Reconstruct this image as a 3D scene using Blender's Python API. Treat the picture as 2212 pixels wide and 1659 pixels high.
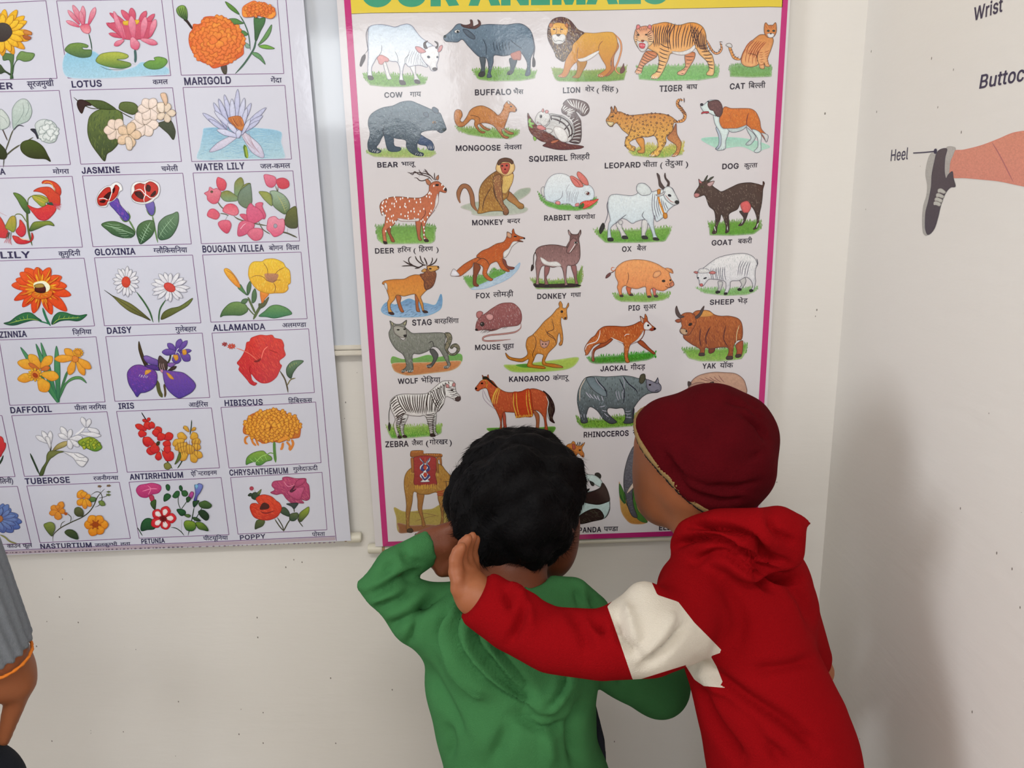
import bpy, bmesh, math, random
import numpy as np
from mathutils import Vector, Matrix
from mathutils.geometry import delaunay_2d_cdt
random.seed(7); rng = np.random.default_rng(7)
S = bpy.context.scene; COL = S.collection
for o in list(bpy.data.objects): bpy.data.objects.remove(o)

# ------------------------------------------------------------------ camera
FPX = 1700.0; CX, CY = 1106.0, 829.5
CAM = np.array([0.0, -1.2, 1.40]); PITCH = math.radians(14.2); TH = 0.0225
Fw = np.array([0, math.cos(PITCH), -math.sin(PITCH)]); U0 = np.array([0, math.sin(PITCH), math.cos(PITCH)]); R0 = np.array([1., 0, 0])
Rt = math.cos(TH)*R0 - math.sin(TH)*U0; Up = math.sin(TH)*R0 + math.cos(TH)*U0
cd = bpy.data.cameras.new('camera'); cam = bpy.data.objects.new('camera', cd); COL.objects.link(cam)
cd.sensor_width = 36; cd.lens = FPX/2212*36; cd.clip_start = 0.02
cam.matrix_world = Matrix(((Rt[0], Up[0], -Fw[0], CAM[0]), (Rt[1], Up[1], -Fw[1], CAM[1]), (Rt[2], Up[2], -Fw[2], CAM[2]), (0, 0, 0, 1)))
S.camera = cam
# ------------------------------------------------------------------ world, lights, exposure
S.view_settings.view_transform = 'Standard'; S.view_settings.look = 'None'
S.view_settings.exposure = -0.62; S.view_settings.gamma = 1.0; S.view_settings.use_curve_mapping = False
wd = bpy.data.worlds.new('world'); S.world = wd; wd.use_nodes = True
wd.node_tree.nodes['Background'].inputs[0].default_value = (0.80, 0.88, 1.0, 1); wd.node_tree.nodes['Background'].inputs[1].default_value = 1.0
def area(name, loc, target, sx, sy, power, col):
    l = bpy.data.lights.new(name, 'AREA'); l.shape = 'RECTANGLE'; l.size = sx; l.size_y = sy; l.energy = power; l.color = col
    o = bpy.data.objects.new(name, l); COL.objects.link(o); o.location = loc
    o.rotation_euler = (Vector(target)-Vector(loc)).to_track_quat('-Z', 'Y').to_euler(); return o
# daylight through the two windows of the rear wall (behind the camera) and one in the left wall
area('window_daylight', (-0.80, -4.12, 2.06), (-0.80, 0, 1.96), 0.9, 0.55, 15, (0.93, 0.97, 1.0))
area('window_daylight', (0.22, -4.12, 2.06), (0.22, 0, 1.96), 0.5, 0.55, 8, (0.93, 0.97, 1.0))
area('side_window_daylight', (-2.92, -1.9, 1.75), (0, -1.9, 1.5), 1.0, 1.2, 64, (0.95, 0.97, 1.0))
# unseen soft light added under the ceiling to fill the room
area('ceiling_fill', (-0.2, -2.0, 2.72), (-0.2, -2.0, 0), 1.2, 0.3, 38, (1.0, 0.97, 0.92))

# ------------------------------------------------------------------ helpers
def ray(px, py):
    d = Fw[None, :]*FPX + np.outer(np.atleast_1d(px)-CX, Rt) - np.outer(np.atleast_1d(py)-CY, Up); return d
def on_y(px, py, y):
    d = ray(px, py); t = (y-CAM[1])/d[:, 1]; return CAM + d*t[:, None]
def on_x(px, py, x):
    d = ray(px, py); t = (x-CAM[0])/d[:, 0]; return CAM + d*t[:, None]
def W(px, py, y): return on_y(px, py, y)[0]
def RW(px, p): return px*float(np.dot(np.asarray(p)-CAM, Fw))/FPX        # pixels -> metres at the depth of p
def project(P):
    v = P-CAM; z = v@Fw; return CX+FPX*(v@Rt)/z, CY-FPX*(v@Up)/z
def s2l(c):
    c = np.asarray(c, float); return np.where(c <= 0.04045, c/12.92, ((c+0.055)/1.055)**2.4)
def hx(s, g=1.0):
    if len(s) == 3: s = ''.join(ch*2 for ch in s)
    return np.clip(s2l([int(s[i:i+2], 16)/255 for i in (0, 2, 4)])*g, 0, 1)
def tag(o, label=None, cat=None, group=None, kind=None):
    if label: o['label'] = label
    if cat: o['category'] = cat
    if group: o['group'] = group
    if kind: o['kind'] = kind
    return o
def empty(name, loc, label, cat, group=None):
    o = bpy.data.objects.new(name, None); o.empty_display_size = .05; o.location = loc; COL.objects.link(o); return tag(o, label, cat, group)
def link(name, me, mat=None, parent=None, smooth=False):
    o = bpy.data.objects.new(name, me); COL.objects.link(o)
    if mat: me.materials.append(mat)
    if parent is not None:
        o.parent = parent; o.matrix_parent_inverse = Matrix.Translation(-parent.location) if parent.parent is None else Matrix.Identity(4)
    if smooth: me.shade_smooth()
    return o
def mesh(V, F):
    me = bpy.data.meshes.new('m'); me.from_pydata([tuple(v) for v in np.asarray(V).tolist()], [], F); me.update(); return me
def boxbm(bm, x0, x1, y0, y1, z0, z1, bev=0):
    g = bmesh.ops.create_cube(bm, size=1)['verts']
    for v in g: v.co = Vector(((x0+x1)/2+v.co.x*(x1-x0), (y0+y1)/2+v.co.y*(y1-y0), (z0+z1)/2+v.co.z*(z1-z0)))
    if bev: bmesh.ops.bevel(bm, geom=list({e for v in g for e in v.link_edges}), offset=bev, segments=2, affect='EDGES')
def box(name, x0, x1, y0, y1, z0, z1, mat, parent=None, bev=0):
    bm = bmesh.new(); boxbm(bm, x0, x1, y0, y1, z0, z1, bev); me = bpy.data.meshes.new(name); bm.to_mesh(me); bm.free()
    return link(name, me, mat, parent)
def nt(name):
    m = bpy.data.materials.new(name); m.use_nodes = True; t = m.node_tree; return m, t, t.nodes['Principled BSDF']
def mat(name, col, rough=.6, spec=.5, bump=None, var=None, sheen=0, metal=0, sss=0):
    m, t, b = nt(name); b.inputs['Base Color'].default_value = (*col, 1); b.inputs['Roughness'].default_value = rough
    b.inputs['Specular IOR Level'].default_value = spec; b.inputs['Metallic'].default_value = metal
    if sheen: b.inputs['Sheen Weight'].default_value = sheen; b.inputs['Sheen Roughness'].default_value = .5
    if sss: b.inputs['Subsurface Weight'].default_value = sss; b.inputs['Subsurface Radius'].default_value = (.01, .004, .002); b.inputs['Subsurface Scale'].default_value = .5
    g = t.nodes.new('ShaderNodeNewGeometry')
    if bump:
        n = t.nodes.new('ShaderNodeTexNoise'); n.inputs['Scale'].default_value = bump[0]; n.inputs['Detail'].default_value = 4
        t.links.new(g.outputs['Position'], n.inputs['Vector']); bn = t.nodes.new('ShaderNodeBump'); bn.inputs['Distance'].default_value = bump[1]
        bn.inputs['Strength'].default_value = 1; t.links.new(n.outputs[0], bn.inputs['Height']); t.links.new(bn.outputs[0], b.inputs['Normal'])
    if var:
        n = t.nodes.new('ShaderNodeTexNoise'); n.inputs['Scale'].default_value = var[0]; n.inputs['Detail'].default_value = 3
        t.links.new(g.outputs['Position'], n.inputs['Vector']); mx = t.nodes.new('ShaderNodeMix'); mx.data_type = 'RGBA'
        mx.inputs[6].default_value = (*col, 1); mx.inputs[7].default_value = (*var[1], 1); t.links.new(n.outputs[0], mx.inputs[0])
        t.links.new(mx.outputs[2], b.inputs['Base Color'])
    return m
def wallmat(name, col, dirt, density):
    m, t, b = nt(name); b.inputs['Roughness'].default_value = .42; b.inputs['Specular IOR Level'].default_value = .35
    g = t.nodes.new('ShaderNodeNewGeometry')
    n = t.nodes.new('ShaderNodeTexNoise'); n.inputs['Scale'].default_value = 2.2; n.inputs['Detail'].default_value = 3
    t.links.new(g.outputs['Position'], n.inputs['Vector'])
    mx = t.nodes.new('ShaderNodeMix'); mx.data_type = 'RGBA'; mx.inputs[6].default_value = (*col, 1); mx.inputs[7].default_value = (*dirt, 1)
    t.links.new(n.outputs[0], mx.inputs[0])
    mp = t.nodes.new('ShaderNodeMapping'); mp.inputs['Scale'].default_value = (1.7, 1.7, 1); mp.inputs['Rotation'].default_value = (0, .35, 0); t.links.new(g.outputs['Position'], mp.inputs[0])
    v = t.nodes.new('ShaderNodeTexVoronoi'); v.inputs['Scale'].default_value = 34; t.links.new(mp.outputs[0], v.inputs['Vector'])
    lt = t.nodes.new('ShaderNodeMath'); lt.operation = 'LESS_THAN'; lt.inputs[1].default_value = .06; t.links.new(v.outputs['Distance'], lt.inputs[0])
    n2 = t.nodes.new('ShaderNodeTexNoise'); n2.inputs['Scale'].default_value = 9; t.links.new(g.outputs['Position'], n2.inputs['Vector'])
    gt = t.nodes.new('ShaderNodeMath'); gt.operation = 'GREATER_THAN'; gt.inputs[1].default_value = density; t.links.new(n2.outputs[0], gt.inputs[0])
    ml = t.nodes.new('ShaderNodeMath'); ml.operation = 'MULTIPLY'; t.links.new(lt.outputs[0], ml.inputs[0]); t.links.new(gt.outputs[0], ml.inputs[1])
    m2 = t.nodes.new('ShaderNodeMix'); m2.data_type = 'RGBA'; t.links.new(ml.outputs[0], m2.inputs[0]); t.links.new(mx.outputs[2], m2.inputs[6]); m2.inputs[7].default_value = (.25, .22, .20, 1)
    t.links.new(m2.outputs[2], b.inputs['Base Color'])
    n3 = t.nodes.new('ShaderNodeTexNoise'); n3.inputs['Scale'].default_value = 60; n3.inputs['Detail'].default_value = 5; mp3 = t.nodes.new('ShaderNodeMapping'); mp3.inputs['Scale'].default_value = (.25, .25, 1)
    t.links.new(g.outputs['Position'], mp3.inputs[0]); t.links.new(mp3.outputs[0], n3.inputs['Vector'])
    bn = t.nodes.new('ShaderNodeBump'); bn.inputs['Distance'].default_value = .0006; t.links.new(n3.outputs[0], bn.inputs['Height']); t.links.new(bn.outputs[0], b.inputs['Normal'])
    return m
def printmat(name, amp, scl=5.0, rough=.16):
    m, t, b = nt(name); b.inputs['Roughness'].default_value = rough; b.inputs['Specular IOR Level'].default_value = .5
    a = t.nodes.new('ShaderNodeAttribute'); a.attribute_name = 'Col'; t.links.new(a.outputs['Color'], b.inputs['Base Color'])
    g = t.nodes.new('ShaderNodeNewGeometry')
    n = t.nodes.new('ShaderNodeTexNoise'); n.inputs['Scale'].default_value = scl; n.inputs['Detail'].default_value = 2; n.inputs['Distortion'].default_value = .6
    t.links.new(g.outputs['Position'], n.inputs['Vector'])
    n2 = t.nodes.new('ShaderNodeTexNoise'); n2.inputs['Scale'].default_value = 70; n2.inputs['Detail'].default_value = 4; t.links.new(g.outputs['Position'], n2.inputs['Vector'])
    bn = t.nodes.new('ShaderNodeBump'); bn.inputs['Distance'].default_value = amp; t.links.new(n.outputs[0], bn.inputs['Height'])
    b2 = t.nodes.new('ShaderNodeBump'); b2.inputs['Distance'].default_value = .00008; t.links.new(n2.outputs[0], b2.inputs['Height']); t.links.new(bn.outputs[0], b2.inputs['Normal'])
    n4 = t.nodes.new('ShaderNodeTexNoise'); n4.inputs['Scale'].default_value = 17; n4.inputs['Detail'].default_value = 5; n4.inputs['Roughness'].default_value = .7; t.links.new(g.outputs['Position'], n4.inputs['Vector'])
    b4 = t.nodes.new('ShaderNodeBump'); b4.inputs['Distance'].default_value = amp*.20; t.links.new(n4.outputs[0], b4.inputs['Height']); t.links.new(b2.outputs[0], b4.inputs['Normal'])
    t.links.new(b4.outputs[0], b.inputs['Normal']); return m

# ------------------------------------------------------------------ room shell
WALL_X = float(on_y(1838, 460, 0)[0][0])          # the right-hand corner of the room
HL, YB, HT = -3.0, -4.2, 2.8
M_wall = wallmat('wall_paint', hx('f0ede8'), hx('e8e4de'), .50)
M_wall2 = wallmat('wall_paint_side', hx('f0eeea'), hx('eae6e2'), .60)
M_floor = mat('floor_stone', hx('a89a88'), .5, .4, (30, .0005), (6, hx('94846f')))
M_ceil = mat('ceiling_paint', hx('e4e0d8'), .8)
M_frame = mat('window_paint', hx('c8c4bc'), .5)
tag(box('floor', HL, WALL_X, YB, .1, -.08, 0, M_floor), kind='structure')
tag(box('ceiling', HL, WALL_X, YB, .1, HT, HT+.08, M_ceil), kind='structure')
tag(box('wall_front', HL, WALL_X, 0, .1, 0, HT, M_wall), kind='structure')
tag(box('wall_right', WALL_X, WALL_X+.1, YB-.1, .1, 0, HT, M_wall2), kind='structure')
def holed(name, pieces, m):
    bm = bmesh.new()
    for p in pieces: boxbm(bm, *p)
    me = bpy.data.meshes.new(name); bm.to_mesh(me); bm.free(); tag(link(name, me, m), kind='structure')
holed('wall_left', [(HL-.1, HL, YB, -2.4, 0, HT), (HL-.1, HL, -1.4, .1, 0, HT), (HL-.1, HL, -2.4, -1.4, 0, 1.15), (HL-.1, HL, -2.4, -1.4, 2.35, HT)], M_wall2)
holed('wall_back', [(HL, WALL_X, YB-.1, YB, 0, 1.5), (HL, WALL_X, YB-.1, YB, 2.5, HT), (HL, -1.3, YB-.1, YB, 1.5, 2.5), (-.3, -.1, YB-.1, YB, 1.5, 2.5)], M_wall2)
def window(name, plane, a0, a1, z0, z1):
    bm = bmesh.new(); t = .035
    for (u0, u1, w0, w1) in ((a0, a1, z0, z0+t), (a0, a1, z1-t, z1), (a0, a0+t, z0, z1), (a1-t, a1, z0, z1), ((a0+a1)/2-t/2, (a0+a1)/2+t/2, z0, z1)):
        if plane == 'y': boxbm(bm, u0, u1, YB-.07, YB-.03, w0, w1)
        else: boxbm(bm, HL-.07, HL-.03, u0, u1, w0, w1)
    me = bpy.data.meshes.new(name); bm.to_mesh(me); bm.free(); tag(link(name, me, M_frame), kind='structure')
window('window_1', 'y', -1.3, -.3, 1.5, 2.5); window('window_2', 'y', -.1, WALL_X-.002, 1.5, 2.5); window('window_3', 'x', -2.4, -1.4, 1.15, 2.35)

# ------------------------------------------------------------------ whiteboard behind the posters
M_board = mat('whiteboard_enamel', hx('ccd2dc'), .08, .6, (2.5, .0012)); M_alu = mat('frame_metal', hx('e0dcd2'), .35, .5, (90, .0003), (35, hx('cfc8bc')))
wb = empty('whiteboard', (-.65, 0, 1.5), 'glossy white board with pale metal frame showing between the two posters', 'whiteboard')
zb0 = on_y([755], [768], -.016)[0][2]; zb1 = on_y([755], [757], -.018)[0][2]; zb2 = on_y([755], [746], -.014)[0][2]
xr = on_y([868], [740], -.012)[0][0]; xl = -1.75; zt = 2.25
box('board_panel', xl, xr, -.011, 0, zb2-.002, zt, M_board, wb)
for nm, a in (('frame_bottom', (xl-.01, xr+.01, -.018, 0, zb0, zb1-.0006)), ('frame_bottom_lip', (xl-.01, xr+.01, -.0145, 0, zb1, zb2)), ('frame_top', (xl-.01, xr+.01, -.017, 0, zt, zt+.02)),
              ('frame_side', (xl-.02, xl, -.017, 0, zb0, zt+.02)), ('frame_side', (xr, xr+.012, -.0155, 0, zb0, zt+.02))):
    box(nm, *a, M_alu, wb, bev=.0015)
GLYPHS = r'''A192|7,0 81,203 110,203 185,0 158,0 115,121 112,129 109,138 106,149 102,161 98,175 93,191 98,191 93,175 89,161 85,148 82,138 79,129 76,121 34,0|44,57 44,79 148,79 148,57
B182|24,0 24,203 96,203 110,203 122,200 132,196 140,191 147,184 152,177 156,168 158,159 159,150 159,141 157,134 155,128 151,123 147,118 143,114 137,111 132,109 126,107 126,105 132,104 139,102 145,98 151,94 156,88 161,81 164,74 166,64 167,54 166,45 164,35 160,27 154,19 147,12 138,7 127,3 113,1 99,0|50,23 98,23 112,24 124,27 132,32 138,38 141,46 142,55 142,61 140,68 137,74 133,79 128,83 122,87 116,90 108,92 99,92 50,92|50,114 95,114 102,115 109,116 115,118 121,122 125,126 129,131 132,136 134,142 134,149 133,157 130,165 125,172 118,177 108,180 96,181 50,181
C204|107,-3 90,-1 74,3 60,10 48,20 37,32 28,46 21,62 17,81 16,102 17,122 21,141 28,157 37,172 48,184 60,193 74,200 90,205 107,206 117,206 127,204 136,202 145,198 153,194 161,188 168,182 174,175 179,167 183,159 187,149 189,139 163,139 161,146 159,152 156,158 152,163 148,167 143,171 138,175 132,177 126,180 120,181 113,182 107,182 95,181 84,178 73,173 64,166 56,156 50,146 45,133 42,118 41,102 42,85 45,71 50,58 56,47 64,38 74,31 84,25 95,22 107,21 113,21 120,22 126,24 132,26 138,29 143,32 148,36 152,41 156,46 159,51 161,58 163,64 189,64 187,54 184,45 179,36 174,28 168,21 161,15 153,10 145,5 136,2 127,-1 117,-2
D201|88,0 38,0 38,23 86,23 101,24 115,27 127,32 137,39 145,49 152,60 156,72 159,87 160,102 159,118 156,132 152,144 146,155 137,164 128,171 117,176 103,180 88,181 37,181 37,203 90,203 109,202 126,198 141,191 154,182 165,170 173,156 180,140 183,122 185,102 183,82 180,64 173,47 165,34 153,22 140,12 125,6 107,1|50,203 50,0 24,0 24,203
E167|24,0 24,203 149,203 149,181 50,181 50,114 142,114 142,91 50,91 50,23 150,23 150,0
F164|24,0 24,203 148,203 148,181 50,181 50,111 138,111 138,88 50,88 50,0
G208|107,-3 90,-1 74,3 60,10 47,20 36,32 28,46 21,63 17,81 16,102 17,122 21,141 28,157 36,172 47,184 60,193 74,200 89,205 106,206 116,206 127,204 136,201 145,198 154,193 161,188 168,181 174,174 180,167 184,158 187,149 190,139 163,139 161,146 158,152 155,157 151,162 147,167 142,171 137,174 132,177 126,179 120,181 113,182 106,182 95,181 83,178 73,173 64,166 56,157 50,146 45,133 42,118 41,102 42,85 45,71 50,58 56,47 64,38 74,31 84,25 95,22 107,21 118,22 129,24 138,28 146,34 153,41 158,49 163,59 165,70 166,81 174,80 113,80 113,102 191,102 191,80 190,64 186,49 180,36 172,25 162,15 151,8 138,2 123,-2
H207|24,0 24,203 50,203 50,116 157,116 157,203 183,203 183,0 157,0 157,93 50,93 50,0
I120|12,0 12,23 47,23 47,181 12,181 12,203 108,203 108,181 73,181 73,23 108,23 108,0
J159|74,-3 57,-1 42,4 30,13 21,25 15,40 13,58 13,69 39,69 39,58 40,47 43,37 49,30 56,24 64,21 74,20 84,21 92,24 99,30 104,37 108,47 109,58 109,203 135,203 135,58 133,40 127,25 118,13 105,4 91,-1
K187|42,58 42,86 46,93 51,99 56,104 60,110 65,116 70,121 75,127 80,132 85,138 145,203 179,203 92,110|24,0 24,203 50,203 50,134 50,90 50,77 50,0|149,0 75,104 91,124 179,0
L157|24,0 24,203 50,203 50,23 144,23 144,0
M251|24,0 24,203 61,203 111,75 112,72 113,68 115,64 120,49 121,44 123,39 125,34 129,20 123,20 127,33 132,48 137,63 138,68 140,72 141,75 191,203 227,203 227,0 202,0 202,116 202,131 202,147 202,165 203,183 205,183 203,177 201,170 199,164 193,145 191,139 189,134 187,129 182,116 137,0 114,0 68,116 67,120 65,124 64,128 58,144 56,150 54,157 52,163 49,170 47,176 45,183 48,183 48,166 48,149 49,131 49,116 49,0
N209|24,0 24,203 54,203 137,73 140,69 142,65 145,60 148,55 152,49 155,43 159,36 162,29 166,22 162,21 161,29 161,36 160,43 160,50 160,57 160,63 160,78 160,203 185,203 185,0 155,0 81,116 78,121 74,127 71,132 67,138 63,145 59,152 43,181 48,181 49,153 49,145 49,138 50,131 50,125 50,120 50,116 50,0
O213|107,-3 90,-1 74,3 60,10 48,20 37,32 28,46 21,62 17,81 16,102 17,122 21,141 28,157 37,172 48,184 60,193 74,200 90,205 107,206 123,205 139,200 153,193 166,184 177,172 186,157 192,141 196,122 197,102 196,81 192,62 186,46 177,32 166,20 153,10 139,3 123,-1|107,21 118,22 130,25 140,30 149,37 157,47 163,58 168,70 171,85 172,102 171,118 168,133 163,146 157,157 149,166 140,173 130,178 118,181 107,182 95,181 84,178 74,173 65,166 57,157 50,146 45,133 42,118 41,102 42,85 45,70 50,58 57,47 65,38 74,30 84,25 95,22
P178|24,0 24,203 94,203 109,203 122,200 133,195 142,189 150,181 156,172 160,162 163,151 163,139 163,127 160,116 156,106 150,97 142,89 133,83 122,78 109,75 94,74 44,74 44,97 93,97 103,98 112,99 119,102 125,106 130,112 133,117 136,124 137,131 138,139 137,147 136,154 133,161 130,166 125,171 119,175 112,178 103,180 93,181 50,181 50,0
Q213|98,64 125,64 148,34 153,26 187,-19 160,-19 138,11 132,18|107,-3 90,-1 74,3 60,10 48,20 37,32 28,46 21,62 17,81 16,102 17,122 21,141 28,157 37,172 48,184 60,193 74,200 90,205 107,206 123,205 139,200 153,193 166,184 177,172 186,157 192,141 196,122 197,102 196,81 192,62 186,46 177,32 166,20 153,10 139,3 123,-1|107,21 118,22 130,25 140,30 149,37 157,47 163,58 168,70 171,85 172,102 171,118 168,133 163,146 157,157 149,166 140,173 130,178 118,181 107,182 95,181 84,178 74,173 65,166 57,157 50,146 45,133 42,118 41,102 42,85 45,70 50,58 57,47 65,38 74,30 84,25 95,22
R180|24,0 24,203 94,203 109,203 122,200 133,195 143,189 150,182 156,173 160,163 163,152 164,141 163,129 160,118 156,109 150,100 142,93 133,87 122,83 109,80 94,79 39,79 39,102 93,102 103,103 112,104 119,107 125,110 130,115 133,120 136,126 138,133 138,141 138,148 136,156 133,162 130,167 125,172 119,176 112,179 103,180 93,181 50,181 50,0|141,0 92,92 121,92 171,0
S179|89,-4 75,-3 62,0 51,4 41,9 32,16 26,24 20,33 17,44 15,55 42,55 43,47 46,41 49,35 54,30 60,26 67,23 74,21 82,20 89,20 98,20 107,22 114,24 121,27 127,32 132,37 135,42 138,49 138,56 138,62 136,67 133,72 129,75 124,79 118,82 112,84 105,87 98,89 73,96 58,101 45,108 34,116 27,125 22,136 21,149 22,160 25,170 30,179 37,187 45,194 55,199 66,203 78,205 91,206 104,205 116,203 126,199 136,194 144,187 151,179 156,171 159,161 160,151 135,151 133,161 128,169 121,175 112,180 102,182 90,183 82,183 74,181 67,179 61,176 56,172 51,167 48,162 47,156 46,150 47,144 49,138 52,133 57,129 62,126 68,123 74,121 79,119 85,117 106,112 112,110 118,108 125,105 131,103 138,99 143,95 149,90 154,85 158,79 161,72 163,64 163,55 162,45 159,35 155,25 148,17 139,10 129,4 118,0 104,-3
T179|13,181 13,203 167,203 167,181 103,181 103,0 77,0 77,181
U207|104,-3 88,-2 74,1 62,6 51,13 41,22 34,32 28,43 25,56 24,69 24,203 50,203 50,71 50,62 53,53 56,45 61,38 68,32 75,27 83,24 93,21 104,21 114,21 124,24 132,27 140,32 146,38 151,45 154,53 156,62 157,71 157,203 183,203 183,69 182,56 178,43 173,32 166,22 156,13 145,6 133,1 119,-2
V192|82,0 7,203 34,203 77,82 80,75 83,66 86,55 90,43 94,28 99,12 94,12 99,28 103,43 107,55 110,66 113,75 116,82 158,203 185,203 111,0
W274|62,0 7,203 33,203 65,78 67,72 69,65 70,58 72,51 73,44 75,37 76,30 78,23 79,16 76,16 77,23 78,30 80,37 81,44 83,51 85,58 86,65 88,72 90,78 122,203 152,203 185,78 186,72 188,65 190,58 191,51 193,44 194,37 196,30 197,23 199,16 195,16 197,23 198,30 200,37 201,44 203,51 204,58 209,78 241,203 268,203 212,0 182,0 147,129 145,138 143,147 141,157 138,167 136,178 134,190 140,190 138,179 136,168 134,158 132,148 130,139 127,129 92,0
X190|7,0 87,114 87,95 12,203 42,203 71,160 75,154 79,149 82,144 84,140 87,136 89,132 92,127 95,122 97,117 93,117 96,122 98,127 101,131 103,136 106,140 109,144 112,149 115,154 119,160 149,203 178,203 104,96 104,115 182,0 153,0 117,52 113,57 110,62 107,66 105,70 102,74 100,78 98,82 95,87 92,92 98,92 95,88 93,83 90,79 88,75 85,70 82,66 80,62 76,57 73,52 37,0
Y189|81,0 81,83 7,203 36,203 77,138 81,131 85,124 89,117 92,110 96,101 100,92 89,92 93,101 97,110 100,117 104,124 108,131 112,138 152,203 182,203 107,83 107,0
Z175|17,0 17,19 109,154 114,160 118,166 122,172 127,178 132,184 136,190 139,182 131,181 122,181 114,181 106,181 97,181 89,181 16,181 16,203 159,203 159,185 67,51 63,45 58,39 54,32 49,26 44,19 39,13 36,22 44,22 53,22 61,23 69,23 77,23 86,23 160,23 160,0
r104|21,0 21,152 45,152 45,128 50,135 55,142 61,147 68,151 77,153 85,154 92,154 97,153 97,129 92,130 89,130 86,130 83,130 76,130 69,128 64,126 58,123 54,118 50,113 48,108 46,102 45,95 45,0
i67|21,0 21,152 45,152 45,0|33,177 29,178 25,179 22,182 19,185 17,189 17,193 17,198 19,201 22,205 25,207 29,209 33,209 38,209 42,207 46,205 48,201 50,198 51,193 50,189 48,185 46,182 42,179 38,178
s146|73,-3 63,-3 53,-1 45,1 37,5 30,10 25,15 20,22 16,29 14,38 38,43 40,35 44,29 50,24 56,21 64,19 73,18 82,19 91,21 98,25 103,30 106,35 107,41 107,46 105,51 102,54 97,57 92,60 85,62 60,68 47,72 37,77 29,83 23,91 20,100 19,110 20,118 22,126 26,133 31,139 38,144 46,148 55,151 65,153 75,154 85,153 94,152 102,149 108,145 115,141 120,136 124,130 127,123 130,116 107,111 105,116 101,122 97,126 91,130 84,132 75,133 66,132 59,130 52,127 47,122 44,117 43,111 44,106 46,101 50,97 54,94 61,91 69,89 92,84 104,80 115,75 122,69 128,61 131,52 132,43 132,34 129,26 125,19 119,12 112,7 104,3 95,-1 84,-3
t91|82,152 82,131 3,131 3,152|26,188 50,188 50,39 51,33 52,28 54,25 58,22 62,20 68,20 74,20 81,21 85,1 83,0 80,-1 77,-1 74,-1 70,-2 67,-2 55,-1 45,3 37,9 31,16 27,26 26,37
u164|73,-2 63,-1 54,1 46,4 39,9 33,16 28,23 24,33 22,44 21,56 21,152 45,152 45,58 46,47 50,37 55,30 62,25 70,21 80,20 87,21 94,22 100,25 105,28 110,33 113,39 116,45 118,53 118,61 118,152 143,152 143,0 119,0 119,37 123,37 118,24 111,14 103,7 94,2 84,-1
o166|83,-3 70,-2 58,1 47,7 37,14 29,23 22,34 18,46 15,60 14,75 15,90 18,104 22,116 29,127 37,137 47,144 58,149 70,153 83,154 96,153 109,149 119,144 129,137 137,127 144,116 149,104 151,90 152,75 151,60 149,46 144,34 137,23 129,14 119,7 109,1 96,-2|83,19 92,19 101,22 108,26 114,32 119,39 123,47 126,56 127,65 128,75 127,85 126,94 123,103 119,111 114,118 108,124 101,128 92,131 83,132 74,131 65,128 58,124 52,118 47,111 43,103 41,95 39,85 39,75 39,65 41,56 43,47 47,39 52,32 58,26 65,22 74,19
c158|83,-3 70,-2 58,1 47,7 37,14 29,23 22,34 18,46 15,60 14,75 15,90 18,104 22,116 29,127 37,137 47,144 58,149 70,153 83,154 90,153 97,152 104,151 110,149 116,146 122,142 127,138 132,134 136,129 139,123 142,117 145,111 121,105 120,109 118,112 116,116 114,119 111,122 108,124 105,127 101,128 97,130 93,131 88,132 83,132 74,131 65,128 58,124 52,118 47,111 43,103 41,95 39,85 39,75 39,65 41,56 43,47 47,39 52,32 58,26 65,22 74,19 83,19 88,19 93,19 97,21 101,22 105,24 108,26 111,29 114,32 117,35 119,39 120,43 122,47 145,41 143,34 140,28 136,22 132,17 128,13 122,9 117,5 111,2 104,0 98,-2 90,-3
k152|44,55 44,85 48,85 114,152 144,152 74,80 71,80|21,0 21,203 45,203 45,0|118,0 59,74 76,91 149,0
e162|85,-3 71,-2 58,1 47,7 37,14 29,23 22,34 18,46 15,60 14,75 15,90 17,104 22,116 28,127 37,136 46,144 57,149 69,153 82,154 90,153 98,152 106,150 114,146 121,142 128,136 134,130 139,122 143,113 146,102 148,91 148,78 148,68 30,68 30,88 135,88 124,81 123,90 122,99 119,107 115,114 111,121 105,126 98,129 91,131 82,132 73,131 65,129 59,125 53,120 47,115 44,108 41,100 39,93 38,84 38,71 39,60 41,51 44,42 49,35 54,29 60,25 68,21 76,19 85,18 91,19 96,20 101,21 106,23 110,26 114,29 117,33 120,37 122,42 146,36 143,29 139,22 134,16 128,10 121,6 113,2 104,-1 95,-3
l76|56,-1 45,0 36,3 30,8 25,15 22,24 21,34 21,203 45,203 45,39 46,33 47,28 48,25 50,23 54,21 58,21 64,21 68,22 72,1 70,1 67,0 65,0 62,-1 59,-1'''
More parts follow.
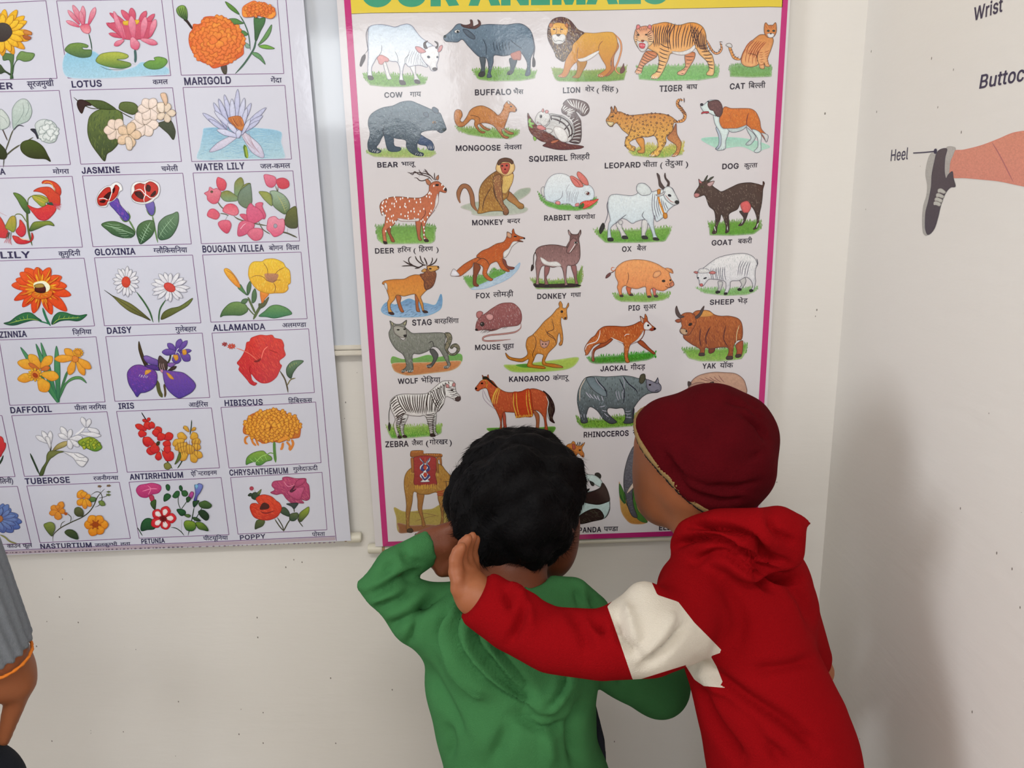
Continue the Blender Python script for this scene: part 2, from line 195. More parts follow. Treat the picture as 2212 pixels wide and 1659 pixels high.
# ------------------------------------------------------------------ print engine: flat artwork traced as coloured polygons lying on a sheet
LAY = 0.9e-5
class Sheet:
    def __init__(s, plane, val, gain, base=.00025):
        s.plane, s.val, s.gain, s.base = plane, val, gain, base
    def P(s, px, py, lay):
        lay = np.asarray(lay, float)*LAY + s.base
        if s.plane == 'y':
            P = on_y(px, py, s.val); n = np.array([0, -1., 0])
        else:
            P = on_x(px, py, s.val); n = np.array([-1., 0, 0])
        return P + lay[:, None]*n[None, :]
def smooth(P, closed=True, step=9.0):
    P = np.asarray(P, float); n = len(P)
    if n < 3: return P
    out = []; segs = n if closed else n-1
    for i in range(segs):
        if closed: a, b, c, d = P[(i-1) % n], P[i], P[(i+1) % n], P[(i+2) % n]
        else: a, b, c, d = P[max(i-1, 0)], P[i], P[i+1], P[min(i+2, n-1)]
        L = np.linalg.norm(c-b); k = max(1, min(10, int(L/step)))
        m1 = (c-a)*.5; m2 = (d-b)*.5
        for m in (m1, m2):
            q = np.linalg.norm(m)
            if q > L*1.1: m *= L*1.1/q
        for j in range(k):
            t = j/k; out.append((2*t**3-3*t**2+1)*b+(t**3-2*t**2+t)*m1+(-2*t**3+3*t**2)*c+(t**3-t**2)*m2)
    if not closed: out.append(P[-1])
    return np.array(out)
def inside(Q, poly):
    x, y = Q[:, 0][:, None], Q[:, 1][:, None]; a = poly; b = np.roll(poly, -1, 0)
    c = ((a[:, 1] > y) != (b[:, 1] > y)) & (x < (b[:, 0]-a[:, 0])*(y-a[:, 1])/((b[:, 1]-a[:, 1])+1e-12)+a[:, 0])
    return (c.sum(1) % 2) == 1
def winding(Q, poly):
    x, y = Q[:, 0][:, None], Q[:, 1][:, None]; a = poly; b = np.roll(poly, -1, 0); c = ((b[:, 0]-a[:, 0])*(y-a[:, 1])-(x-a[:, 0])*(b[:, 1]-a[:, 1]))
    return ((a[:, 1] <= y) & (b[:, 1] > y) & (c > 0)).sum(1)-((a[:, 1] > y) & (b[:, 1] <= y) & (c < 0)).sum(1)
def bdist(Q, poly):
    a = poly[None]; b = np.roll(poly, -1, 0)[None]; q = Q[:, None]; ab = b-a
    t = np.clip(((q-a)*ab).sum(2)/((ab**2).sum(2)+1e-9), 0, 1); return np.sqrt((((a+ab*t[..., None])-q)**2).sum(2)).min(1)
def resample(P, n):
    P = np.asarray(P, float)
    d = np.r_[0, np.cumsum(np.linalg.norm(np.diff(P, axis=0), axis=1))]; t = np.linspace(0, d[-1], n)
    return np.c_[np.interp(t, d, P[:, 0]), np.interp(t, d, P[:, 1])]
class Art:
    """collects coloured 2-D shapes in crop coordinates and turns them into one mesh on a sheet"""
    def __init__(s, ox, oy, sc, sheet):
        s.ox, s.oy, s.sc, s.sheet = ox, oy, sc, sheet; s.V = []; s.C = []; s.L = []; s.F = []; s.n = 0; s.lay = 0; s.last = None
    def put(s, V, F, C, lay=None):
        V = np.asarray(V, float); lay = np.broadcast_to(s.lay if lay is None else lay, (len(V),))
        s.V.append(V); s.C.append(np.broadcast_to(C, (len(V), 3))); s.L.append(lay); s.F += [tuple(i+s.n for i in f) for f in F]; s.n += len(V)
    def fill(s, poly, c1, c2, edge, mixb=.35, outline=4.0, grid=11.0, noise=.05):
        s.lay += 1; lo, hi = poly.min(0), poly.max(0); keep = []
        if min(hi-lo) > 2.2*grid:
            gx, gy = np.meshgrid(np.arange(lo[0], hi[0], grid), np.arange(lo[1], hi[1], grid)); Q = np.c_[gx.ravel(), gy.ravel()]
            Q += rng.uniform(-grid*.3, grid*.3, Q.shape); Q = Q[inside(Q, poly)]
            if len(Q): Q = Q[bdist(Q, poly) > grid*.45]
            keep = Q
        n = len(poly); A = np.vstack([poly, keep]) if len(keep) else poly
        try:
            r = delaunay_2d_cdt([Vector(p) for p in A.tolist()], [], [list(range(n))], 1, 1e-4)
            V = np.array([v[:] for v in r[0]]); F = [tuple(f) for f in r[2]]
        except Exception: return
        if not F: return
        t = np.clip((V[:, 1]-lo[1])/max(hi[1]-lo[1], 1), 0, 1)[:, None]; C = c1*(1-t)+c2*t
        d = bdist(V, poly)[:, None]; wd = 16.0; k = np.clip(d/wd, 0, 1); C = C*(1-(1-k)*mixb)+edge*(1-k)*mixb
        C = np.clip(C*(1+rng.normal(0, noise, (len(V), 1))), 0, 1)
        s.put(V, F, C)
        s.last = poly
        if outline: s.ribbon(np.vstack([poly, poly[:1]]), edge, outline, taper=False)
    def ribbon(s, P, col, w, taper=True, newlay=True):
        if newlay: s.lay += 1
        P = np.asarray(P, float); n = len(P)
        if n < 2: return
        T = np.gradient(P, axis=0); T /= (np.linalg.norm(T, axis=1)[:, None]+1e-9)
        if np.allclose(P[0], P[-1]) and n > 3:
            tt = (P[1]-P[-2]); tt = tt/(np.linalg.norm(tt)+1e-9); T[0] = T[-1] = tt
        N = np.c_[-T[:, 1], T[:, 0]]; u = np.linspace(0, 1, n)
        ww = w/2*(np.minimum(1, .22+4*np.minimum(u, 1-u)) if taper else np.ones(n))
        V = np.vstack([P+N*ww[:, None], P-N*ww[:, None]]); s.put(V, [(i, i+1, n+i+1, n+i) for i in range(n-1)], col, s.lay+(rng.uniform(-.45, .45) if not newlay else 0))
    def strokes(s, B, col, w):            # many straight tapered strokes in one layer: B = [(p0, p1)]
        s.lay += 1
        for p0, p1 in B:
            d = p1-p0; L = np.linalg.norm(d)+1e-9; nn = np.array([-d[1], d[0]])/L*w/2
            s.put([p0, p0+d*.4+nn, p1, p0+d*.4-nn], [(0, 1, 2, 3)], col, s.lay+rng.uniform(-.45, .45))
    def samples(s, n):
        if s.last is None or n <= 0: return np.zeros((0, 2))
        lo, hi = s.last.min(0), s.last.max(0); Q = rng.uniform(lo, hi, (int(n*3)+20, 2)); Q = Q[inside(Q, s.last)]
        return Q[:n]
    def petal(s, a, b, w, c1, c2, edge):
        a = np.asarray(a, float); b = np.asarray(b, float); d = b-a; nn = np.array([-d[1], d[0]]); nn /= np.linalg.norm(nn)+1e-9; nn *= w/2
        P = [a+nn*.3, a+d*.35+nn*.8, a+d*.65+nn, a+d*.9+nn*.55, b, a+d*.9-nn*.55, a+d*.65-nn, a+d*.35-nn*.8, a-nn*.3]
        s.fill(smooth(P, step=14), c1, c2, edge, outline=3.6, grid=16, mixb=.3); s.ribbon([a+d*.1, a+d*.7], c2*.8+edge*.2, 3)
    def build(s, name, mat, parent):
        V = np.vstack(s.V); C = np.vstack(s.C); L = np.concatenate(s.L)
        P = s.sheet.P(s.ox+V[:, 0]/s.sc, s.oy+V[:, 1]/s.sc, L)
        me = mesh(P, s.F); a = me.color_attributes.new('Col', 'FLOAT_COLOR', 'POINT')
        a.data.foreach_set('color', np.c_[C, np.ones(len(C))].astype(np.float32).ravel())
        # faces must look away from the wall
        me.update(); fl = np.zeros(len(me.polygons)*3); me.polygons.foreach_get('normal', fl); fl = fl.reshape(-1, 3)
        ax = 1 if s.sheet.plane == 'y' else 0; bad = np.where(fl[:, ax] > 0)[0]
        if len(bad):
            bm = bmesh.new(); bm.from_mesh(me); bm.faces.ensure_lookup_table()
            bmesh.ops.reverse_faces(bm, faces=[bm.faces[i] for i in bad.tolist()]); bm.to_mesh(me); bm.free()
        return link(name, me, mat, parent)
def pts(tok): return [tuple(map(float, q.split(','))) for q in tok if ',' in q]
def cols(t, g):
    a = t.split('/'); c1 = hx(a[0], g); c2 = hx(a[1], g) if len(a) > 1 else c1*.88; return c1, c2
def ell(cx, cy, rx, ry, rot=0, n=20):
    t = np.linspace(0, 2*math.pi, n, endpoint=False); c, q = math.cos(math.radians(rot)), math.sin(math.radians(rot))
    x, y = rx*np.cos(t), ry*np.sin(t); return np.c_[cx+x*c-y*q, cy+x*q+y*c]
def draw(A, line):
    op, *k = line.split(); g = A.sheet.gain
    if op == 'f':
        c1, c2 = cols(k[0], g); p = pts(k[2:]); A.fill(smooth(p), c1, c2, hx(k[1], g)); A.mid = (c1+c2)/2
    elif op == 'g':
        c1, c2 = cols(k[0], g); c1 = c1*[.74, .76, .74]; c2 = c2*[.7, .76, .7]; P = np.array(pts(k[2:])); poly = resample(np.vstack([P, P[:1]]), 60)[:-1]; paper = hx('d6d2d4', g)
        A.fill(poly, c1, c2, (c1+paper*2)/3, mixb=.7, outline=0, noise=.1)
        ctr = poly.mean(0); B = []
        for _ in range(150):
            i = rng.integers(len(poly)); q = poly[i]
            if q[1] < ctr[1]+ (P[:, 1].max()-ctr[1])*.1: q = q+rng.uniform(-6, 6, 2); B.append((q+[0, 8], q+[rng.uniform(-8, 8), -rng.uniform(8, 26)]))
        A.strokes(B, c1, 7); Q = A.samples(260)
        A.strokes([(q, q+[rng.uniform(-8, 8), -rng.uniform(12, 24)]) for q in Q[:130]], hx(k[1], g), 4)
        A.strokes([(q, q+[rng.uniform(-8, 8), -rng.uniform(12, 24)]) for q in Q[130:]], np.clip(c1*1.25, 0, 1), 4)
    elif op in 'lL':
        A.ribbon(smooth(pts(k[2:]), False), hx(k[0], g), float(k[1]), taper=op == 'l')
    elif op == 'e':
        c1, c2 = cols(k[0], g); v = [float(x) for x in k[2:]]; A.fill(ell(*v), c1, c2, hx(k[1], g), outline=3)
    elif op == 's':
        i = k.index('|'); w, n = float(k[1]), int(k[2]); a = resample(pts(k[3:i]), n); b = resample(pts(k[i+1:]), n); A.lay += 1
        for p, q in zip(a, b):
            p = p+rng.normal(0, 2.5, 2); q = q+rng.normal(0, 2.5, 2); d = q-p; m = p+d*.5+np.array([-d[1], d[0]])*rng.uniform(.03, .09)
            A.ribbon(smooth([p, m, q], False, 12), hx(k[0], g), w, newlay=False)
    elif op == 'h':
        w, L, an, n = float(k[1]), float(k[2]), math.radians(float(k[3])), int(k[4]); lo = A.last; B = []
        keep = A.last
        for q in A.samples(int(n*2)):
            t = an+rng.normal(0, .22); l = L*rng.uniform(.5, 1)/2; d = np.array([math.cos(t), math.sin(t)])*l; B.append((q-d, q+d))
        if B:
            E = np.array([b[0] for b in B]+[b[1] for b in B]); ok = inside(E, keep); m = len(B)
            B = [b for j, b in enumerate(B) if ok[j] and ok[m+j]]; A.strokes(B, hx(k[0], g)*.55+getattr(A, 'mid', hx(k[0], g))*.45, w)
    elif op == 'd':
        A.lay += 1; got = []
        for q in A.samples(int(k[3])*5):
            if all(abs(q-p).sum() > float(k[1])*3.2 for p in got) and len(got) < int(k[3]): got.append(q)
        for q in got: A.put(ell(q[0], q[1], float(k[1]), float(k[2]), 0, 8), [tuple(range(8))], hx(k[0], g), A.lay+rng.uniform(-.45, .45))
    elif op == 'D':
        A.lay += 1; got = []; r = float(k[1])
        for q in A.samples(int(k[2])*8):
            if all(np.hypot(*(q-p)) > r*1.9 for p in got) and len(got) < int(k[2])*3: got.append(q)
        for q in got:
            rr = r*rng.uniform(.45, .8); o = ell(q[0], q[1], rr, rr, 0, 8); i_ = ell(q[0], q[1], rr*.45, rr*.45, 0, 8)
            A.put(np.vstack([o, i_]), [(j, (j+1) % 8, 8+(j+1) % 8, 8+j) for j in range(8) if rng.random() > .15], hx(k[0], g), A.lay+rng.uniform(-.45, .45))
    elif op == 'b':
        P = np.array(pts(k)); c = hx('7a4a80', g); n = len(P)
        for i in range(n): A.ribbon(resample([P[i], P[(i+1) % n]], 12), c, 6.5, taper=False, newlay=False)
    elif op == 'r':
        c1, c2 = cols(k[0], g); cx, cy = pts([k[2]])[0]; n = int(k[3]); r0, rx, w = map(float, k[4:7]); ry = float(k[7]) if len(k) > 7 else rx
        for i in range(n):
            t = 2*math.pi*(i*(3 if n % 3 else 1)/n)+rng.normal(0, .05); d = np.array([math.cos(t)*rx, math.sin(t)*ry]); l = np.linalg.norm(d); s = rng.uniform(.92, 1.06)
            A.petal(np.array([cx, cy])+d/l*r0*min(1, ry/rx), np.array([cx, cy])+d*s, w, c1, c2, hx(k[1], g))
    elif op == 'q':
        c1, c2 = cols(k[0], g)
        for grp in ' '.join(k[2:]).split(';'):
            tk = grp.split(); p = pts(tk); A.petal(p[0], p[1], float(tk[2]), c1, c2, hx(k[1], g))
    elif op == 'm':
        c1, c2 = cols(k[0], g); cx, cy = pts([k[2]])[0]; rx, ry, sz = map(float, k[3:6]); n = int(k[6])
        for i in range(n):
            f = math.sqrt(1-i/n)*.93; t = i*2.39996; x, y = cx+rx*f*math.cos(t), cy+ry*f*math.sin(t); an = math.atan2(y-cy, x-cx)
            h = sz*.55; o = np.array([math.cos(an), math.sin(an)]); q = np.array([-o[1], o[0]]); c = np.array([x, y]); u = rng.random()
            P = [c-o*h, c+q*h*.8-o*h*.3, c+q*h+o*h*.4, c+q*h*.5+o*h*.9, c+o*h*.65, c-q*h*.5+o*h*.95, c-q*h+o*h*.4, c-q*h*.8-o*h*.3]
            A.fill(smooth(P, step=12), c2*u+c1*(1-u), c1, hx(k[1], g), outline=4, grid=14, mixb=.45)
# --- lettering -----------------------------------------------------------
CONS = set('कखगघङचछजझञटठडढणतथदधनपफबभमयरलवशषसह')
def reorder(t):
    o = []
    for ch in t:
        if ch == 'ि':
            j = len(o)
            while j > 0 and o[j-1] == '़': j -= 1
            j -= 1
            while j > 1 and o[j-1] == '~': j -= 2
            o.insert(max(j, 0), ch)
        else: o.append(ch)
    return ''.join(o)
TXT = {}
def text_key(s, bold): return (s, bold)
def bake_texts(items):
    made = []
    for it in items:
        if it in TXT: continue
        c = bpy.data.curves.new('t', 'FONT'); c.body = it[0]; c.resolution_u = 3; o = bpy.data.objects.new('t', c); COL.objects.link(o); made.append((it, o, c)); TXT[it] = None
    bpy.context.view_layer.update(); dg = bpy.context.evaluated_depsgraph_get()
    for it, o, c in made:
        me = bpy.data.meshes.new_from_object(o.evaluated_get(dg)); V = np.array([v.co[:2] for v in me.vertices]).reshape(-1, 2)
        FF = [tuple(p.vertices) for p in me.polygons]; cnt = {}
        for f in FF:
            for i in range(len(f)):
                e = (f[i], f[(i+1) % len(f)]); kk = (min(e), max(e)); cnt[kk] = cnt.get(kk, 0)+1
        VV = V.tolist(); w = it[1]
        for (i, j), q in cnt.items():
            if q == 1 and w:
                a, b = V[i], V[j]; d = b-a; L = np.hypot(*d)
                if L < 1e-5: continue
                d = d/L*w; m = np.array([-d[1], d[0]]); k = len(VV)
                VV += [(a-d*.3+m).tolist(), (b+d*.3+m).tolist(), (b+d*.3-m).tolist(), (a-d*.3-m).tolist()]; FF.append((k, k+1, k+2, k+3))
        V = np.array(VV).reshape(-1, 2); root = list(range(len(V)))
        def fd(a):
            while root[a] != a: root[a] = root[root[a]]; a = root[a]
            return a
        for f in FF:
            for q in f[1:]: root[fd(q)] = fd(f[0])
        ids = {}; J = np.array([ids.setdefault(fd(i), rng.uniform(-2.4, 2.4)) for i in range(len(V))]) if len(V) else np.zeros(0); TXT[it] = (V, FF, J); bpy.data.objects.remove(o); bpy.data.meshes.remove(me); bpy.data.curves.remove(c)
def pieces(s, hindi):
    s = s.replace('_', ' ')
    if not hindi: return [(s, False)]
    s = reorder(s); out = []; cur = ''
    for i, ch in enumerate(s):
        if ch == '~': continue
        if i+1 < len(s) and s[i+1] == '~':
            if cur: out.append((cur, False))
            out.append((ch, True)); cur = ''
        else: cur += ch
    if cur: out.append((cur, False))
    return out
GLY = {}
for ln in GLYPHS.strip().split('\n'):
    p_ = ln.split('|'); L_ = []
    for q_ in p_[1:]:
        P_ = np.array([tuple(map(float, w.split(','))) for w in q_.split()])/400.0
        a_ = P_-np.roll(P_, 1, 0); b_ = np.roll(P_, -1, 0)-P_; a_ /= np.linalg.norm(a_, axis=1)[:, None]; b_ /= np.linalg.norm(b_, axis=1)[:, None]
        n_ = np.c_[a_[:, 1]+b_[:, 1], -(a_[:, 0]+b_[:, 0])]; n_ /= np.maximum((n_**2).sum(1)/2, .7)[:, None]; L_.append((P_, n_))
    GLY[p_[0][0]] = (float(p_[0][1:])/400, L_)
def latin(s, bold):
    X = 0; VV = []; FF = []; JJ = []; n = 0
    o = L0 = None
    for ch in s.replace('_', ' '):
        if ch == ' ': X += .30; continue
        adv, L = GLY[ch]; big = max(L, key=lambda q: np.ptp(q[0][:, 0])*np.ptp(q[0][:, 1]))
        A = big[0]; area = ((A[:, 0]*np.roll(A[:, 1], -1)-np.roll(A[:, 0], -1)*A[:, 1]).sum()); sg = 1 if area > 0 else -1   # outline runs counter-clockwise: push right-hand normals outward
        P = [l+nn*bold*sg for l, nn in L]; vs = []; loops = []
        for l in P: loops.append(list(range(len(vs), len(vs)+len(l)))); vs += [Vector(v) for v in l.tolist()]
        r = delaunay_2d_cdt(vs, [], loops, 1, 1e-6); V = np.array([v[:] for v in r[0]]); T_ = [tuple(f) for f in r[2]]
        cen = np.array([V[list(f)].mean(0) for f in T_]); odd = sum(winding(cen, q) for q in P) != 0; T_ = [f for f, k_ in zip(T_, odd) if k_]
        V[:, 0] += X; VV.append(V); FF += [tuple(i+n for i in f) for f in T_]; JJ.append(np.full(len(V), rng.uniform(-.4, .4))); n += len(V); X += adv+bold*.9+.012
    return np.vstack(VV), FF, np.concatenate(JJ)
def layout(s, hindi, bold):
    if not hindi and '(' not in s and ')' not in s: return latin(s, bold)
    X = 0; VV = []; FF = []; JJ = []; n = 0
    for p, half in pieces(s, hindi):
        V, F, J = TXT[(p, bold)]
        if not len(V): continue
        V = V.copy(); x0 = V[:, 0].min()
        if half:
            cut = x0+(V[:, 0].max()-x0)*.66; V[:, 0] = np.minimum(V[:, 0], cut)
        w = V[:, 0].max()-x0; V[:, 0] += X-x0; X += w-(.03 if hindi else 0); VV.append(V); FF += [tuple(i+n for i in f) for f in F]; n += len(V); JJ.append(J)
    return np.vstack(VV), FF, np.concatenate(JJ)
BOLD = {'t': .022, 'T': .011}; HCAP = max(l[0][:, 1].max() for l in GLY['H'][1])
def lettering(A, op, s, x0, y0, x1, y1, h, col=None):
    V, F, J = layout(s, op == 'T', BOLD[op]); hv = HCAP+BOLD['t'] if op == 't' else .60
    if s in '()': hv = .72
    w = V[:, 0].max()-V[:, 0].min(); u = (V[:, 0]-V[:, 0].min())/w; v = V[:, 1]/hv*h
    px = A.ox+(x0+x1)/2/A.sc; lean = (px-1250)/7863.0
    x = x0+(x1-x0)*u+lean*v; y = y0+(y1-y0)*u-v
    A.lay += 1; A.put(np.c_[x, y], F, hx(col or '2c2840', A.sheet.gain), A.lay+J)
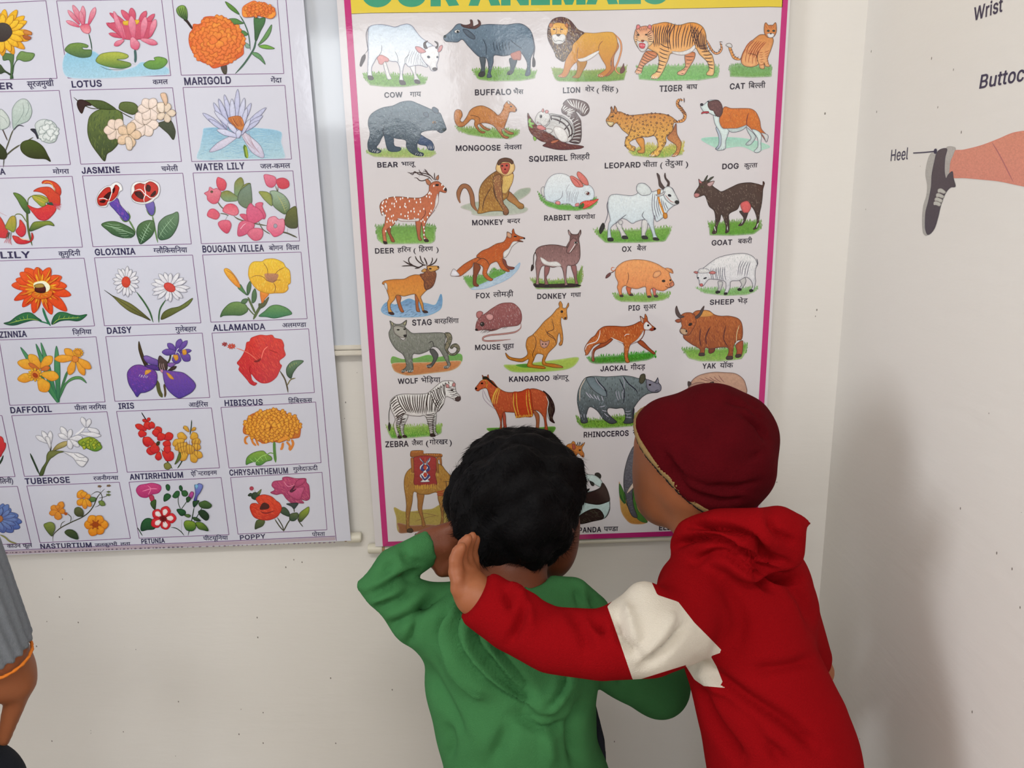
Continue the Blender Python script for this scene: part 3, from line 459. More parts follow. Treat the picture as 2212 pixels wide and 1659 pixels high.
# ------------------------------------------------------------------ the two posters
CROP = {'A': (740, 0, 4.424), 'B': (1240, 0, 4.424), 'C': (760, 330, 4.424), 'D': (1240, 330, 4.424), 'E': (780, 620, 4.424), 'F': (1240, 600, 4.424),
        'G': (780, 900, 5.53), 'H': (1140, 900, 5.53), 'I': (1100, 180, 5.53), 'Q2': (1140, 20, 7.373), 'J': (0, 0, 5.53), 'K': (360, 0, 5.53), 'L': (0, 280, 5.53),
        'M': (360, 280, 5.53), 'N': (0, 540, 5.53), 'O': (380, 540, 5.53), 'P': (0, 820, 5.53), 'Q': (380, 820, 5.53), 'R': (0, 960, 5.53), 'S': (380, 960, 5.53)}
ART = r'''@ A|animal|white cow grazing with lowered head
g 8b5 582 190,700 300,695 420,705 600,715 740,720 805,745 795,805 600,832 400,832 260,815 215,760
f eee 667 380,560 415,600 452,715 468,752 430,757 412,700 395,640
f eee 667 640,625 692,622 700,700 738,780 690,792 680,715
l 556 6 250,250 226,330 236,430 240,480 208,520
f 433 322 215,520 185,545 165,620 175,637 195,605 216,560
f cde/f2f2f4 557 245,290 268,248 350,234 430,243 500,258 560,240 620,230 668,252 712,312 760,365 870,445 790,480 770,560 812,640 740,625 690,628 632,638 596,610 573,700 585,780 603,805 555,808 543,765 550,680 525,598 470,588 400,560 345,535 300,600 278,650 282,720 294,758 246,756 240,650 246,520 243,400
f d99 966 330,555 370,525 442,565 430,592 405,588 380,615 350,610 340,580
f eeeef2 557 745,520 790,470 850,440 895,450 918,500 918,560 900,620 905,660 880,680 845,672 830,640 788,600 760,560
f d99 645 797,497 740,508 702,472 697,445 740,450 782,478
f d99 645 908,492 928,442 956,436 945,480 920,500
f 544 322 780,460 775,412 815,390 795,420 812,462
f 544 322 885,455 906,430 878,394 912,410 912,445 900,465
e 433 322 882 660 24 15
e 334 223 822 545 14 11 20
e 334 223 906 546 8 9
s 99a 4 9 650,480 720,490 760,580 | 605,605 700,622 800,632
l 556 4 500,490 525,540 530,600
l 556 4 375,430 372,490 345,535
l 556 4 640,520 600,560 596,612
f 433 322 245,724 288,730 294,760 250,757
f 433 322 545,768 590,775 603,808 555,806
f 433 322 690,764 725,765 742,796 700,796
t COW 400,933 575,928 50
T गाय 645,925 752,922 43
@ A|animal|blue-grey buffalo standing
g 8b5 685 1240,670 1330,655 1500,650 1700,655 1850,680 1840,750 1700,775 1400,778 1290,760
f 4a5560 233 1595,560 1665,570 1640,660 1625,700 1580,712 1605,650
f 4a5560 233 1310,540 1365,560 1360,640 1355,725 1305,728 1325,650
f 6c8296/3e5062 223 968,345 1000,325 1050,280 1090,235 1130,228 1180,250 1260,250 1320,240 1400,232 1560,236 1680,224 1745,245 1800,300 1830,400 1828,480 1800,560 1795,640 1790,715 1745,720 1765,640 1755,580 1700,500 1640,515 1540,535 1450,530 1440,600 1415,700 1425,735 1380,738 1395,660 1375,560 1300,540 1200,440 1145,378 1100,402 1040,400 985,395 966,370
h 9bc 4 26 100 60
h 245 4 26 100 70
s 345 9 6 1440,400 1590,400 | 1460,490 1600,480
l 234 7 1340,370 1370,440 1375,530
l 234 7 1600,380 1660,430 1720,470
f b76 744 1605,520 1640,500 1690,485 1705,500 1700,570 1665,572 1630,570
l 445 10 1810,330 1835,450 1822,560 1835,630
f 322 211 1820,545 1840,580 1838,635 1815,635
f 644 322 1130,235 1160,262 1240,268 1240,195 1218,190 1222,225 1180,240
f 644 322 1220,270 1270,275 1318,240 1315,205 1290,188 1300,225 1260,250
f 567 223 1150,280 1200,290 1262,345 1262,375 1215,360 1170,320
s 322 4 8 1140,238 1230,250 | 1165,262 1240,272
e fff 223 1095 300 26 15 -10
e 122 122 1100 303 10 10
h dde 3 14 0 0
e 233 122 978 350 12 12
f 333 222 1312,690 1360,688 1352,728 1300,726
f 333 222 1580,685 1625,680 1610,712 1575,712
t BUFFALO 1265,910 1612,903 55
T भैंस 1633,900 1730,898 40
@ A|animal|dark blue-grey bear walking
g ac7/cc8 8b5 230,1440 400,1430 650,1420 880,1440 900,1470 840,1505 500,1510 300,1500 240,1470
f 457 234 720,1280 800,1320 850,1350 875,1400 870,1435 820,1430 800,1395 720,1370
f 456 234 390,1210 480,1300 495,1390 555,1410 550,1440 500,1450 440,1440 415,1380
f 6a7c88/3a4450 234 255,1120 300,1070 380,1030 480,1010 560,975 650,965 720,990 790,1020 860,1050 930,1080 955,1130 985,1210 990,1240 940,1270 890,1245 800,1250 750,1270 745,1310 715,1370 720,1440 772,1465 770,1490 700,1485 640,1450 610,1400 600,1340 500,1320 400,1290 350,1370 325,1410 370,1440 350,1462 290,1460 250,1440 240,1370 262,1280 245,1190
h 789 4 34 70 160
h 223 4 30 75 130
h bcc 4 26 40 40
f 567 223 855,1035 875,1022 915,1050 908,1085 870,1070
f 567 223 770,1085 800,1070 822,1090 820,1120 785,1110
e c95 322 875 1170 18 12
e 112 112 878 1172 8 8
f 233 122 955,1235 975,1225 990,1240 965,1255
l 223 6 890,1245 930,1250 955,1245
l 223 6 400,1200 385,1250 395,1290
s eee 4 4 300,1430 350,1440 | 290,1455 335,1460
s eee 4 4 710,1460 760,1470 | 700,1485 750,1492
s eee 4 4 815,1385 865,1390 | 830,1425 872,1425
t BEAR 333,1600 530,1596 50
T भालू 563,1585 700,1583 36
@ A|animal|brown mongoose on grass
g 9b6/8b5 582 1080,1205 1200,1220 1350,1225 1500,1235 1690,1240 1680,1290 1600,1330 1400,1320 1200,1290 1110,1250
f b74 532 1320,1180 1370,1220 1410,1235 1395,1248 1350,1235 1310,1195
f b74 532 1540,1220 1580,1250 1635,1270 1625,1285 1580,1280 1545,1250
f c84/a63 532 1215,1060 1260,1025 1330,1010 1400,1035 1450,1070 1490,1100 1530,1050 1545,1000 1580,965 1600,975 1640,1010 1665,1045 1650,1070 1600,1070 1585,1110 1560,1180 1540,1230 1520,1240 1540,1290 1590,1310 1570,1325 1530,1310 1490,1260 1440,1200 1370,1175 1320,1180 1290,1200 1320,1250 1365,1260 1345,1275 1310,1262 1260,1200 1262,1150 1230,1140 1200,1170 1150,1210 1100,1205 1070,1150 1068,1080 1090,1048 1130,1055 1145,1100 1125,1150 1150,1165 1190,1110
h 742 3 22 60 130
h eb6 3 18 60 90
e 322 211 1610 1018 10 6
e 322 211 1657 1052 6 7
f eee 532 1575,965 1592,968 1600,995 1580,990
l 532 5 1215,1100 1300,1120 1310,1170
t MONGOOSE 1083,1442 1510,1436 52
T नेवला 1545,1432 1715,1424 40
@ I|animal|striped grey squirrel on a branch
f 743/633 322 220,355 250,400 330,500 400,560 500,600 560,660 700,720 800,735 890,755 850,780 760,790 650,795 560,790 470,770 400,745 440,710 380,690 290,630 240,560 222,470
h a75 4 60 -145 60
h 432 4 60 -145 60
f 9c6 573 240,420 262,430 255,460 292,475 295,495 265,495 285,530 262,530 232,505 238,480 225,460
f 9c6 573 285,640 310,640 325,670 300,685
f 766/544 322 720,700 830,720 862,640 860,500 850,430 800,350 790,335 820,345 870,390 930,370 958,310 930,240 860,205 780,188 700,190 650,230 625,300 630,350 680,380 740,430 770,500 780,600 720,660
s ddd 11 8 640,250 700,280 790,320 740,380 | 625,300 650,330 700,350 680,380
s eee 9 9 690,200 800,200 900,240 950,300 | 760,280 800,300 850,330 900,370
s ddd 9 9 740,400 840,440 860,520 860,620 840,700 | 700,430 760,470 780,530 780,600 740,690
f bbb/ddd 333 480,370 560,372 640,390 700,430 750,490 772,560 770,620 730,680 690,705 640,700 590,670 560,650 500,610 440,570 430,530 480,470
s 322 14 4 500,385 620,400 720,470 770,600 | 510,440 590,480 640,550 700,650
l 433 18 490,385 600,400 700,460 750,560 740,650
l 433 18 490,415 580,440 660,490 710,560 720,640
f eee 877 530,540 560,515 620,530 670,570 700,640 690,695 640,700 590,670 545,600
f ddd 544 318,400 350,350 400,330 440,340 480,370 488,410 470,460 440,500 400,510 370,480 330,480 308,450
h 777 3 18 60 60
e 322 211 378 395 14 20
e eee 544 366 385 5 6
f d99 544 385,330 405,300 415,330 405,350
f d99 544 430,330 450,318 470,335 455,360 430,355
e c66 422 340 465 8 6
f d88 633 335,505 380,500 420,525 440,545 400,560 350,550 330,530
f ddd 544 440,545 500,545 520,570 480,600 440,575
f c75 532 495,700 540,680 595,675 570,700 520,720 500,715
t SQUIRREL 235,935 695,922 66
T गिलहरी 730,915 962,905 54
@ Q2|animal|golden lion with dark mane
g ab6/7a4 573 375,935 480,930 700,970 1000,970 1250,950 1580,900 1570,1000 1535,1130 1300,1150 800,1158 480,1150 420,1100
f b84 532 790,820 935,820 925,900 870,1000 820,1090 740,1095 705,1080 760,1040 790,930
f d96/a63 532 1300,400 1400,430 1420,500 1450,600 1380,740 1370,870 1380,960 1300,1050 1240,1065 1310,960 1330,850
l 842 28 1380,390 1470,500 1490,640 1450,800 1400,930 1400,970 1450,1025 1490,1010
l d96 18 1380,390 1470,500 1490,640 1450,800 1400,930 1400,970 1450,1025 1490,1010
f 744 422 1475,1020 1475,960 1505,910 1528,860 1535,920 1548,960 1520,1010
f dca63a/c07830 633 700,420 880,375 1050,380 1200,365 1300,362 1370,380 1420,470 1425,600 1370,720 1330,800 1320,880 1330,950 1260,1040 1200,1080 1130,1078 1115,1050 1170,1010 1235,960 1240,900 1180,800 1130,700 1120,660 1000,740 900,790 810,790 780,840 730,880 680,950 650,1020 600,1080 520,1085 480,1060 540,1020 570,960 600,820 650,700 680,560
h b73 4 50 95 60
f eee 988 800,795 900,770 1000,720 1128,660 1130,690 1030,770 940,820 860,835 815,825
l 742 9 1200,500 1140,570 1128,660
l 742 9 805,600 790,690 785,790
f 644/543 322 345,230 400,160 500,125 600,135 680,180 740,250 800,320 900,375 850,420 800,480 720,560 700,650 640,740 600,810 560,835 510,810 450,760 430,700 380,600 330,500 312,400 320,300
h ec8 6 60 85 170
h 322 5 60 80 150
h fff 5 40 60 70
f ebb55c 742 360,300 400,240 470,215 560,225 620,260 640,330 620,400 560,470 520,500 440,490 380,420
h b73 4 30 85 40
f c85 633 340,280 345,235 380,222 405,245 380,290
f c85 633 590,250 620,222 642,245 635,300 615,290
f e8e8e8 999 390,420 440,400 500,405 570,400 600,440 580,510 530,550 450,550 400,510
h 99a 3 30 80 60
l 443 8 400,460 430,510 500,500 560,510 585,470
l 632 7 450,280 460,340 445,400
l 632 7 530,270 520,340 530,380
e 432 211 420 322 20 10
e 432 211 543 320 20 10
f 543 322 455,400 520,400 500,430 475,430
s fff 5 4 490,1045 560,1060 | 480,1075 560,1085
s fff 5 4 1125,1035 1200,1050 | 1115,1070 1180,1080
t LION 560,1335 835,1325 88
T शेर 915,1310 1062,1308 68
T ( 1098,1325 1135,1325 70
T सिंह 1178,1308 1375,1306 68
T ) 1402,1320 1440,1320 70
@ B|animal|striped orange tiger snarling
g 9c8/8c7 7b5 600,640 760,620 1000,625 1200,615 1390,635 1380,740 1200,770 800,775 620,760
f c74/eb9 432 690,490 780,500 790,540 700,600 660,640 640,700 590,705 582,690 610,640 640,570
s 422 6 8 680,490 640,570 600,660 | 780,540 700,600 640,680
f c74/eb9 432 1062,520 1150,500 1150,560 1090,660 1050,715 990,712 990,690 1060,640
s 422 6 6 1062,540 1070,620 1020,700 | 1145,540 1110,600 1050,700
l 432 22 1265,380 1310,470 1350,510 1390,500 1410,460 1395,405
l d96 14 1265,380 1310,470 1350,510 1390,500 1410,460 1395,405
s 322 7 12 1255,400 1300,490 1350,515 1400,500 1420,450 1415,400 | 1275,390 1320,470 1350,495 1380,485 1395,450 1385,400
f e0923c/f0c890 432 740,250 800,225 880,213 960,235 1010,240 1100,217 1170,222 1230,260 1260,330 1265,420 1280,480 1320,530 1340,620 1330,715 1270,718 1265,700 1290,660 1270,590 1200,520 1160,460 1120,500 1040,525 930,510 900,570 870,640 840,700 800,750 740,750 740,720 790,680 810,600 800,520 740,480 700,450
s 422 9 9 760,245 960,235 | 770,450 900,420
s 422 8 11 900,215 1230,260 | 900,480 1150,440
s 422 8 10 1110,220 1255,330 | 1170,450 1270,500
s 422 8 8 820,420 810,560 780,680 | 920,460 890,570 830,690
s 422 8 8 1180,440 1230,520 1290,640 | 1270,420 1320,520 1335,660
f eee 988 935,492 1020,495 1100,470 1150,430 1155,465 1110,505 1040,527 960,515
f d86/eda 433 575,330 590,280 640,255 700,250 745,290 765,350 750,410 710,450 690,480 650,495 620,470 590,420 572,370
s 322 6 6 590,290 580,400 | 620,330 610,390
s 322 6 6 740,290 755,400 | 700,330 700,400
s 322 5 5 620,262 700,260 | 640,300 690,300
f e88 422 595,280 600,240 625,240 630,265
f e88 422 705,265 715,238 738,245 738,280
f ddd 877 600,390 640,400 690,390 710,430 680,485 640,492 610,450
f d56 822 620,420 650,412 680,425 668,462 630,458
s fff 4 4 630,425 675,428 | 632,440 670,442
f b53 422 640,385 670,385 655,405
e 432 211 612 335 12 7
e 432 211 690 332 12 7
s fff 5 4 590,690 640,700 | 585,710 640,712
s fff 5 4 745,725 800,735 | 738,752 790,755
t TIGER 815,876 1035,868 58
T बाघ 1072,853 1178,850 42
@ B|animal|seated ginger striped cat
g 8b7/8b6 7a5 1485,630 1600,615 1720,625 1890,635 1890,735 1700,742 1490,735
l 433 30 1590,570 1530,550 1500,490 1480,430
l d95 22 1590,570 1530,550 1500,490 1480,430
s 533 6 6 1580,580 1520,560 1490,480 | 1595,545 1545,530 1515,470
f ddd 544 1450,430 1480,412 1505,425 1510,450 1485,455
f d58a48/e8b07a 532 1815,330 1770,335 1700,390 1650,440 1610,510 1595,570 1605,610 1640,635 1700,640 1750,625 1765,610 1775,650 1805,660 1820,650 1815,600 1830,635 1870,635 1860,610 1850,560 1880,480 1905,390 1880,340
s a53 9 7 1700,385 1840,400 | 1620,500 1740,560
s a53 6 5 1640,470 1760,480 | 1600,590 1740,620
s a53 6 6 1765,500 1775,620 | 1810,500 1815,610
s a53 6 6 1820,500 1845,610 | 1865,480 1855,600
f d8894c 532 1815,270 1822,225 1833,215 1855,240 1880,240 1900,240 1925,215 1935,260 1932,310 1910,350 1880,362 1845,355 1820,320
s 932 4 5 1830,240 1920,240 | 1850,280 1900,280
f eee 877 1845,325 1880,320 1912,325 1900,355 1860,358
e 565 211 1855 295 12 9
e 565 211 1907 295 12 9
e 322 211 1880 322 7 5
l 532 5 1760,480 1750,560 1765,610
l 532 5 1660,510 1740,530 1750,590
t CAT 1487,853 1632,847 55
T बिल~ली 1665,843 1828,838 45
@ B|animal|spotted leopard with raised tail
g dc6/8b5 dd7 515,1450 700,1370 750,1380 850,1400 1050,1360 1040,1480 850,1510 700,1505 560,1490
f d94 422 590,1330 660,1320 675,1400 670,1460 615,1462 605,1440 640,1420
f a64/d95 422 890,1320 940,1250 975,1180 985,1280 1025,1370 1000,1470 965,1495 930,1490 970,1450 975,1390
h 322 7 8 80 60
l 422 32 960,1170 1040,1150 1060,1100 1030,1050 990,1000 1000,955 1045,958
l d95 24 960,1170 1040,1150 1060,1100 1030,1050 990,1000 1000,955 1045,958
s 422 8 14 985,1180 1050,1155 1075,1100 1045,1040 1000,990 1010,970 1055,980 | 975,1145 1030,1135 1048,1100 1015,1055 978,1000 985,945 1045,935
f c67c38/eec060 422 305,1150 330,1110 350,1070 355,1015 375,1060 388,1010 412,1060 450,1070 520,1100 620,1095 720,1085 830,1085 920,1110 980,1160 950,1180 940,1250 880,1310 880,1360 840,1430 800,1490 740,1495 720,1490 740,1460 790,1420 800,1370 770,1300 700,1310 640,1310 580,1330 530,1360 550,1390 585,1405 580,1440 560,1445 510,1420 485,1370 500,1310 520,1290 460,1240 430,1200 400,1175 360,1210 330,1200
D 422 15 70
h 322 8 9 60 260
f eda 422 310,1160 350,1165 380,1170 365,1200 340,1205 318,1180
l 322 7 340,1195 375,1178
h 322 4 8 60 0
l 532 6 790,1230 760,1290 700,1310
l 532 6 560,1180 540,1240 520,1300
f c84 422 352,1070 357,1020 372,1050 370,1080
f c84 422 382,1070 390,1015 410,1050 408,1080
e 432 211 365 1115 12 5
s fff 5 4 730,1475 770,1480 | 722,1492 755,1495
s fff 5 4 940,1475 980,1480 | 932,1488 970,1495
t LEOPARD 293,1608 635,1598 52
T चीता 655,1595 795,1592 42
T ( 823,1600 845,1600 50
T तेंदुआ 870,1587 1040,1582 44
T ) 1065,1592 1090,1592 50
@ B|animal|brown and white dog
f 9cb/bdc adc 1215,1330 1350,1310 1600,1320 1750,1350 1870,1400 1800,1430 1750,1460 1600,1400 1400,1420 1330,1400
f cdd 556 1645,1215 1700,1260 1735,1310 1690,1380 1640,1385 1650,1365 1690,1320 1660,1260
f bcd 556 1355,1220 1420,1250 1410,1380 1400,1420 1350,1425 1380,1380 1380,1300
f d5772e/c86a28 644 1385,1150 1410,1070 1440,1020 1500,1035 1600,1035 1690,1040 1740,1075 1775,1150 1790,1230 1840,1290 1850,1340 1835,1355 1790,1290 1740,1260 1700,1240 1650,1200 1600,1230 1500,1240 1430,1230 1390,1200
h 953 4 30 90 60
h eb6 4 26 90 50
f ddd 556 1790,1270 1850,1290 1852,1330 1835,1358 1815,1310
f dee 556 1330,1090 1350,1110 1385,1100 1390,1170 1420,1225 1480,1235 1465,1300 1450,1350 1445,1420 1400,1437 1365,1435 1400,1390 1405,1310 1385,1250 1345,1180
f dee 556 1700,1240 1755,1250 1790,1290 1785,1370 1785,1440 1740,1460 1720,1445 1755,1400 1750,1320
f cdd 667 1470,1230 1560,1225 1650,1195 1620,1235 1560,1260 1500,1262
f dee 556 1208,1010 1240,1000 1280,965 1320,955 1390,970 1400,1100 1330,1100 1290,1080 1260,1085 1225,1050
f 644 322 1278,1010 1285,975 1330,960 1380,962 1410,1000 1420,1060 1400,1110 1370,1115 1345,1090 1330,1060 1300,1050
h 966 4 24 60 25
f c45 622 1215,1090 1225,1070 1285,1065 1290,1080 1240,1082
e 223 112 1220 1000 14 13
e 223 112 1282 972 9 5
l 733 7 1665,1080 1650,1150 1650,1200
l 733 7 1490,1100 1500,1180
s 556 3 4 1365,1410 1430,1415 | 1355,1432 1425,1437
t DOG 1415,1616 1572,1610 52
T कुत~ता 1625,1603 1752,1598 38
@ C|animal|red deer with white spots
g 7a5/9c6 7a4 230,700 330,690 500,695 640,690 800,695 800,840 760,870 300,875 240,830
f a53 432 340,690 380,680 370,760 400,820 410,850 380,850 360,800 335,740
f b64 432 610,640 665,645 660,720 655,800 670,835 640,835 625,780
l 433 9 770,270 740,235 690,215 640,205 600,180 580,210 545,185
l 433 9 745,240 690,265 650,265 620,240 595,240
l 433 8 690,215 640,190 560,195 530,185
l 433 9 790,262 760,225 730,200 700,175 680,180
l 433 9 760,225 710,200 660,190 640,160
l 433 8 735,205 700,160 690,155
l 433 9 795,262 790,225 790,190
l 433 8 795,262 820,240 830,210
l 433 7 650,205 640,235
l 433 7 720,200 720,170
f b64/c75 532 760,290 790,275 830,275 870,310 905,345 900,380 870,378 840,370 830,400 825,470 790,550 750,600 720,640 700,700 700,790 735,840 725,850 690,840 680,760 650,640 560,650 440,640 400,690 340,730 325,780 335,860 310,870 300,830 290,740 310,690 320,620 300,560 290,600 268,530 272,490 300,455 370,425 460,420 560,430 650,430 700,410 735,370 740,310
h 843 4 40 90 60
d fff 6 11 75
f eee 977 820,390 828,460 800,530 755,590 790,520 800,450
f eee 977 440,625 550,640 640,625 640,650 560,655 460,650
f b75 532 705,255 730,255 755,285 750,310 720,300
f c86 532 805,240 825,215 832,240 820,262
e 211 100 815 308 16 9
e 433 211 895 352 12 14
f 322 211 300,845 330,850 340,868 310,870
f 322 211 690,828 722,828 735,848 700,850
l 633 6 660,640 700,590 700,540
t DEER 223,962 405,958 50
T हरिन 437,950 568,945 38
T ( 590,955 612,955 45
T हिरण 640,943 778,938 40
T ) 808,945 830,945 45
@ C|animal|brown monkey with a red face
f 9aa998/b5bdb0 c8c4c0 1040,520 1130,480 1250,460 1500,420 1600,350 1700,335 1700,380 1640,430 1560,480 1680,530 1650,570 1500,595 1300,605 1150,590 1140,560
l 532 46 1200,560 1160,500 1145,400 1110,330 1060,320 1025,370 1020,430 1035,480
l 964 34 1200,560 1160,500 1145,400 1110,330 1060,320 1025,370 1020,430 1035,480
f 964/b84 432 1500,370 1560,420 1600,470 1640,495 1640,530 1600,535 1560,500 1480,440
f 8a5c30/b08038 432 1370,180 1420,160 1520,170 1545,220 1530,290 1505,350 1490,420 1440,470 1480,520 1500,560 1490,590 1450,590 1440,560 1330,560 1240,580 1200,575 1215,510 1215,380 1240,300 1300,230
h 632 4 34 70 110
h ec7 4 30 75 90
f e0c070 743 1450,220 1540,200 1535,280 1500,350 1470,390 1430,370 1440,290
h b84 4 26 80 50
f ebc98a 632 1375,150 1400,80 1450,60 1520,75 1555,120 1550,170 1510,210 1470,220 1420,200 1390,180
f 643 432 1390,100 1410,65 1465,48 1520,60 1545,90 1530,110 1500,90 1440,90 1405,120
f c45a4a 732 1420,110 1450,98 1500,98 1510,130 1495,180 1470,205 1440,190 1425,150
e 322 211 1437 125 9 7
e 322 211 1480 122 9 7
l 611 5 1450,180 1470,188 1485,180
e 611 500 1465 158 8 7
l 532 8 1340,320 1290,400 1260,470 1250,560
l 532 8 1350,330 1375,430 1430,500 1460,540
f 964 432 1350,240 1420,210 1430,300 1440,400 1450,480 1480,520 1500,560 1480,595 1450,585 1440,540 1400,470 1370,400
h ec7 4 24 80 30
s 322 4 4 1450,560 1500,560 | 1450,590 1490,595
s 322 4 4 1600,500 1640,505 | 1600,535 1640,535
t MONKEY 1150,692 1450,685 50
T बन~दर 1485,675 1610,670 38
@ I|animal|white rabbit eating a carrot
g 6a4/7b5 7b4 345,1300 420,1390 550,1440 750,1450 1000,1360 1055,1370 1050,1430 980,1500 800,1525 600,1515 450,1470 370,1390
f ddd 556 415,1235 385,1250 378,1290 395,1340 420,1355
f e8eef2/cfe0ec 667 425,1230 460,1150 520,1095 600,1075 680,1090 740,1130 800,1200 870,1230 910,1215 970,1225 1010,1280 1015,1350 990,1390 920,1410 850,1430 830,1470 760,1470 720,1440 640,1440 600,1450 540,1430 450,1400 425,1360 415,1290
h 99a 3 30 75 50
l 667 6 640,1280 630,1350 590,1390 520,1410
l 99a 5 720,1200 680,1280 700,1350
s 889 4 7 700,1290 830,1290 | 690,1420 800,1440
f e08078 743 725,1115 750,1105 800,1130 850,1170 885,1220 870,1240 800,1235 750,1180
f e08078 743 808,1090 820,1055 850,1065 900,1110 935,1160 945,1215 890,1205 840,1150
l 933 6 750,1130 810,1170 850,1230
e fff 556 935 1315 34 22 20
e 622 311 938 1315 18 17
e fff fff 930 1308 4 4
f e54 822 850,1440 900,1405 980,1400 1065,1382 1020,1430 940,1480 880,1495
h fbb 3 16 20 30
f 473 352 830,1485 880,1430 895,1460 870,1490
f e99 744 560,1410 600,1410 610,1440 580,1450 550,1430
f e99 744 790,1440 830,1430 830,1465 790,1468
l 556 5 960,1400 980,1390 990,1400
t RABBIT 417,1640 735,1630 62
T खरगोश 780,1625 1028,1615 48
@ D|animal|white ox with long horns and a garland
g 8b5/6a3 7b4 190,730 350,740 500,735 700,725 930,705 920,770 870,850 600,862 300,862 230,800
f ddd 556 400,680 450,660 460,720 500,790 512,820 460,820 440,760
f ddd 556 650,650 700,640 700,720 680,780 700,815 650,815 645,770
l 556 6 340,420 315,500 322,580 300,660 275,700
f 222 111 275,670 292,690 290,720 255,775 240,750 250,710
f e6eef0/c8dae6 556 345,410 400,395 480,405 560,408 610,380 595,330 620,298 670,292 720,330 745,370 790,360 850,350 900,330 940,340 970,400 1000,460 990,490 950,508 900,550 870,600 790,658 770,600 760,680 780,780 805,830 760,830 750,780 720,700 680,640 600,655 555,675 500,640 450,630 400,670 350,720 355,800 365,840 325,840 320,780 330,680 345,640 325,540 325,460
h bcd 4 40 80 50
f dfe8ea 556 595,350 610,300 660,290 710,320 740,370 720,400 660,410 620,390
s 778 7 7 755,370 870,470 | 775,650 900,540
f d99030 742 795,355 825,350 820,400 800,400
L d99030 18 805,420 820,480 850,560 870,600
D 742 10 8
f d99030 742 855,575 885,580 890,620 865,630 850,605
s 742 3 8 795,430 840,540 860,580 | 820,425 855,530 875,580
f 544 322 790,195 815,215 830,280 870,340 860,355 815,320 805,260
f 544 322 870,192 880,240 912,280 905,325 885,320 895,290 870,250 862,220
f e0e6e8 556 850,360 890,322 930,335 965,390 1000,460 1000,485 950,500 900,470 865,430
f ddd 556 780,400 820,395 870,370 850,405 800,415
e 223 112 912 408 16 11 20
e 222 111 982 472 20 17 10
l a44 5 870,400 920,460 960,475
l 556 6 670,560 650,600 680,640
l 556 6 500,590 460,620 440,640
e ddd 556 445 665 20 22
f 222 111 325,815 370,815 372,842 325,842
f 222 111 460,795 500,795 515,820 465,820
f 222 111 650,795 690,795 705,822 655,822
f 222 111 755,812 795,812 810,835 760,832
t OX 458,945 550,942 50
T बैल 600,935 690,932 40
@ D|animal|dark brown goat
g 7a4/6a3 6a3 1285,665 1350,670 1500,650 1650,650 1790,645 1785,730 1720,780 1500,795 1295,790
f 433 322 1580,560 1640,560 1665,560 1640,640 1610,690 1570,695 1620,630
f 544 322 1430,560 1470,570 1480,650 1480,750 1445,765 1460,700 1440,630
f 544038/3c2a26 211 1148,395 1165,360 1195,310 1190,250 1215,275 1250,265 1275,215 1262,265 1335,228 1290,275 1340,270 1320,310 1370,350 1410,370 1500,330 1580,295 1680,285 1760,300 1800,310 1805,272 1820,290 1805,350 1800,420 1790,500 1775,570 1765,660 1750,720 1710,732 1740,690 1745,620 1700,520 1600,480 1560,540 1480,590 1480,700 1460,765 1445,765 1450,700 1410,590 1395,640 1370,700 1360,765 1320,768 1350,680 1340,560 1290,510 1250,410 1200,420 1160,428
h a98 4 26 80 90
h 211 4 26 80 90
f d66 733 1590,490 1640,460 1670,470 1690,520 1665,570 1640,572 1630,575 1610,560
f caa 533 1270,300 1300,280 1338,272 1320,310 1290,322
f d88 533 1192,255 1215,275 1225,290 1200,290
f c88 533 1148,395 1170,385 1200,395 1190,420 1155,425
e dd8 211 1222 325 12 8
e 111 000 1222 325 6 6
f 554 222 1240,270 1262,230 1278,215 1262,262 1250,278
f 554 222 1272,275 1300,240 1335,228 1310,255 1280,280
s ddd 8 2 1340,700 1465,700 | 1350,750 1470,745
s ddd 8 2 1620,640 1760,670 | 1600,680 1745,715
t GOAT 1314,885 1510,878 50
T बकरी 1565,868 1700,864 42
@ C|animal|red-orange stag with dark antlers
f 58b/9bd 7ac 280,1500 330,1430 420,1450 540,1395 620,1420 720,1440 800,1450 850,1350 865,1420 840,1500 700,1560 450,1570 320,1545
h 357 5 60 -20 40
f b63 432 420,1360 470,1375 465,1430 490,1500 500,1520 470,1522 445,1470
f b63 432 605,1350 640,1380 635,1450 650,1510 655,1520 620,1515 610,1450
l 322 12 720,1080 690,1070 640,1095 590,1080 540,1060 490,1030
l 322 10 600,1085 550,1050 545,1010 570,992
l 322 10 620,1095 580,1080 520,1080 475,1083
l 322 11 700,1080 650,1050 620,1020 605,985
l 322 10 690,1060 665,1030 650,980
l 322 12 720,1075 710,1040 690,1000
l 322 11 725,1078 770,1065 800,1040 815,1005
l 322 10 750,1068 770,1030 768,1000
l 322 10 665,1080 640,1100 600,1105
f d07828/e0a048 532 290,1250 310,1225 400,1210 500,1205 550,1180 600,1165 650,1165 690,1150 715,1110 720,1080 770,1080 830,1085 830,1110 800,1130 800,1200 770,1280 720,1310 680,1350 660,1380 680,1440 690,1500 725,1520 715,1528 680,1520 660,1460 630,1390 600,1350 500,1370 430,1360 410,1400 370,1450 375,1500 400,1535 380,1545 350,1520 340,1430 355,1390 335,1320 320,1270
h a52 4 40 85 60
f eee 766 312,1245 335,1250 340,1310 320,1290
f 8a5030/704028 422 650,1165 690,1150 715,1110 800,1140 800,1210 770,1280 710,1310 690,1270 690,1230
h b74 4 30 50 50
h 422 4 30 50 40
f d8a050 532 720,1090 770,1080 830,1085 828,1110 790,1130 745,1135
f d8a050 532 665,1130 700,1105 712,1130 690,1142
e 211 100 750 1108 12 6
e 211 100 825 1092 7 6
f 422 211 350,1525 395,1525 403,1545 370,1545
f 422 211 675,1510 715,1510 728,1527 690,1530
t STAG 577,1650 765,1643 55
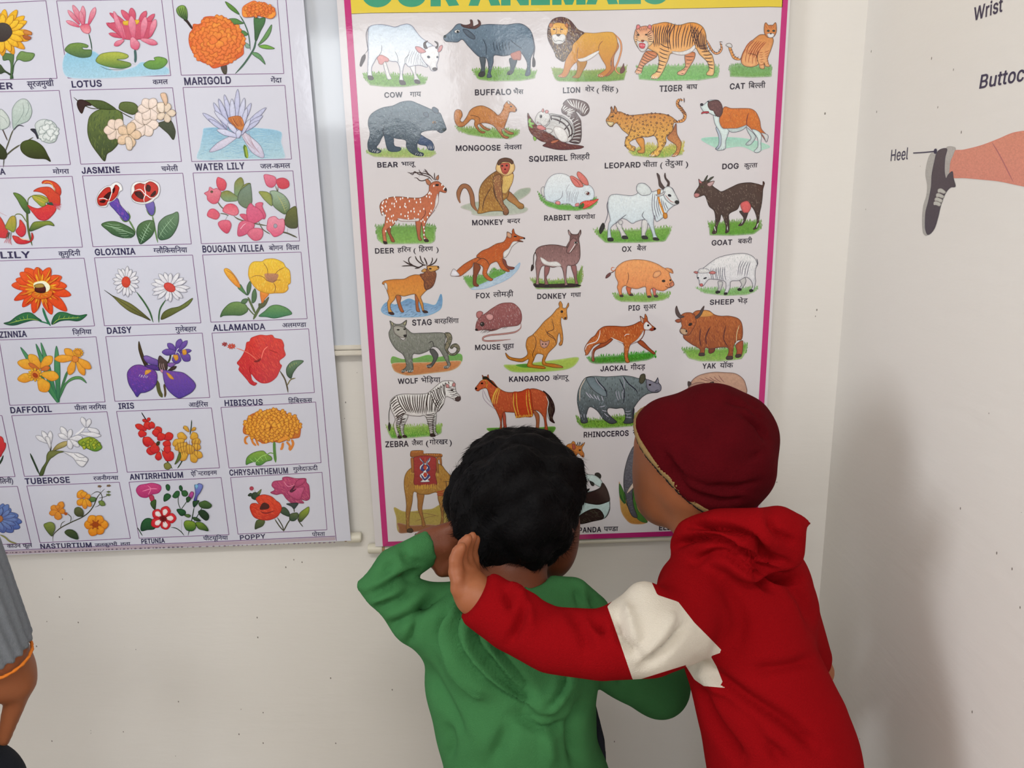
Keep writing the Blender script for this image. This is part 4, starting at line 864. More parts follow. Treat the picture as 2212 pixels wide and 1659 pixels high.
T बारहसिंगा 790,1632 1023,1625 40
@ C|animal|red fox on a slope with a bushy tail
g 6a4/8b6 6a4 1065,1190 1140,1185 1300,1170 1350,1115 1450,1130 1480,1160 1300,1230 1200,1280 1130,1300 1085,1240
f a9c4dc/bcd0e0 9bd 1140,1300 1300,1230 1450,1160 1540,1110 1605,1050 1590,1110 1500,1200 1350,1270 1250,1300
h 79b 4 60 -30 30
f 842 422 1170,1050 1230,1090 1200,1170 1190,1240 1215,1270 1190,1280 1160,1260 1160,1170
f 843 422 1440,1010 1470,1030 1490,1080 1555,1095 1540,1115 1490,1110 1450,1060
f b85018/c46428 532 1230,1010 1200,1000 1150,1020 1080,1060 1030,1100 990,1140 960,1175 1030,1180 1080,1150 1150,1090 1170,1050 1250,1090 1250,1160 1290,1210 1330,1225 1350,1210 1320,1190 1290,1150 1310,1090 1330,1060 1380,1040 1400,1060 1430,1110 1490,1138 1510,1130 1480,1100 1445,1050 1445,1000 1500,920 1530,880 1560,855 1600,850 1640,850 1600,830 1655,815 1600,795 1560,770 1545,725 1530,750 1530,775 1485,755 1480,800 1450,850 1380,870 1310,910 1240,940 1190,990
h 843 4 40 -35 50
h da6 4 30 -35 30
f eef 766 942,1165 970,1110 1000,1130 1030,1170 990,1180 950,1178
f eee 766 1540,850 1590,850 1560,870 1530,900 1500,960 1470,1000 1450,1000 1450,950 1500,910
f d8a888 422 1484,800 1487,757 1525,780 1520,815
e 211 100 1562 800 14 5
e 211 100 1648 818 8 7
l 211 6 1580,835 1610,848 1635,850
l 532 7 1185,1050 1240,1010 1290,1030 1315,1080
t FOX 1188,1390 1322,1386 50
T लोमड़ी 1352,1378 1545,1370 42
@ C|animal|dark brown donkey
g ab6/6a4 8b4 1705,1200 1850,1220 2000,1210 2130,1200 2200,1080 2205,1200 2180,1290 2000,1300 1760,1305
f 322 211 1740,1250 1900,1255 2100,1250 2190,1270 2100,1285 1760,1285
s 582 6 6 2150,1150 2210,1080 | 2160,1260 2190,1240
f 966 433 1845,1080 1890,1090 1880,1150 1860,1190 1880,1270 1850,1275 1840,1190
f 966 433 2095,1080 2140,1075 2150,1140 2150,1200 2165,1265 2140,1270 2125,1190
l 322 8 1765,930 1740,980 1735,1060 1725,1110
f 322 211 1720,1070 1738,1080 1735,1110 1712,1130
f 6a4a48/b08888 322 1755,940 1790,900 1870,880 1960,880 2030,895 2080,900 2050,900 2080,840 2085,790 2068,760 2070,735 2095,770 2120,780 2160,775 2185,735 2190,770 2170,820 2180,900 2180,1000 2150,1060 2100,1080 2060,1080 2050,1150 2050,1220 2065,1275 2040,1280 2030,1200 2000,1090 1920,1095 1830,1080 1800,1120 1785,1200 1785,1275 1760,1275 1765,1180 1755,1060 1765,1000
h 433 4 40 85 70
h c99 4 30 85 40
f eee 988 1800,1000 1830,1060 1920,1085 2000,1080 1960,1040 1880,1040 1830,1010
f 9a7070 322 2050,930 2075,880 2090,840 2120,815 2150,840 2150,880 2110,930 2080,960 2055,955
l eee 6 2140,860 2110,910 2080,955
e eee 322 2140 858 18 9
e 211 100 2140 858 8 7
f caa 322 2070,740 2090,765 2088,795 2072,775
f caa 322 2178,745 2185,780 2170,800
f 222 111 1758,1260 1785,1260 1788,1278 1758,1278
f 222 111 1850,1262 1878,1262 1882,1278 1852,1280
f 222 111 2040,1268 2062,1265 2068,1282 2042,1283
f 222 111 2138,1256 2160,1255 2168,1270 2142,1272
t DONKEY 1772,1397 2052,1390 50
T गधा 2092,1380 2190,1375 38
@ D|animal|pink-orange pig
g 8b5/9b5 6a3 375,1350 450,1350 600,1355 780,1350 920,1340 910,1375 860,1410 700,1430 450,1425 390,1400
f da6838 532 500,1280 545,1290 540,1330 560,1360 530,1365 505,1320
f d76 532 745,1290 785,1290 780,1340 800,1375 765,1375 755,1330
l 532 8 400,1110 370,1140 345,1150
l c75 8 400,1110 375,1130 355,1115 365,1095 390,1100
f 744 422 345,1145 350,1165 325,1190 302,1200 310,1170
f f0a868/e08850 743 395,1120 420,1080 480,1040 560,1022 640,1022 720,1035 800,1065 870,1105 930,1110 945,1150 910,1145 930,1210 950,1235 955,1265 920,1280 890,1300 850,1320 790,1310 760,1290 730,1310 740,1370 705,1382 690,1330 680,1280 600,1300 520,1285 490,1270 460,1290 455,1340 470,1370 440,1375 425,1330 412,1285 420,1240 395,1180
h c64 4 40 90 50
f f4b078 843 755,1180 770,1140 820,1130 830,1160 800,1185 770,1195
f f0a868 843 870,1105 910,1105 948,1150 920,1145 895,1130
e 321 210 855 1225 16 11
e 321 210 920 1218 8 8
f d86 632 915,1250 935,1232 955,1250 945,1275 920,1275
s 632 5 3 890,1250 930,1235 | 900,1270 930,1260
l 632 6 870,1275 910,1290 940,1280
l 743 6 515,1140 520,1200 500,1260
l 743 6 690,1200 680,1290
l 743 6 755,1230 745,1280
f 433 322 440,1358 468,1358 472,1374 442,1376
f 433 322 700,1368 730,1366 735,1382 705,1384
f 433 322 530,1350 560,1350 566,1364 535,1366
f 433 322 768,1362 795,1360 800,1378 770,1380
t PIG 520,1508 630,1504 50
T सुअर 662,1495 785,1488 38
@ D|animal|white woolly sheep
g 9c8/8b6 7a5 1155,1290 1300,1300 1450,1300 1650,1290 1755,1285 1730,1330 1650,1360 1450,1368 1250,1345
f ccc 445 1570,1200 1630,1190 1640,1240 1600,1300 1565,1310 1600,1260
f ccc 445 1375,1230 1420,1235 1410,1290 1385,1335 1355,1340 1380,1290
f ececee/d4d4dc 445 1185,1130 1230,1105 1300,1050 1370,1005 1450,980 1540,965 1630,962 1700,985 1740,1030 1750,1075 1735,1110 1730,1180 1735,1230 1720,1300 1700,1325 1675,1325 1705,1280 1690,1220 1640,1190 1580,1220 1500,1230 1490,1290 1460,1350 1432,1352 1450,1290 1440,1230 1350,1210 1290,1210 1260,1240 1230,1275 1200,1265 1195,1220 1175,1190
h 9aa 4 30 80 120
h fff 4 30 80 60
s 667 6 8 1310,1100 1440,1090 | 1320,1215 1450,1220
s 667 6 5 1600,1030 1690,1040 | 1560,1170 1650,1180
f eee 667 1185,1135 1200,1110 1250,1105 1290,1120 1290,1145 1200,1150
h 889 4 14 0 25
f d88 633 1142,1140 1165,1132 1185,1145 1170,1155
f d88 633 1290,1150 1320,1130 1355,1145 1330,1160
e 223 112 1252 1198 16 6 -20
e 223 112 1185 1195 8 6
f d77 733 1200,1255 1225,1250 1230,1270 1215,1278 1202,1270
l 445 6 1745,1010 1755,1060 1735,1085
f 222 111 1352,1325 1385,1318 1395,1335 1360,1345
f 222 111 1432,1340 1460,1335 1465,1352 1435,1357
f 222 111 1562,1300 1590,1295 1600,1312 1570,1318
f 222 111 1675,1310 1702,1305 1710,1322 1680,1330
t SHEEP 1296,1452 1528,1445 48
T भेड़ 1563,1437 1658,1432 38
@ E|animal|grey wolf with a curled tail
f 6a5/795 7a5 300,665 400,690 520,680 640,650 720,670 800,660 950,640 955,720 850,730 300,735
f c98450/b87440 cb9 302,730 500,722 700,718 950,705 930,760 850,800 700,820 450,845 350,820 310,790
h a63 4 60 0 40
f 555 222 690,590 735,640 730,680 680,760 640,772 625,750 670,730 690,680 655,610
f 8c8f86/6a6e66 222 285,390 280,350 275,322 320,350 350,355 385,350 435,315 430,360 420,380 450,410 490,440 560,440 640,438 720,435 790,440 810,470 800,560 830,640 840,700 855,740 830,775 790,775 790,760 825,740 780,650 740,590 690,570 640,610 560,640 500,640 490,700 500,770 490,810 450,815 440,800 395,818 385,800 430,760 420,690 395,640 330,590 280,510 265,440
h 444 4 30 80 120
h bbb 3 30 80 110
f 665 222 800,440 850,440 870,490 850,560 830,600 860,635 900,625 915,590 890,570 870,590 850,580 870,550 910,540 940,570 940,610 900,650 850,650 810,610 800,560 820,500
h cb9 4 26 60 60
f a9a8a0 322 310,380 360,370 420,390 435,440 430,480 400,505 370,480 320,440
f bb9 433 285,330 310,350 300,375
f bb9 433 400,355 430,325 425,360
e 332 111 355 408 13 6
e 332 111 415 402 10 6
f 222 111 405,460 435,455 430,475 412,475
f fff 433 365,475 400,488 425,485 418,500 395,505
s eee 4 4 395,795 440,800 | 388,815 435,815
s eee 4 4 455,790 500,790 | 450,812 495,812
s eee 3 4 630,745 670,750 | 625,765 665,770
s eee 3 4 800,750 845,750 | 792,775 840,772
l 222 6 640,540 680,520 700,580
t WOLF 352,925 545,918 50
T भेड़िया 575,913 760,908 42
@ E|animal|pinkish brown mouse with a long tail
l 743 16 1525,340 1525,390 1470,430 1340,450 1230,460 1170,480 1165,505 1200,515 1300,512 1430,500
l c99 6 1525,340 1525,390 1470,430 1340,450 1230,460 1170,480 1165,505 1200,515 1300,512 1430,500
f 9a5c5c/8a4e50 633 1095,410 1100,350 1130,290 1190,250 1250,205 1330,160 1400,150 1460,158 1515,210 1535,270 1530,330 1500,365 1440,375 1350,385 1290,410 1240,420 1200,410 1150,410 1110,418
h 734 4 40 85 90
h c99 4 24 85 70
h eee 3 26 80 26
f b77 633 1105,285 1105,245 1135,230 1165,245 1150,275 1130,300
f d9a0a0 633 1200,300 1195,270 1225,255 1260,268 1262,300 1230,320
e 211 100 1158 355 20 20
e 999 999 1152 350 4 4
e 211 100 1103 408 12 9
s 322 3 6 1200,400 1300,400 | 1140,440 1210,440
s 322 3 4 1360,385 1400,380 | 1350,400 1380,400
l 322 3 1095,405 1070,402
t MOUSE 1090,602 1330,594 50
T चूहा 1352,588 1462,583 40
@ E|animal|tan kangaroo with a joey in its pouch
f a8c050/98b848 bca 1365,745 1500,740 1700,715 1900,690 2075,672 2040,750 1950,790 1750,810 1500,815 1420,800
f 583 6a4 1480,745 1600,735 1700,760 1560,770
f d8923c/c07828 532 1380,628 1420,665 1480,680 1540,680 1590,640 1575,560 1590,490 1640,455 1700,390 1750,330 1820,270 1870,210 1895,190 1888,160 1905,135 1925,170 1925,195 1955,200 1980,150 1985,180 1965,215 1970,290 1965,310 1940,310 1915,290 1910,340 1925,430 1930,500 1920,550 1900,560 1890,545 1905,510 1895,440 1880,470 1870,540 1850,570 1800,620 1780,650 1760,720 1850,735 1920,755 1930,770 1850,770 1740,745 1730,700 1740,650 1680,640 1650,700 1640,740 1740,755 1765,775 1740,782 1600,765 1585,750 1600,690 1540,715 1460,705 1400,680
h 853 4 34 60 120
h eb6 4 30 60 90
l 532 6 1640,455 1668,490 1670,560 1640,640 1650,700
l 532 6 1820,300 1840,400 1780,430 1830,470 1865,510
l 532 6 1760,400 1790,460 1850,500 1860,545
f c98 532 1712,500 1740,520 1770,520 1800,512 1785,560 1750,585 1715,560
e 322 211 1735 545 6 5
e 322 211 1765 545 6 5
e 322 211 1918 235 11 12
f 322 211 1945,290 1962,288 1958,305 1942,305
l 622 5 1900,150 1908,190
s 322 3 3 1900,540 1920,545 | 1895,558 1915,560
t KANGAROO 1415,905 1800,895 50
T कंगारू 1833,890 1990,885 40
@ E|animal|striped zebra
g ac6/5a3 9c5 240,1325 400,1330 600,1320 775,1310 770,1400 700,1425 450,1445 290,1450 255,1390
f ddd 433 400,1220 450,1230 410,1330 410,1400 435,1435 400,1435 385,1400 370,1320 380,1280
f ddd 433 690,1210 720,1210 715,1300 715,1380 735,1410 705,1412 690,1350
s 322 6 12 370,1260 385,1400 | 430,1250 415,1400
s 322 6 12 685,1230 700,1400 | 718,1230 718,1390
f ededed/d8d0d0 433 285,1080 330,1040 400,1022 500,1022 600,1020 640,1010 700,960 760,910 800,895 880,900 900,950 910,1000 945,1040 950,1070 930,1092 900,1085 860,1060 810,1050 790,1110 760,1160 710,1210 690,1250 685,1330 690,1400 705,1420 670,1428 655,1380 640,1300 610,1230 560,1235 480,1230 400,1215 350,1270 340,1340 370,1420 385,1440 350,1442 335,1410 310,1320 325,1260 290,1180 275,1120
s 322 9 13 340,1035 640,1020 | 430,1200 620,1215
s 322 9 8 330,1050 430,1200 | 280,1100 330,1260
s 322 8 8 645,1015 790,1110 | 640,1200 740,1190
s 322 8 9 660,1000 800,915 | 740,1160 810,1040
s 322 7 11 330,1240 345,1410 | 410,1200 370,1410
s 322 7 12 615,1215 655,1400 | 700,1210 700,1390
s 322 6 6 820,960 920,1080 | 870,950 945,1050
s 322 5 6 805,960 870,1060 | 900,960 935,1050
f 544 322 900,1060 945,1045 950,1075 930,1092 905,1085
s 322 10 9 640,1010 830,895 | 655,1025 845,925
e 322 211 868 985 13 8
f d99 433 812,955 815,925 840,935 838,965
f d99 433 870,945 880,915 900,920 897,950
l 444 7 290,1100 268,1200 268,1300
f 333 222 268,1290 282,1330 272,1375 260,1340
f 322 211 350,1420 378,1420 390,1440 360,1445
f 322 211 400,1415 425,1415 440,1435 405,1437
f 322 211 660,1405 700,1405 710,1425 665,1428
t ZEBRA 233,1530 455,1522 55
T जैब~रा 485,1515 592,1510 42
T ( 620,1515 645,1515 50
T गोरखर 655,1505 830,1500 42
T ) 845,1508 868,1508 50
@ E|animal|chestnut horse with a red saddle cloth
f 583 8b6 1205,1350 1400,1345 1600,1350 1850,1335 1820,1400 1700,1415 1400,1400 1240,1385
f a64 532 1640,1170 1700,1220 1700,1330 1690,1370 1650,1388 1670,1340 1670,1260
f b54 532 1350,1150 1380,1220 1385,1300 1395,1360 1375,1400 1360,1320
f 322 211 1740,990 1800,1040 1840,1110 1850,1180 1830,1250 1850,1300 1800,1270 1780,1200 1790,1120 1770,1040
h 654 4 60 80 30
f c8603c/a8482c 532 1090,965 1110,940 1140,900 1165,880 1155,840 1180,860 1200,860 1215,835 1225,880 1260,900 1310,960 1380,1000 1460,1005 1560,990 1640,970 1720,990 1770,1030 1785,1100 1775,1180 1770,1270 1785,1370 1760,1390 1740,1385 1755,1340 1740,1240 1680,1180 1600,1190 1500,1200 1400,1195 1360,1200 1345,1280 1345,1370 1320,1390 1330,1290 1295,1190 1260,1130 1225,1040 1200,970 1150,975 1120,995 1095,985
h 932 4 40 80 80
h e95 4 30 60 60
l fff 5 1765,1040 1790,1100 1780,1180 1800,1270
f c04828 732 1450,1010 1520,1000 1610,975 1635,1100 1640,1230 1560,1240 1480,1240 1465,1120
s da4 10 2 1462,1010 1600,980 | 1490,1240 1635,1235
s da4 8 2 1485,1010 1578,985 | 1510,1240 1610,1235
s da4 8 14 1480,1225 1635,1215 | 1478,1255 1635,1240
h 932 4 24 40 30
s ec5 5 4 1330,960 1300,960 | 1290,1120 1245,1115
l da4 6 1150,890 1185,890 1205,920 1195,960
l da4 6 1160,975 1205,915
e da4 732 1200 915 10 10
l a9a 5 1160,975 1170,1060 1220,1120 1285,1170
l a9a 5 1165,975 1210,1070 1260,1115
e 211 100 1155 920 10 7
e 211 100 1100 968 8 8
f 332 211 1165,880 1165,860 1195,855 1225,880 1250,905 1300,960 1270,940 1225,900 1200,880
@ F|animal|lean brown jackal running
g 4a3/583 6a4 120,765 220,750 400,740 600,715 780,705 775,760 700,790 500,815 200,825 150,810
f a53 422 605,610 650,600 720,670 775,720 760,732 700,690 630,640
f a53 422 330,580 370,590 300,650 210,690 190,740 195,795 170,795 170,750 180,690 240,640
f b4532c/c8743c 422 235,500 290,465 380,460 480,465 560,450 620,420 640,410 630,365 655,380 670,390 680,345 700,380 705,410 740,450 782,485 765,500 740,508 720,500 680,500 670,540 640,590 600,615 540,640 520,700 515,760 530,805 495,808 480,740 475,640 430,610 360,580 300,620 230,630 190,650 160,690 130,735 105,740 110,725 100,690 110,650 160,580 200,550
h 722 4 40 75 80
h eb7 4 36 75 70
f eee 855 705,500 670,490 665,450 690,420 720,440 745,470 720,495
f eee 866 665,500 660,550 620,600 560,630 535,640 600,590 640,540
l eee 8 250,500 240,560 210,610 130,640 105,690
l eee 6 350,570 440,610 475,625
l eee 6 480,560 500,540 530,540
f dba 422 636,370 662,395 660,435 640,415
e 211 100 708 455 9 8
e 211 100 770 488 12 8
f c55 622 725,485 765,490 745,500
l eee 5 180,690 175,780
s 422 3 3 160,590 120,650 | 170,600 130,690
t JACKAL 252,893 512,883 50
T गीदड़ 540,880 680,873 42
@ F|animal|shaggy reddish brown yak
g 6a3/ac6 8c4 1030,675 1100,680 1200,675 1400,680 1600,640 1660,625 1640,720 1600,780 1400,800 1200,800 1090,770
f 732 311 1290,670 1345,670 1335,710 1290,722
f a53 422 1545,640 1610,600 1612,680 1595,750 1545,760 1555,700
f b4622c/8c4420 422 1150,325 1220,310 1290,315 1340,350 1400,365 1480,365 1560,385 1600,430 1612,520 1600,590 1560,600 1530,640 1520,700 1510,770 1455,778 1475,720 1470,670 1400,665 1300,680 1255,670 1240,740 1190,742 1205,690 1170,660 1130,640 1050,580 1040,530 1020,480
h 622 5 40 80 160
h d84 4 40 80 150
f e0a050 a63 1200,370 1210,330 1250,312 1300,325 1330,355 1280,370
h b73 4 34 80 30
f b05a28 422 1015,400 1020,360 1060,335 1120,335 1160,370 1165,430 1130,500 1100,545 1060,548 1020,530 1010,500 1030,460
h 732 4 26 80 60
h d84 4 26 80 50
f 544 322 1010,385 975,350 968,300 980,268 995,310 1020,355 1055,370
f 544 322 1155,375 1195,340 1215,300 1243,268 1235,310 1210,360 1175,390
f a53 422 1020,395 990,395 965,410 990,428 1020,420
f ca8 422 1012,495 1040,485 1075,500 1085,530 1060,545 1025,530
e 211 100 1110 445 18 12 -30
e 211 100 1072 510 6 9
l 522 10 1210,480 1200,580 1215,660
l 522 12 1300,470 1260,560 1265,640
l 522 9 1450,450 1430,580 1470,660
l dc9 6 1580,450 1555,530 1550,620
f 433 322 1200,720 1245,720 1245,744 1195,744
f 433 322 1460,750 1512,750 1512,778 1455,778
f 433 322 1545,735 1592,730 1595,752 1545,760
t YAK 1225,868 1355,864 50
T यॉक 1393,862 1520,857 42
@ F|animal|grey armoured rhinoceros
g 7a4/8b4 9b4 25,1330 100,1350 250,1350 400,1320 520,1310 620,1300 600,1400 560,1420 300,1440 90,1440 40,1400
h 462 4 26 80 120
f 445 222 540,1240 575,1250 570,1340 580,1375 540,1380 535,1300
f 7c8c90/40444a 222 30,1170 40,1080 80,990 120,950 200,940 300,945 400,940 480,935 560,945 620,960 650,930 675,920 685,965 730,980 770,995 795,960 800,950 808,1000 830,1030 830,1070 800,1095 750,1100 700,1110 665,1130 640,1150 600,1200 565,1260 560,1340 560,1385 475,1390 490,1340 470,1250 400,1250 330,1245 320,1290 380,1350 410,1380 350,1395 280,1350 220,1270 150,1235 120,1310 130,1380 70,1385 60,1320 40,1240
h 222 5 36 85 120
h 9ab 4 34 85 90
d bbb 10 8 0
f 6a7c86/809098 222 120,955 190,950 220,1000 300,1080 310,1130 270,1130 180,1070 130,1000
l 223 8 210,950 240,1000 300,1070 315,1140
l aab 6 200,950 225,1000 290,1070
l 223 9 470,940 520,1010 590,1070 610,1110
l aab 6 460,940 480,1000 470,1100
s aab 7 3 400,1080 460,1080 | 425,1170 465,1160
l 223 8 430,960 480,1080 470,1200
l dcb 7 110,960 60,1060 55,1180
h 222 4 14 0 0
s bbc 8 5 110,1090 260,1130 | 160,1150 280,1180
s bbc 6 3 70,1300 120,1300 | 75,1340 125,1340
s bbc 6 3 240,1230 290,1290 | 300,1220 330,1330
s bbc 5 3 490,1270 490,1330 | 540,1270 550,1330
f 554 222 625,960 640,925 675,920 680,970 650,1010 625,1000
f 889 223 690,975 740,985 780,1000 800,960 808,1005 832,1035 828,1075 800,1090 740,1090 700,1060
f 99a 223 780,1005 795,965 800,955 808,985 800,1010
e 111 000 725 1022 11 7
l 223 5 770,1085 800,1070 815,1075
t RHINOCEROS 92,1525 522,1508 52
T गैंडा 560,1500 700,1495 42
@ F|animal|brownish pink hippopotamus mostly hidden behind the dark red cap
f c8a088/b08878 533 1090,1050 1130,980 1180,940 1250,915 1340,902 1440,905 1540,915 1610,960 1640,1020 1645,1110 1500,1200 1200,1200 1100,1120
s 744 5 5 1200,960 1380,930 | 1310,985 1440,1000
f 433 322 1088,1030 1090,990 1120,1005 1105,1040
f 322 211 1275,1030 1300,1000 1335,995 1325,1025 1300,1040
h a87 4 40 20 60
f b08878 644 1100,1040 1180,1000 1260,1010 1300,1050 1250,1120 1130,1110
@ G|animal|camel carrying a patterned red saddle cloth
f b0a048/a89050 ba7 395,1085 500,1130 620,1130 750,1110 850,1100 940,1050 1050,1000 1200,1050 1180,1300 1150,1330 900,1360 620,1370 450,1380 420,1200
f 96603c/8a5838 a87 440,1270 600,1300 800,1290 1000,1310 1150,1330 1100,1370 800,1360 600,1380 465,1390 450,1330
l 864 6 600,1140 800,1160 930,1190
l 864 6 640,1250 800,1200 900,1180
f a67038 532 670,910 750,920 745,1000 730,1100 745,1200 770,1300 730,1310 720,1220 680,1110 675,1000
f a67038 532 1020,890 1100,890 1100,1060 1090,1180 1120,1320 1060,1320 1080,1200 1040,1000
f b88838/946434 532 600,610 540,670 515,750 515,850 530,950 540,1060 535,1150 540,1250 540,1330 560,1370 620,1360 600,1330 575,1300 580,1180 610,1030 630,900 700,925 800,928 900,905 920,990 945,1080 960,1200 945,1300 980,1310 985,1200 990,1050 995,960 1020,880 1100,890 1200,800 1150,740 1080,710 1010,640 950,570 800,540 700,560
h 643 5 60 85 60
h db6 5 50 85 60
l 532 8 1010,770 1020,830 1000,900
s a32 12 3 905,890 905,930 | 1000,885 990,930
f a63 532 592,420 620,405 740,405 745,440 780,440 960,445 965,480 600,480
s c84 16 9 600,415 740,410 | 615,420 750,418
s c84 16 8 760,440 950,450 | 775,450 965,462
f a83838/982c30 522 625,490 890,490 890,700 890,820 650,820 635,700
h 722 5 30 0 60
f fff 446 700,490 740,530 765,560 790,525 825,490 820,530 795,560 820,600 820,640 780,660 820,700 825,730 800,750 820,775 710,780 735,750 705,720 705,690 745,660 705,630 705,590 740,555 710,520
f 448 336 710,500 740,540 745,570 720,600 715,640 745,650 760,640 740,610 755,570 735,530
f 448 336 820,500 795,540 790,570 815,600 815,640 790,655 775,640 800,610 780,575 795,530
f 448 336 715,690 735,735 760,760 800,735 820,700 800,690 785,720 760,740 740,715
f c43 822 745,600 765,570 785,600 765,640
f c43 822 745,690 765,665 790,690 765,725
l eb5 6 765,490 765,560
l eb5 5 765,580 765,620
s da4 14 14 650,815 885,800 | 655,870 885,860
s 743 4 15 645,810 890,795 | 650,870 890,860
f b8743c 532 595,495 625,495 630,660 610,670 600,600
f b8743c 532 900,500 920,480 955,480 965,580 945,560 935,510 920,520 925,670 905,665
s db6 5 3 600,660 630,665 | 600,690 635,690
s db6 5 3 895,670 925,670 | 900,715 920,715
f 432 211 560,1340 600,1335 625,1365 600,1385 550,1375
t CAMEL 640,1448 840,1442 55
@ H|animal|giraffe with only its head showing above the boy's hair
f d88c3c/b86828 532 460,350 490,325 520,320 535,295 560,300 575,335 590,345 640,340 680,305 670,340 655,360 650,400 672,440 670,485 640,475 600,440 560,500 480,460
s 222 7 4 585,330 625,300 | 590,340 640,340
s 222 8 3 578,345 640,350 | 600,295 650,305
h 843 4 20 50 50
e 211 100 622 400 12 8
e 211 100 655 470 7 6
f b54 532 530,330 560,330 570,380 540,390
@ H|animal|black and white panda seated
f 222 111 800,690 820,670 850,672 875,700 870,735 840,745
f c8dcdc/b4cccc 333 640,700 720,690 800,700 860,740 895,790 890,830 800,880 740,890 690,880 640,930 600,1000 600,1200 700,1250 900,1220 970,1120 980,1000 940,850 890,790 860,840
f 322 111 895,790 940,850 970,930 980,1000 950,1020 850,1050 740,1040 640,1020 600,1060 600,950 680,910 780,890 860,850
f 322 111 560,1250 610,1190 680,1140 760,1105 830,1100 880,1130 910,1190 890,1225 780,1250 680,1275 620,1280
h 554 5 50 20 30
f 222 111 740,770 790,790 790,825 760,820
f 222 111 640,880 700,870 740,860 700,910 650,920
l 222 6 975,1000 980,1100 950,1180 910,1220
t PANDA 608,1385 878,1375 62
T पण~डा 908,1368 1080,1365 50
@ H|animal|grey elephant trunk and tusk beside the face of the boy in the cap
f c0a860/b07838 ca8 1090,780 1130,900 1200,1000 1350,980 1400,1100 1430,1260 1250,1280 1160,1210 1110,1100
f 4a7a34 354 1095,800 1150,900 1170,960 1160,1040 1100,960
f 4a7a34 354 1250,870 1290,830 1290,960 1340,970 1300,1030 1320,1120 1430,1255 1350,1250 1280,1180 1250,1050
s 243 8 5 1100,930 1270,880 | 1170,1040 1290,1200
f 707078/505058 222 1275,345 1400,300 1500,500 1500,700 1320,700 1290,740 1260,850 1250,950 1270,1080 1310,1200 1250,1190 1200,1090 1170,960 1145,830 1150,680 1180,540 1220,430
h 334 4 60 0 120
h 99a 4 40 0 60
f eeddcc 544 1310,720 1300,780 1260,850 1185,918 1200,870 1260,780 1290,720
t ELEPHANT 1568,1355 2000,1340 58
@ J|flower|sunflower cut by the left edge of the photo
b -700,70 548,8 682,936 -560,965
f 7a9a5a/4a6a3a 243 160,940 150,850 165,780 195,720 200,680 250,615 320,625 410,640 400,690 360,725 290,735 220,715 175,770 160,860 145,940
f 5a7a4a 243 40,640 120,640 165,650 160,760 140,940 122,940 130,800 110,720 40,720
f 4a5a34/343 232 0,770 60,840 130,885 120,900 60,865 0,880
r f0c030/e09a28 b72 25,390 17 60 365 84 300
r f4cc40/eab028 a62 25,390 16 60 290 76 230
f d8904a a52 300,360 380,390 375,420 290,400
f b86838 843 280,425 370,440 360,475 300,465
f 4a4644/3a3030 433 -90,385 -60,310 30,275 110,300 150,380 120,450 40,500 -60,480
d 665 6 90 0
t SUNFLOWER -700,1082 160,1062 78
T सूरजमुखी 330,1040 648,1025 62
@ J|flower|pink lotus flowers with lily pads on blue water
b 676,10 1930,-10 2040,903 812,932
f 8cc4e0/a8d0e4 cde 785,640 1100,610 1180,650 1350,840 1600,800 1700,740 1990,800 2020,880 1900,900 820,925
f 7a9a4a/4a6a4a 354 775,590 830,530 920,512 1000,520 1055,545 1040,570 985,568 1000,590 1090,595 1100,620 1080,675 980,690 880,665 800,625
f b8c050/4a7a40 354 1145,720 1200,650 1300,625 1420,622 1520,650 1535,680 1490,705 1400,712 1480,730 1560,755 1560,790 1460,820 1300,800 1180,760
f 7aa84a/5a8a48 354 1715,770 1780,725 1850,720 1840,690 1900,678 1980,700 2000,745 1940,810 1850,830 1760,815
l 354 12 1060,400 1085,500 1100,600
l 466 30 1612,590 1620,680 1615,750
q e8a8b8/d05070 b46 990,290 870,60 60 ; 1000,300 990,70 60 ; 1060,290 1140,85 62 ; 950,290 810,120 50 ; 950,320 790,250 50 ; 1000,330 960,130 54
f d8607a/e8a0a8 b46 960,315 1010,290 1060,290 1085,350 1070,395 1030,400 985,375
q d86880/c84868 a35 1600,300 1450,120 70 ; 1600,280 1570,95 80 ; 1650,300 1750,130 70 ; 1560,330 1310,155 60 ; 1700,330 1850,165 60 ; 1450,380 1270,275 60 ; 1480,450 1300,400 50
f d05a74 a35 1300,280 1850,260 1830,400 1760,460 1500,470 1400,400
f e8c040 b82 1470,260 1520,250 1660,240 1640,290 1490,300
q eaa0b4/d05878 b46 1500,460 1380,225 80 ; 1480,470 1360,135 60 ; 1600,470 1570,190 90 ; 1700,460 1740,200 80 ; 1790,440 1860,230 70 ; 1480,480 1365,545 60 ; 1690,470 1885,525 70 ; 1580,450 1640,595 110
l 466 6 1580,760 1620,770
l 466 4 1200,790 1300,830 1500,830
t LOTUS 862,1045 1220,1032 78
T कमल 1828,1010 2010,1003 52
@ K|flower|orange marigold blooms
b 65,-10 1320,-20 1400,878 175,898
l 354 26 650,800 690,860 700,890
f 5a4a4a/443 332 650,800 715,780 715,880 680,880
l 465 22 820,880 920,770 1010,640 1050,560 1080,400
l 465 14 1000,600 980,420 930,280 870,180
f 4a7a4a/3a5a3a 243 1045,210 1110,220 1175,210 1170,280 1120,380 1075,490 1055,480 1050,380
f 6a9a3a/4a7a3a 243 700,20 760,50 830,110 870,175 800,140 740,90
f 5a8a4a 243 740,230 820,222 880,250 920,280 850,290 770,285
f 5a8a4a 243 885,370 930,370 970,410 940,430 900,425
f 6a9a5a 243 1090,540 1150,450 1200,370 1255,295 1245,380 1200,460 1130,520
f 7ab04a 243 1100,550 1160,535 1220,545 1290,580 1220,588 1140,575
f 6a9a6a 243 1015,630 1080,630 1140,680 1180,770 1110,710 1050,670
f 8ab09a 354 935,510 980,530 1000,570 950,570
